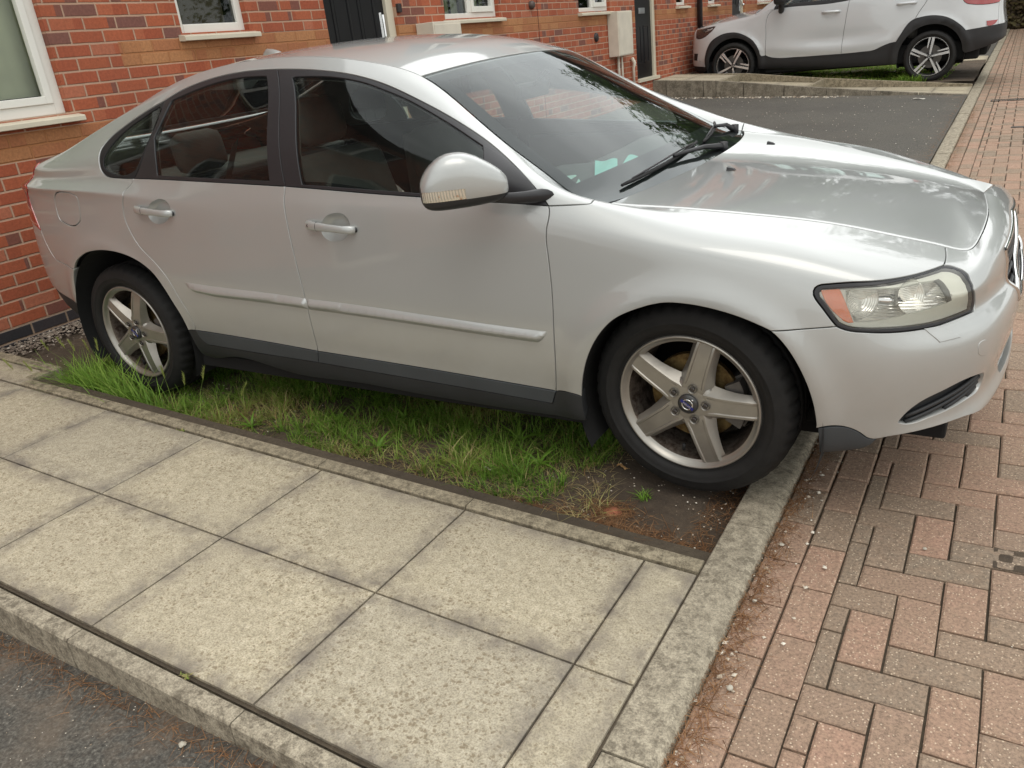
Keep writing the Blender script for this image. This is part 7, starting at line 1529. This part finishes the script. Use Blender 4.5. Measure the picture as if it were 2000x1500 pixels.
# grass under the white off-roader
items=[]; k=0
while k<9000:
    x=R_.uniform(-1.6,1.1);y=R_.uniform(11.25,14.9)
    if noise2(x,y,5,1.1)<.35 and R_.random()<.8: continue
    if x>.75 and R_.random()<.75: continue
    z=.075+(1.47-x)*.052+.01*math.sin(x*4+y*3); items.append((x,y,z-.003,R_.uniform(.03,.075),R_.uniform(.008,.018),R_.uniform(0,6.28),R_.uniform(.3,1.6),np.clip(R_.normal(.45,.18),0,1))); k+=1
for (x,y) in ((.60,11.28),(.50,11.3),(.72,11.27)):
    for _ in range(90): items.append((x+R_.normal(0,.05),y+R_.normal(0,.03),.10,R_.uniform(.06,.17),R_.uniform(.008,.016),R_.uniform(0,6.28),R_.uniform(.3,1.2),R_.uniform(.3,.6)))
for _ in range(160): items.append((R_.normal(-.62,.25),R_.normal(11.35,.04),.17,R_.uniform(.06,.16),R_.uniform(.005,.009),R_.uniform(0,6.28),R_.uniform(.2,1.2),R_.uniform(.65,.95)))
blades('grass',items,M_GRASS,'mossy green grass bed under the pale off-roader','grass',seg=2)
# --- litter: needles, grit, gravel
M_NEEDLE=grass_mat('fallen_needles',[(0,srgb((92,66,44))),(.5,srgb((140,100,68))),(1,srgb((178,140,102)))],.8)
items=[]
def strew(n,fx,zf,hmin=.008,hmax=.03):
    c=0
    while c<n:
        x,y=fx()
        if x is None: continue
        items.append((x,y,zf(x,y)+R_.uniform(0,.006),R_.uniform(hmin,hmax)*.35,R_.uniform(.0010,.0022),R_.uniform(0,6.28),R_.uniform(4,9),R_.random())); c+=1
strew(3600,lambda:(1.602+abs(R_.normal(0,.028))*(1.4 if R_.random()<.15 else 1),R_.uniform(-3.0,1.2)),lambda x,y:-.022)
strew(1800,lambda:(1.604+abs(R_.normal(0,.03)),R_.uniform(1.2,9)),lambda x,y:-.022,.02,.05)
strew(2600,lambda:(lambda x:(x,-1.105+abs(R_.normal(0,.045))+.05*max(0,x-1.0)*R_.random()))(1.45-abs(R_.normal(0,.42))),lambda x,y:bedz(x,y)-(.03 if x>1.3 else 0)*min(1,max(0,(x-1.3)/.15)))
strew(700,lambda:(R_.normal(1.40,.05),R_.uniform(-1.1,-.5)),lambda x,y:bedz(x,y)-.02)
strew(1500,lambda:(lambda x:(x,-1.10+abs(R_.normal(0,.04))))(R_.uniform(-.7,1.0)),lambda x,y:bedz(x,y))
strew(500,lambda:(R_.normal(1.12,.05),R_.normal(-.95,.03)),lambda x,y:bedz(x,y))
strew(700,lambda:(R_.uniform(-.6,1.3),-2.15-abs(R_.normal(0,.03))),lambda x,y:-.010)
strew(500,lambda:(1.455-abs(R_.normal(0,.015)),R_.uniform(1.5,9.8)),lambda x,y:asz(x,y)+.002,.02,.05)
blades('fallen_needles',items,M_NEEDLE,'rust coloured fallen needles drifted along the kerbs and edging','needle litter',seg=2)
def stones(name,pts,mat,label,cat):
    V=[];F=[];T=[]
    base=[(1,0,0),(-1,0,0),(0,1,0),(0,-1,0),(0,0,1),(0,0,-1)]; fb=[(0,2,4),(2,1,4),(1,3,4),(3,0,4),(2,0,5),(1,2,5),(3,1,5),(0,3,5)]
    for (x,y,z,s_) in pts:
        k=len(V); r_=R_.uniform(.6,1.3,6); a=R_.uniform(0,6.28); ca,sa=math.cos(a),math.sin(a)
        for (bx,by,bz),q in zip(base,r_): V.append((x+s_*q*(bx*ca-by*sa),y+s_*q*(bx*sa+by*ca),z+s_*q*bz*.6))
        F+=[(k+i,k+j,k+l) for i,j,l in fb]; T+=[R_.random()]*6
    o=mesh_obj(name,V,F,mat); at=o.data.attributes.new('rnd','FLOAT','POINT'); at.data.foreach_set('value',T); return tag(o,label,cat,kind='stuff')
def stonemat(name,stops):
    t=NT(name); at=t.n('ShaderNodeAttribute',attribute_name='rnd'); t.l(t.ramp(at.outputs['Fac'],stops),t.b.inputs['Base Color']); t.set(Roughness=.85); return t.m
M_GRAVEL=stonemat('gravel_stone',[(0,srgb((104,92,82))),(.5,srgb((128,116,104))),(.9,srgb((150,138,124))),(1,srgb((200,192,180)))])
M_GRIT=stonemat('pale_grit',[(0,srgb((150,132,112))),(.5,srgb((190,178,160))),(1,srgb((226,220,206)))])
pts=[]
for _ in range(2600):
    y=R_.uniform(-1.0,1.2); x=-2.86+abs(R_.normal(0,.11)); pts.append((x,y,R_.uniform(-.004,.012)+max(0,.03-.1*(x+2.86)),R_.uniform(.005,.013)))
stones('gravel',pts,M_GRAVEL,'loose grey gravel along the foot of the brick wall behind the saloon','gravel')
pts=[]
for _ in range(230):
    x=R_.uniform(.75,1.45);y=R_.uniform(-1.08,-.45); pts.append((x,y,bedz(x,y)+.0,R_.uniform(.0015,.0045)))
for _ in range(260): pts.append((1.60+abs(R_.normal(0,.05)),R_.uniform(-2.2,1),-.020,R_.uniform(.0015,.0045)))
for _ in range(60): pts.append((1.60+abs(R_.normal(0,.06)),R_.uniform(-2.,1),-.018,R_.uniform(.005,.009)))
for _ in range(140): pts.append((R_.uniform(1.7,3),R_.uniform(-2,3),-.029,R_.uniform(.0015,.0035)))
for _ in range(260): pts.append((R_.uniform(-.8,1.3),-2.14-abs(R_.normal(0,.2)),-.011,R_.uniform(.001,.0025)))
for _ in range(300): pts.append((R_.uniform(-2.6,-.2),R_.uniform(-1.05,-.6),.0,R_.uniform(.002,.005)))
for _ in range(700): pts.append((R_.uniform(-3,1.4),R_.uniform(1.6,10),asz(0,0)*0+.002,R_.uniform(.003,.008)))
pts=[(x,y,(asz(x,y)+.002) if y>1.5 and x<1.47 else z,s_) for x,y,z,s_ in pts]
for _ in range(200): x=R_.uniform(-3,0); pts.append((x,9.98-abs(R_.normal(0,.1)),asz(x,0)+.004,R_.uniform(.008,.02)))
stones('grit',pts,M_GRIT,'scattered pale grit and chips on soil, asphalt and paving','grit')
for (x,y,z,s_,lb) in ((1.635,-.93,-.016,.007,'white pebble lying in the needles by the kerb joint'),(1.66,-1.52,-.016,.008,'white pebble on the kerb side paving nearest the bottom of the photo'),(1.63,-1.20,-.017,.006,'small pale pebble in the needles below the kerb joint'),(1.99,-.80,-.024,.005,'pale pebble on a red paver away from the kerb'),(-.12,-2.22,-.006,.006,'pale chip on the near driveway below the kerb'),(.60,-2.19,-.006,.009,'grey chip on the near driveway at the kerb joint')):
    bm=bmesh.new(); bmesh.ops.create_icosphere(bm,subdivisions=2,radius=s_)
    for v in bm.verts: v.co*=1+R_.uniform(-.18,.18); v.co.z*=.6
    me=bpy.data.meshes.new('pebble'); bm.to_mesh(me); bm.free(); me.materials.append(plain('pebble_white',srgb((178,172,158)),.85)); o=bpy.data.objects.new('pebble',me); COL.objects.link(o); o.location=(x,y,z); tag(o,lb,'pebble')
# leaf, brick fragment, weed, paper
def leaf(name,x,y,z,L_,rot,col,label,cat_):
    V=[];F=[];n=9
    for i in range(n):
        t=i/(n-1); w_=.42*L_*math.sin(math.pi*min(1,t*1.05))**.7*(1+.35*math.sin(i*2.7)); 
        for s_ in (-1,0,1): V.append((t*L_-L_/2,s_*w_*.5,(.004+.006*math.sin(t*5))+(abs(s_)*.006*math.cos(t*4))))
    for i in range(n-1):
        for j in range(2): F.append((i*3+j,(i+1)*3+j,(i+1)*3+j+1,i*3+j+1))
    o=mesh_obj(name,V,F,bumpy('leaf_'+cat_.replace(' ','_'),col,.8,150,.2,.001,.25),smooth=True); o.location=(x,y,z); o.rotation_euler=(0,0,rot); return tag(o,label,cat_)
leaf('dead_leaf',1.045,-.685,bedz(1.04,-.69)+.002,.045,.3,srgb((206,160,106)),'curled tan leaf on the soil just behind the front tyre','leaf')
leaf('petal',.63,-.90,.02,.022,1.0,srgb((230,226,206)),'small white petal on the grass in front of the door sill','petal')
leaf('scrap_of_paper',.93,9.55,asz(.93,9)+.004,.16,.5,srgb((226,222,210)),'scrap of white paper on the far driveway near the ramp','paper')
m=MB(); bm=bmesh.new(); bmesh.ops.create_icosphere(bm,subdivisions=2,radius=.030)
for v in bm.verts: v.co*=1+R_.uniform(-.2,.2); v.co.z*=.25
me=bpy.data.meshes.new('brick_fragment'); bm.to_mesh(me); bm.free(); me.materials.append(bumpy('crumbled_brick',srgb((176,110,84)),.9,80,.4,.003,.2)); o=bpy.data.objects.new('brick_fragment',me); COL.objects.link(o); o.location=(1.12,-.95,bedz(1.12,-.95)+.002); tag(o,'crumbled pink brick fragment on the soil, ringed by needles','brick fragment')
items=[(1.18+R_.normal(0,.012),-.83+R_.normal(0,.012),bedz(1.18,-.83),R_.uniform(.015,.04),.004,R_.uniform(0,6.28),R_.uniform(.5,1.6),R_.uniform(.2,.5)) for _ in range(34)]
o=blades('weed',items,M_GRASS,'tiny green weed alone on the bare soil behind the kerb','weed',seg=2); del o['kind']
for (x,y,lb) in ((-.62,-1.172,'moss and grass sprout in the joint of the edging near the rear door'),(.5,-2.078,'yellow green moss tuft in the joint above the driveway kerb')):
    items=[(x+R_.normal(0,.012),y+R_.normal(0,.004),sp_z(x,y)-.004,R_.uniform(.005,.012),.003,R_.uniform(0,6.28),R_.uniform(.5,1.6),R_.uniform(.6,.9)) for _ in range(26)]
    o=blades('weed',items,M_GRASS,lb,'weed',seg=2); del o['kind']
# tar patch where a block is missing
o=sheet('soil_patch',2.153,2.247,-.818,-.722,lambda x,y:-.0285+.002*math.sin(x*90)*math.sin(y*80),M_SOIL,.008); del o['kind']
tag(o,'crumbled dark hole in one paver at the right edge of the photo','hole')
# --- trees and hedge at the end of the street
M_LEAF=grass_mat('tree_leaves',[(0,srgb((44,70,24))),(.5,srgb((72,104,38))),(1,srgb((106,136,58)))],.55); M_BARK=bumpy('bark',srgb((84,70,56)),.9,30,.6,.02,.3)
def tree_mesh(seed,H,W,nl,ls):
    r_=np.random.default_rng(seed); tr=MB(); tips=[]
    tr.tube([(0,0,0),(.05,.03,H*.25),(-.04,.06,H*.5),(.03,0,H*.82)],[.20,.16,.11,.04],10)
    for i in range(13):
        a=i*2.4+r_.uniform(-.3,.3); h0=H*(.22+.05*i); L_=W*r_.uniform(.55,1.0)*(1-.03*i); p0=Vector((0,0,h0)); p1=p0+Vector((math.cos(a)*L_*.5,math.sin(a)*L_*.5,L_*.28)); p2=p0+Vector((math.cos(a)*L_,math.sin(a)*L_,L_*.45)); tr.tube([p0,p1,p2],[.08,.045,.015],6)
        for t in (.45,.7,.9,1.0): tips.append((p0.lerp(p2,t)+Vector((0,0,.1)),W*.26))
    for t in (.7,.85,.97): tips.append((Vector((0,0,H*t)),W*.3))
    X=[]
    tips2=[(c+Vector(r_.normal(0,1,3)*s_*.5),s_*r_.uniform(.5,1)) for c,s_ in tips for _ in range(3)]
    for k in range(nl):
        c,s_=tips2[r_.integers(len(tips2))]; d=r_.normal(0,1,3); d/=np.linalg.norm(d); q=np.array(c)+d*s_*r_.uniform(.35,1)**.5*np.array([1,1,.75]); X.append(q)
    X=np.array(X); a=r_.uniform(0,6.28,nl);b=r_.uniform(-1,1,nl); u=np.stack([np.cos(a),np.sin(a),b*.6],1);u/=np.linalg.norm(u,axis=1)[:,None]; v=np.cross(u,r_.normal(0,1,(nl,3)));v/=np.linalg.norm(v,axis=1)[:,None]; s_=ls*r_.uniform(.6,1.2,nl)[:,None]
    P=np.stack([X-u*s_,X+v*s_*.45,X+u*s_,X-v*s_*.45],1).reshape(-1,3); me=bpy.data.meshes.new('crown'); me.vertices.add(nl*4); me.vertices.foreach_set('co',P.reshape(-1)); me.loops.add(nl*4); me.loops.foreach_set('vertex_index',np.arange(nl*4,dtype=np.int32)); me.polygons.add(nl); me.polygons.foreach_set('loop_start',np.arange(0,nl*4,4,dtype=np.int32)); me.materials.append(M_LEAF); me.update(calc_edges=True)
    at=me.attributes.new('rnd','FLOAT','POINT'); at.data.foreach_set('value',np.repeat(r_.random(nl),4)); return tr,me
tr,cm=tree_mesh(3,9.5,3.4,26000,.11)
TG='broadleaf trees at the end of the street'
tl=[(-6.5,35,1.55,.6,'large green tree rising behind the gable end of the terrace'),(-1.2,29,1.2,0,'leafy green tree at the end of the street closest to the terrace gable'),(2.6,31,1.25,1.3,'tall green tree standing behind the clipped hedge end'),(6.5,27,1.45,2.2,'green tree across the street from the last house'),(10.5,19,1.3,3.1,'large green tree on the far side of the street opposite the pale off-roader'),(11,35,1.2,4.,'green tree furthest from the terrace beyond the street end')]
tm=None
for i,(x,y,s_,rz,lb) in enumerate(tl):
    e=empty('tree',(x,y,-.1),rz); e.scale=(s_,s_,s_); tag(e,lb,'tree',TG)
    if tm is None: to=tr.build('trunk',M_BARK,e,smooth=True); tm=to.data; co_=bpy.data.objects.new('crown',cm); COL.objects.link(co_); co_.parent=e
    else:
        for nm,me_ in (('trunk',tm),('crown',cm)): q_=bpy.data.objects.new(nm,me_); COL.objects.link(q_); q_.parent=e
# clipped hedge closing the street
r_=np.random.default_rng(5); nl=15000; X=np.stack([r_.uniform(1.3,9,nl),27.2+np.abs(r_.normal(0,.25,nl))-.15,r_.uniform(0,2.1,nl)],1); a=r_.uniform(0,6.28,nl); u=np.stack([np.cos(a),np.sin(a)*.6,r_.uniform(-.8,.8,nl)],1); v=np.cross(u,[0,-1,.3]); s_=.07*r_.uniform(.6,1.3,nl)[:,None]; v/=np.linalg.norm(v,axis=1)[:,None]
P=np.stack([X-u*s_,X+v*s_*.5,X+u*s_,X-v*s_*.5],1).reshape(-1,3); M_HEDGE=grass_mat('hedge_leaves',[(0,srgb((62,50,34))),(.6,srgb((84,70,44))),(1,srgb((104,98,58)))],.6)
e=empty('hedge',(5,27.4,0)); tag(e,'brown clipped hedge across the far end of the street','hedge')
me=bpy.data.meshes.new('foliage'); me.from_pydata((P-np.array([5,27.4,0])).tolist(),[],[(4*i,4*i+1,4*i+2,4*i+3) for i in range(nl)]); me.materials.append(M_HEDGE); at=me.attributes.new('rnd','FLOAT','POINT'); at.data.foreach_set('value',np.repeat(r_.random(nl),4)); o=bpy.data.objects.new('foliage',me); COL.objects.link(o); o.parent=e
st_=MB(); st_.bbox(-3.7,4.0,-.1,.4,-.1,1.95,.08); st_.build('hedge_core',plain('hedge_core',srgb((46,38,28)),.95),e)
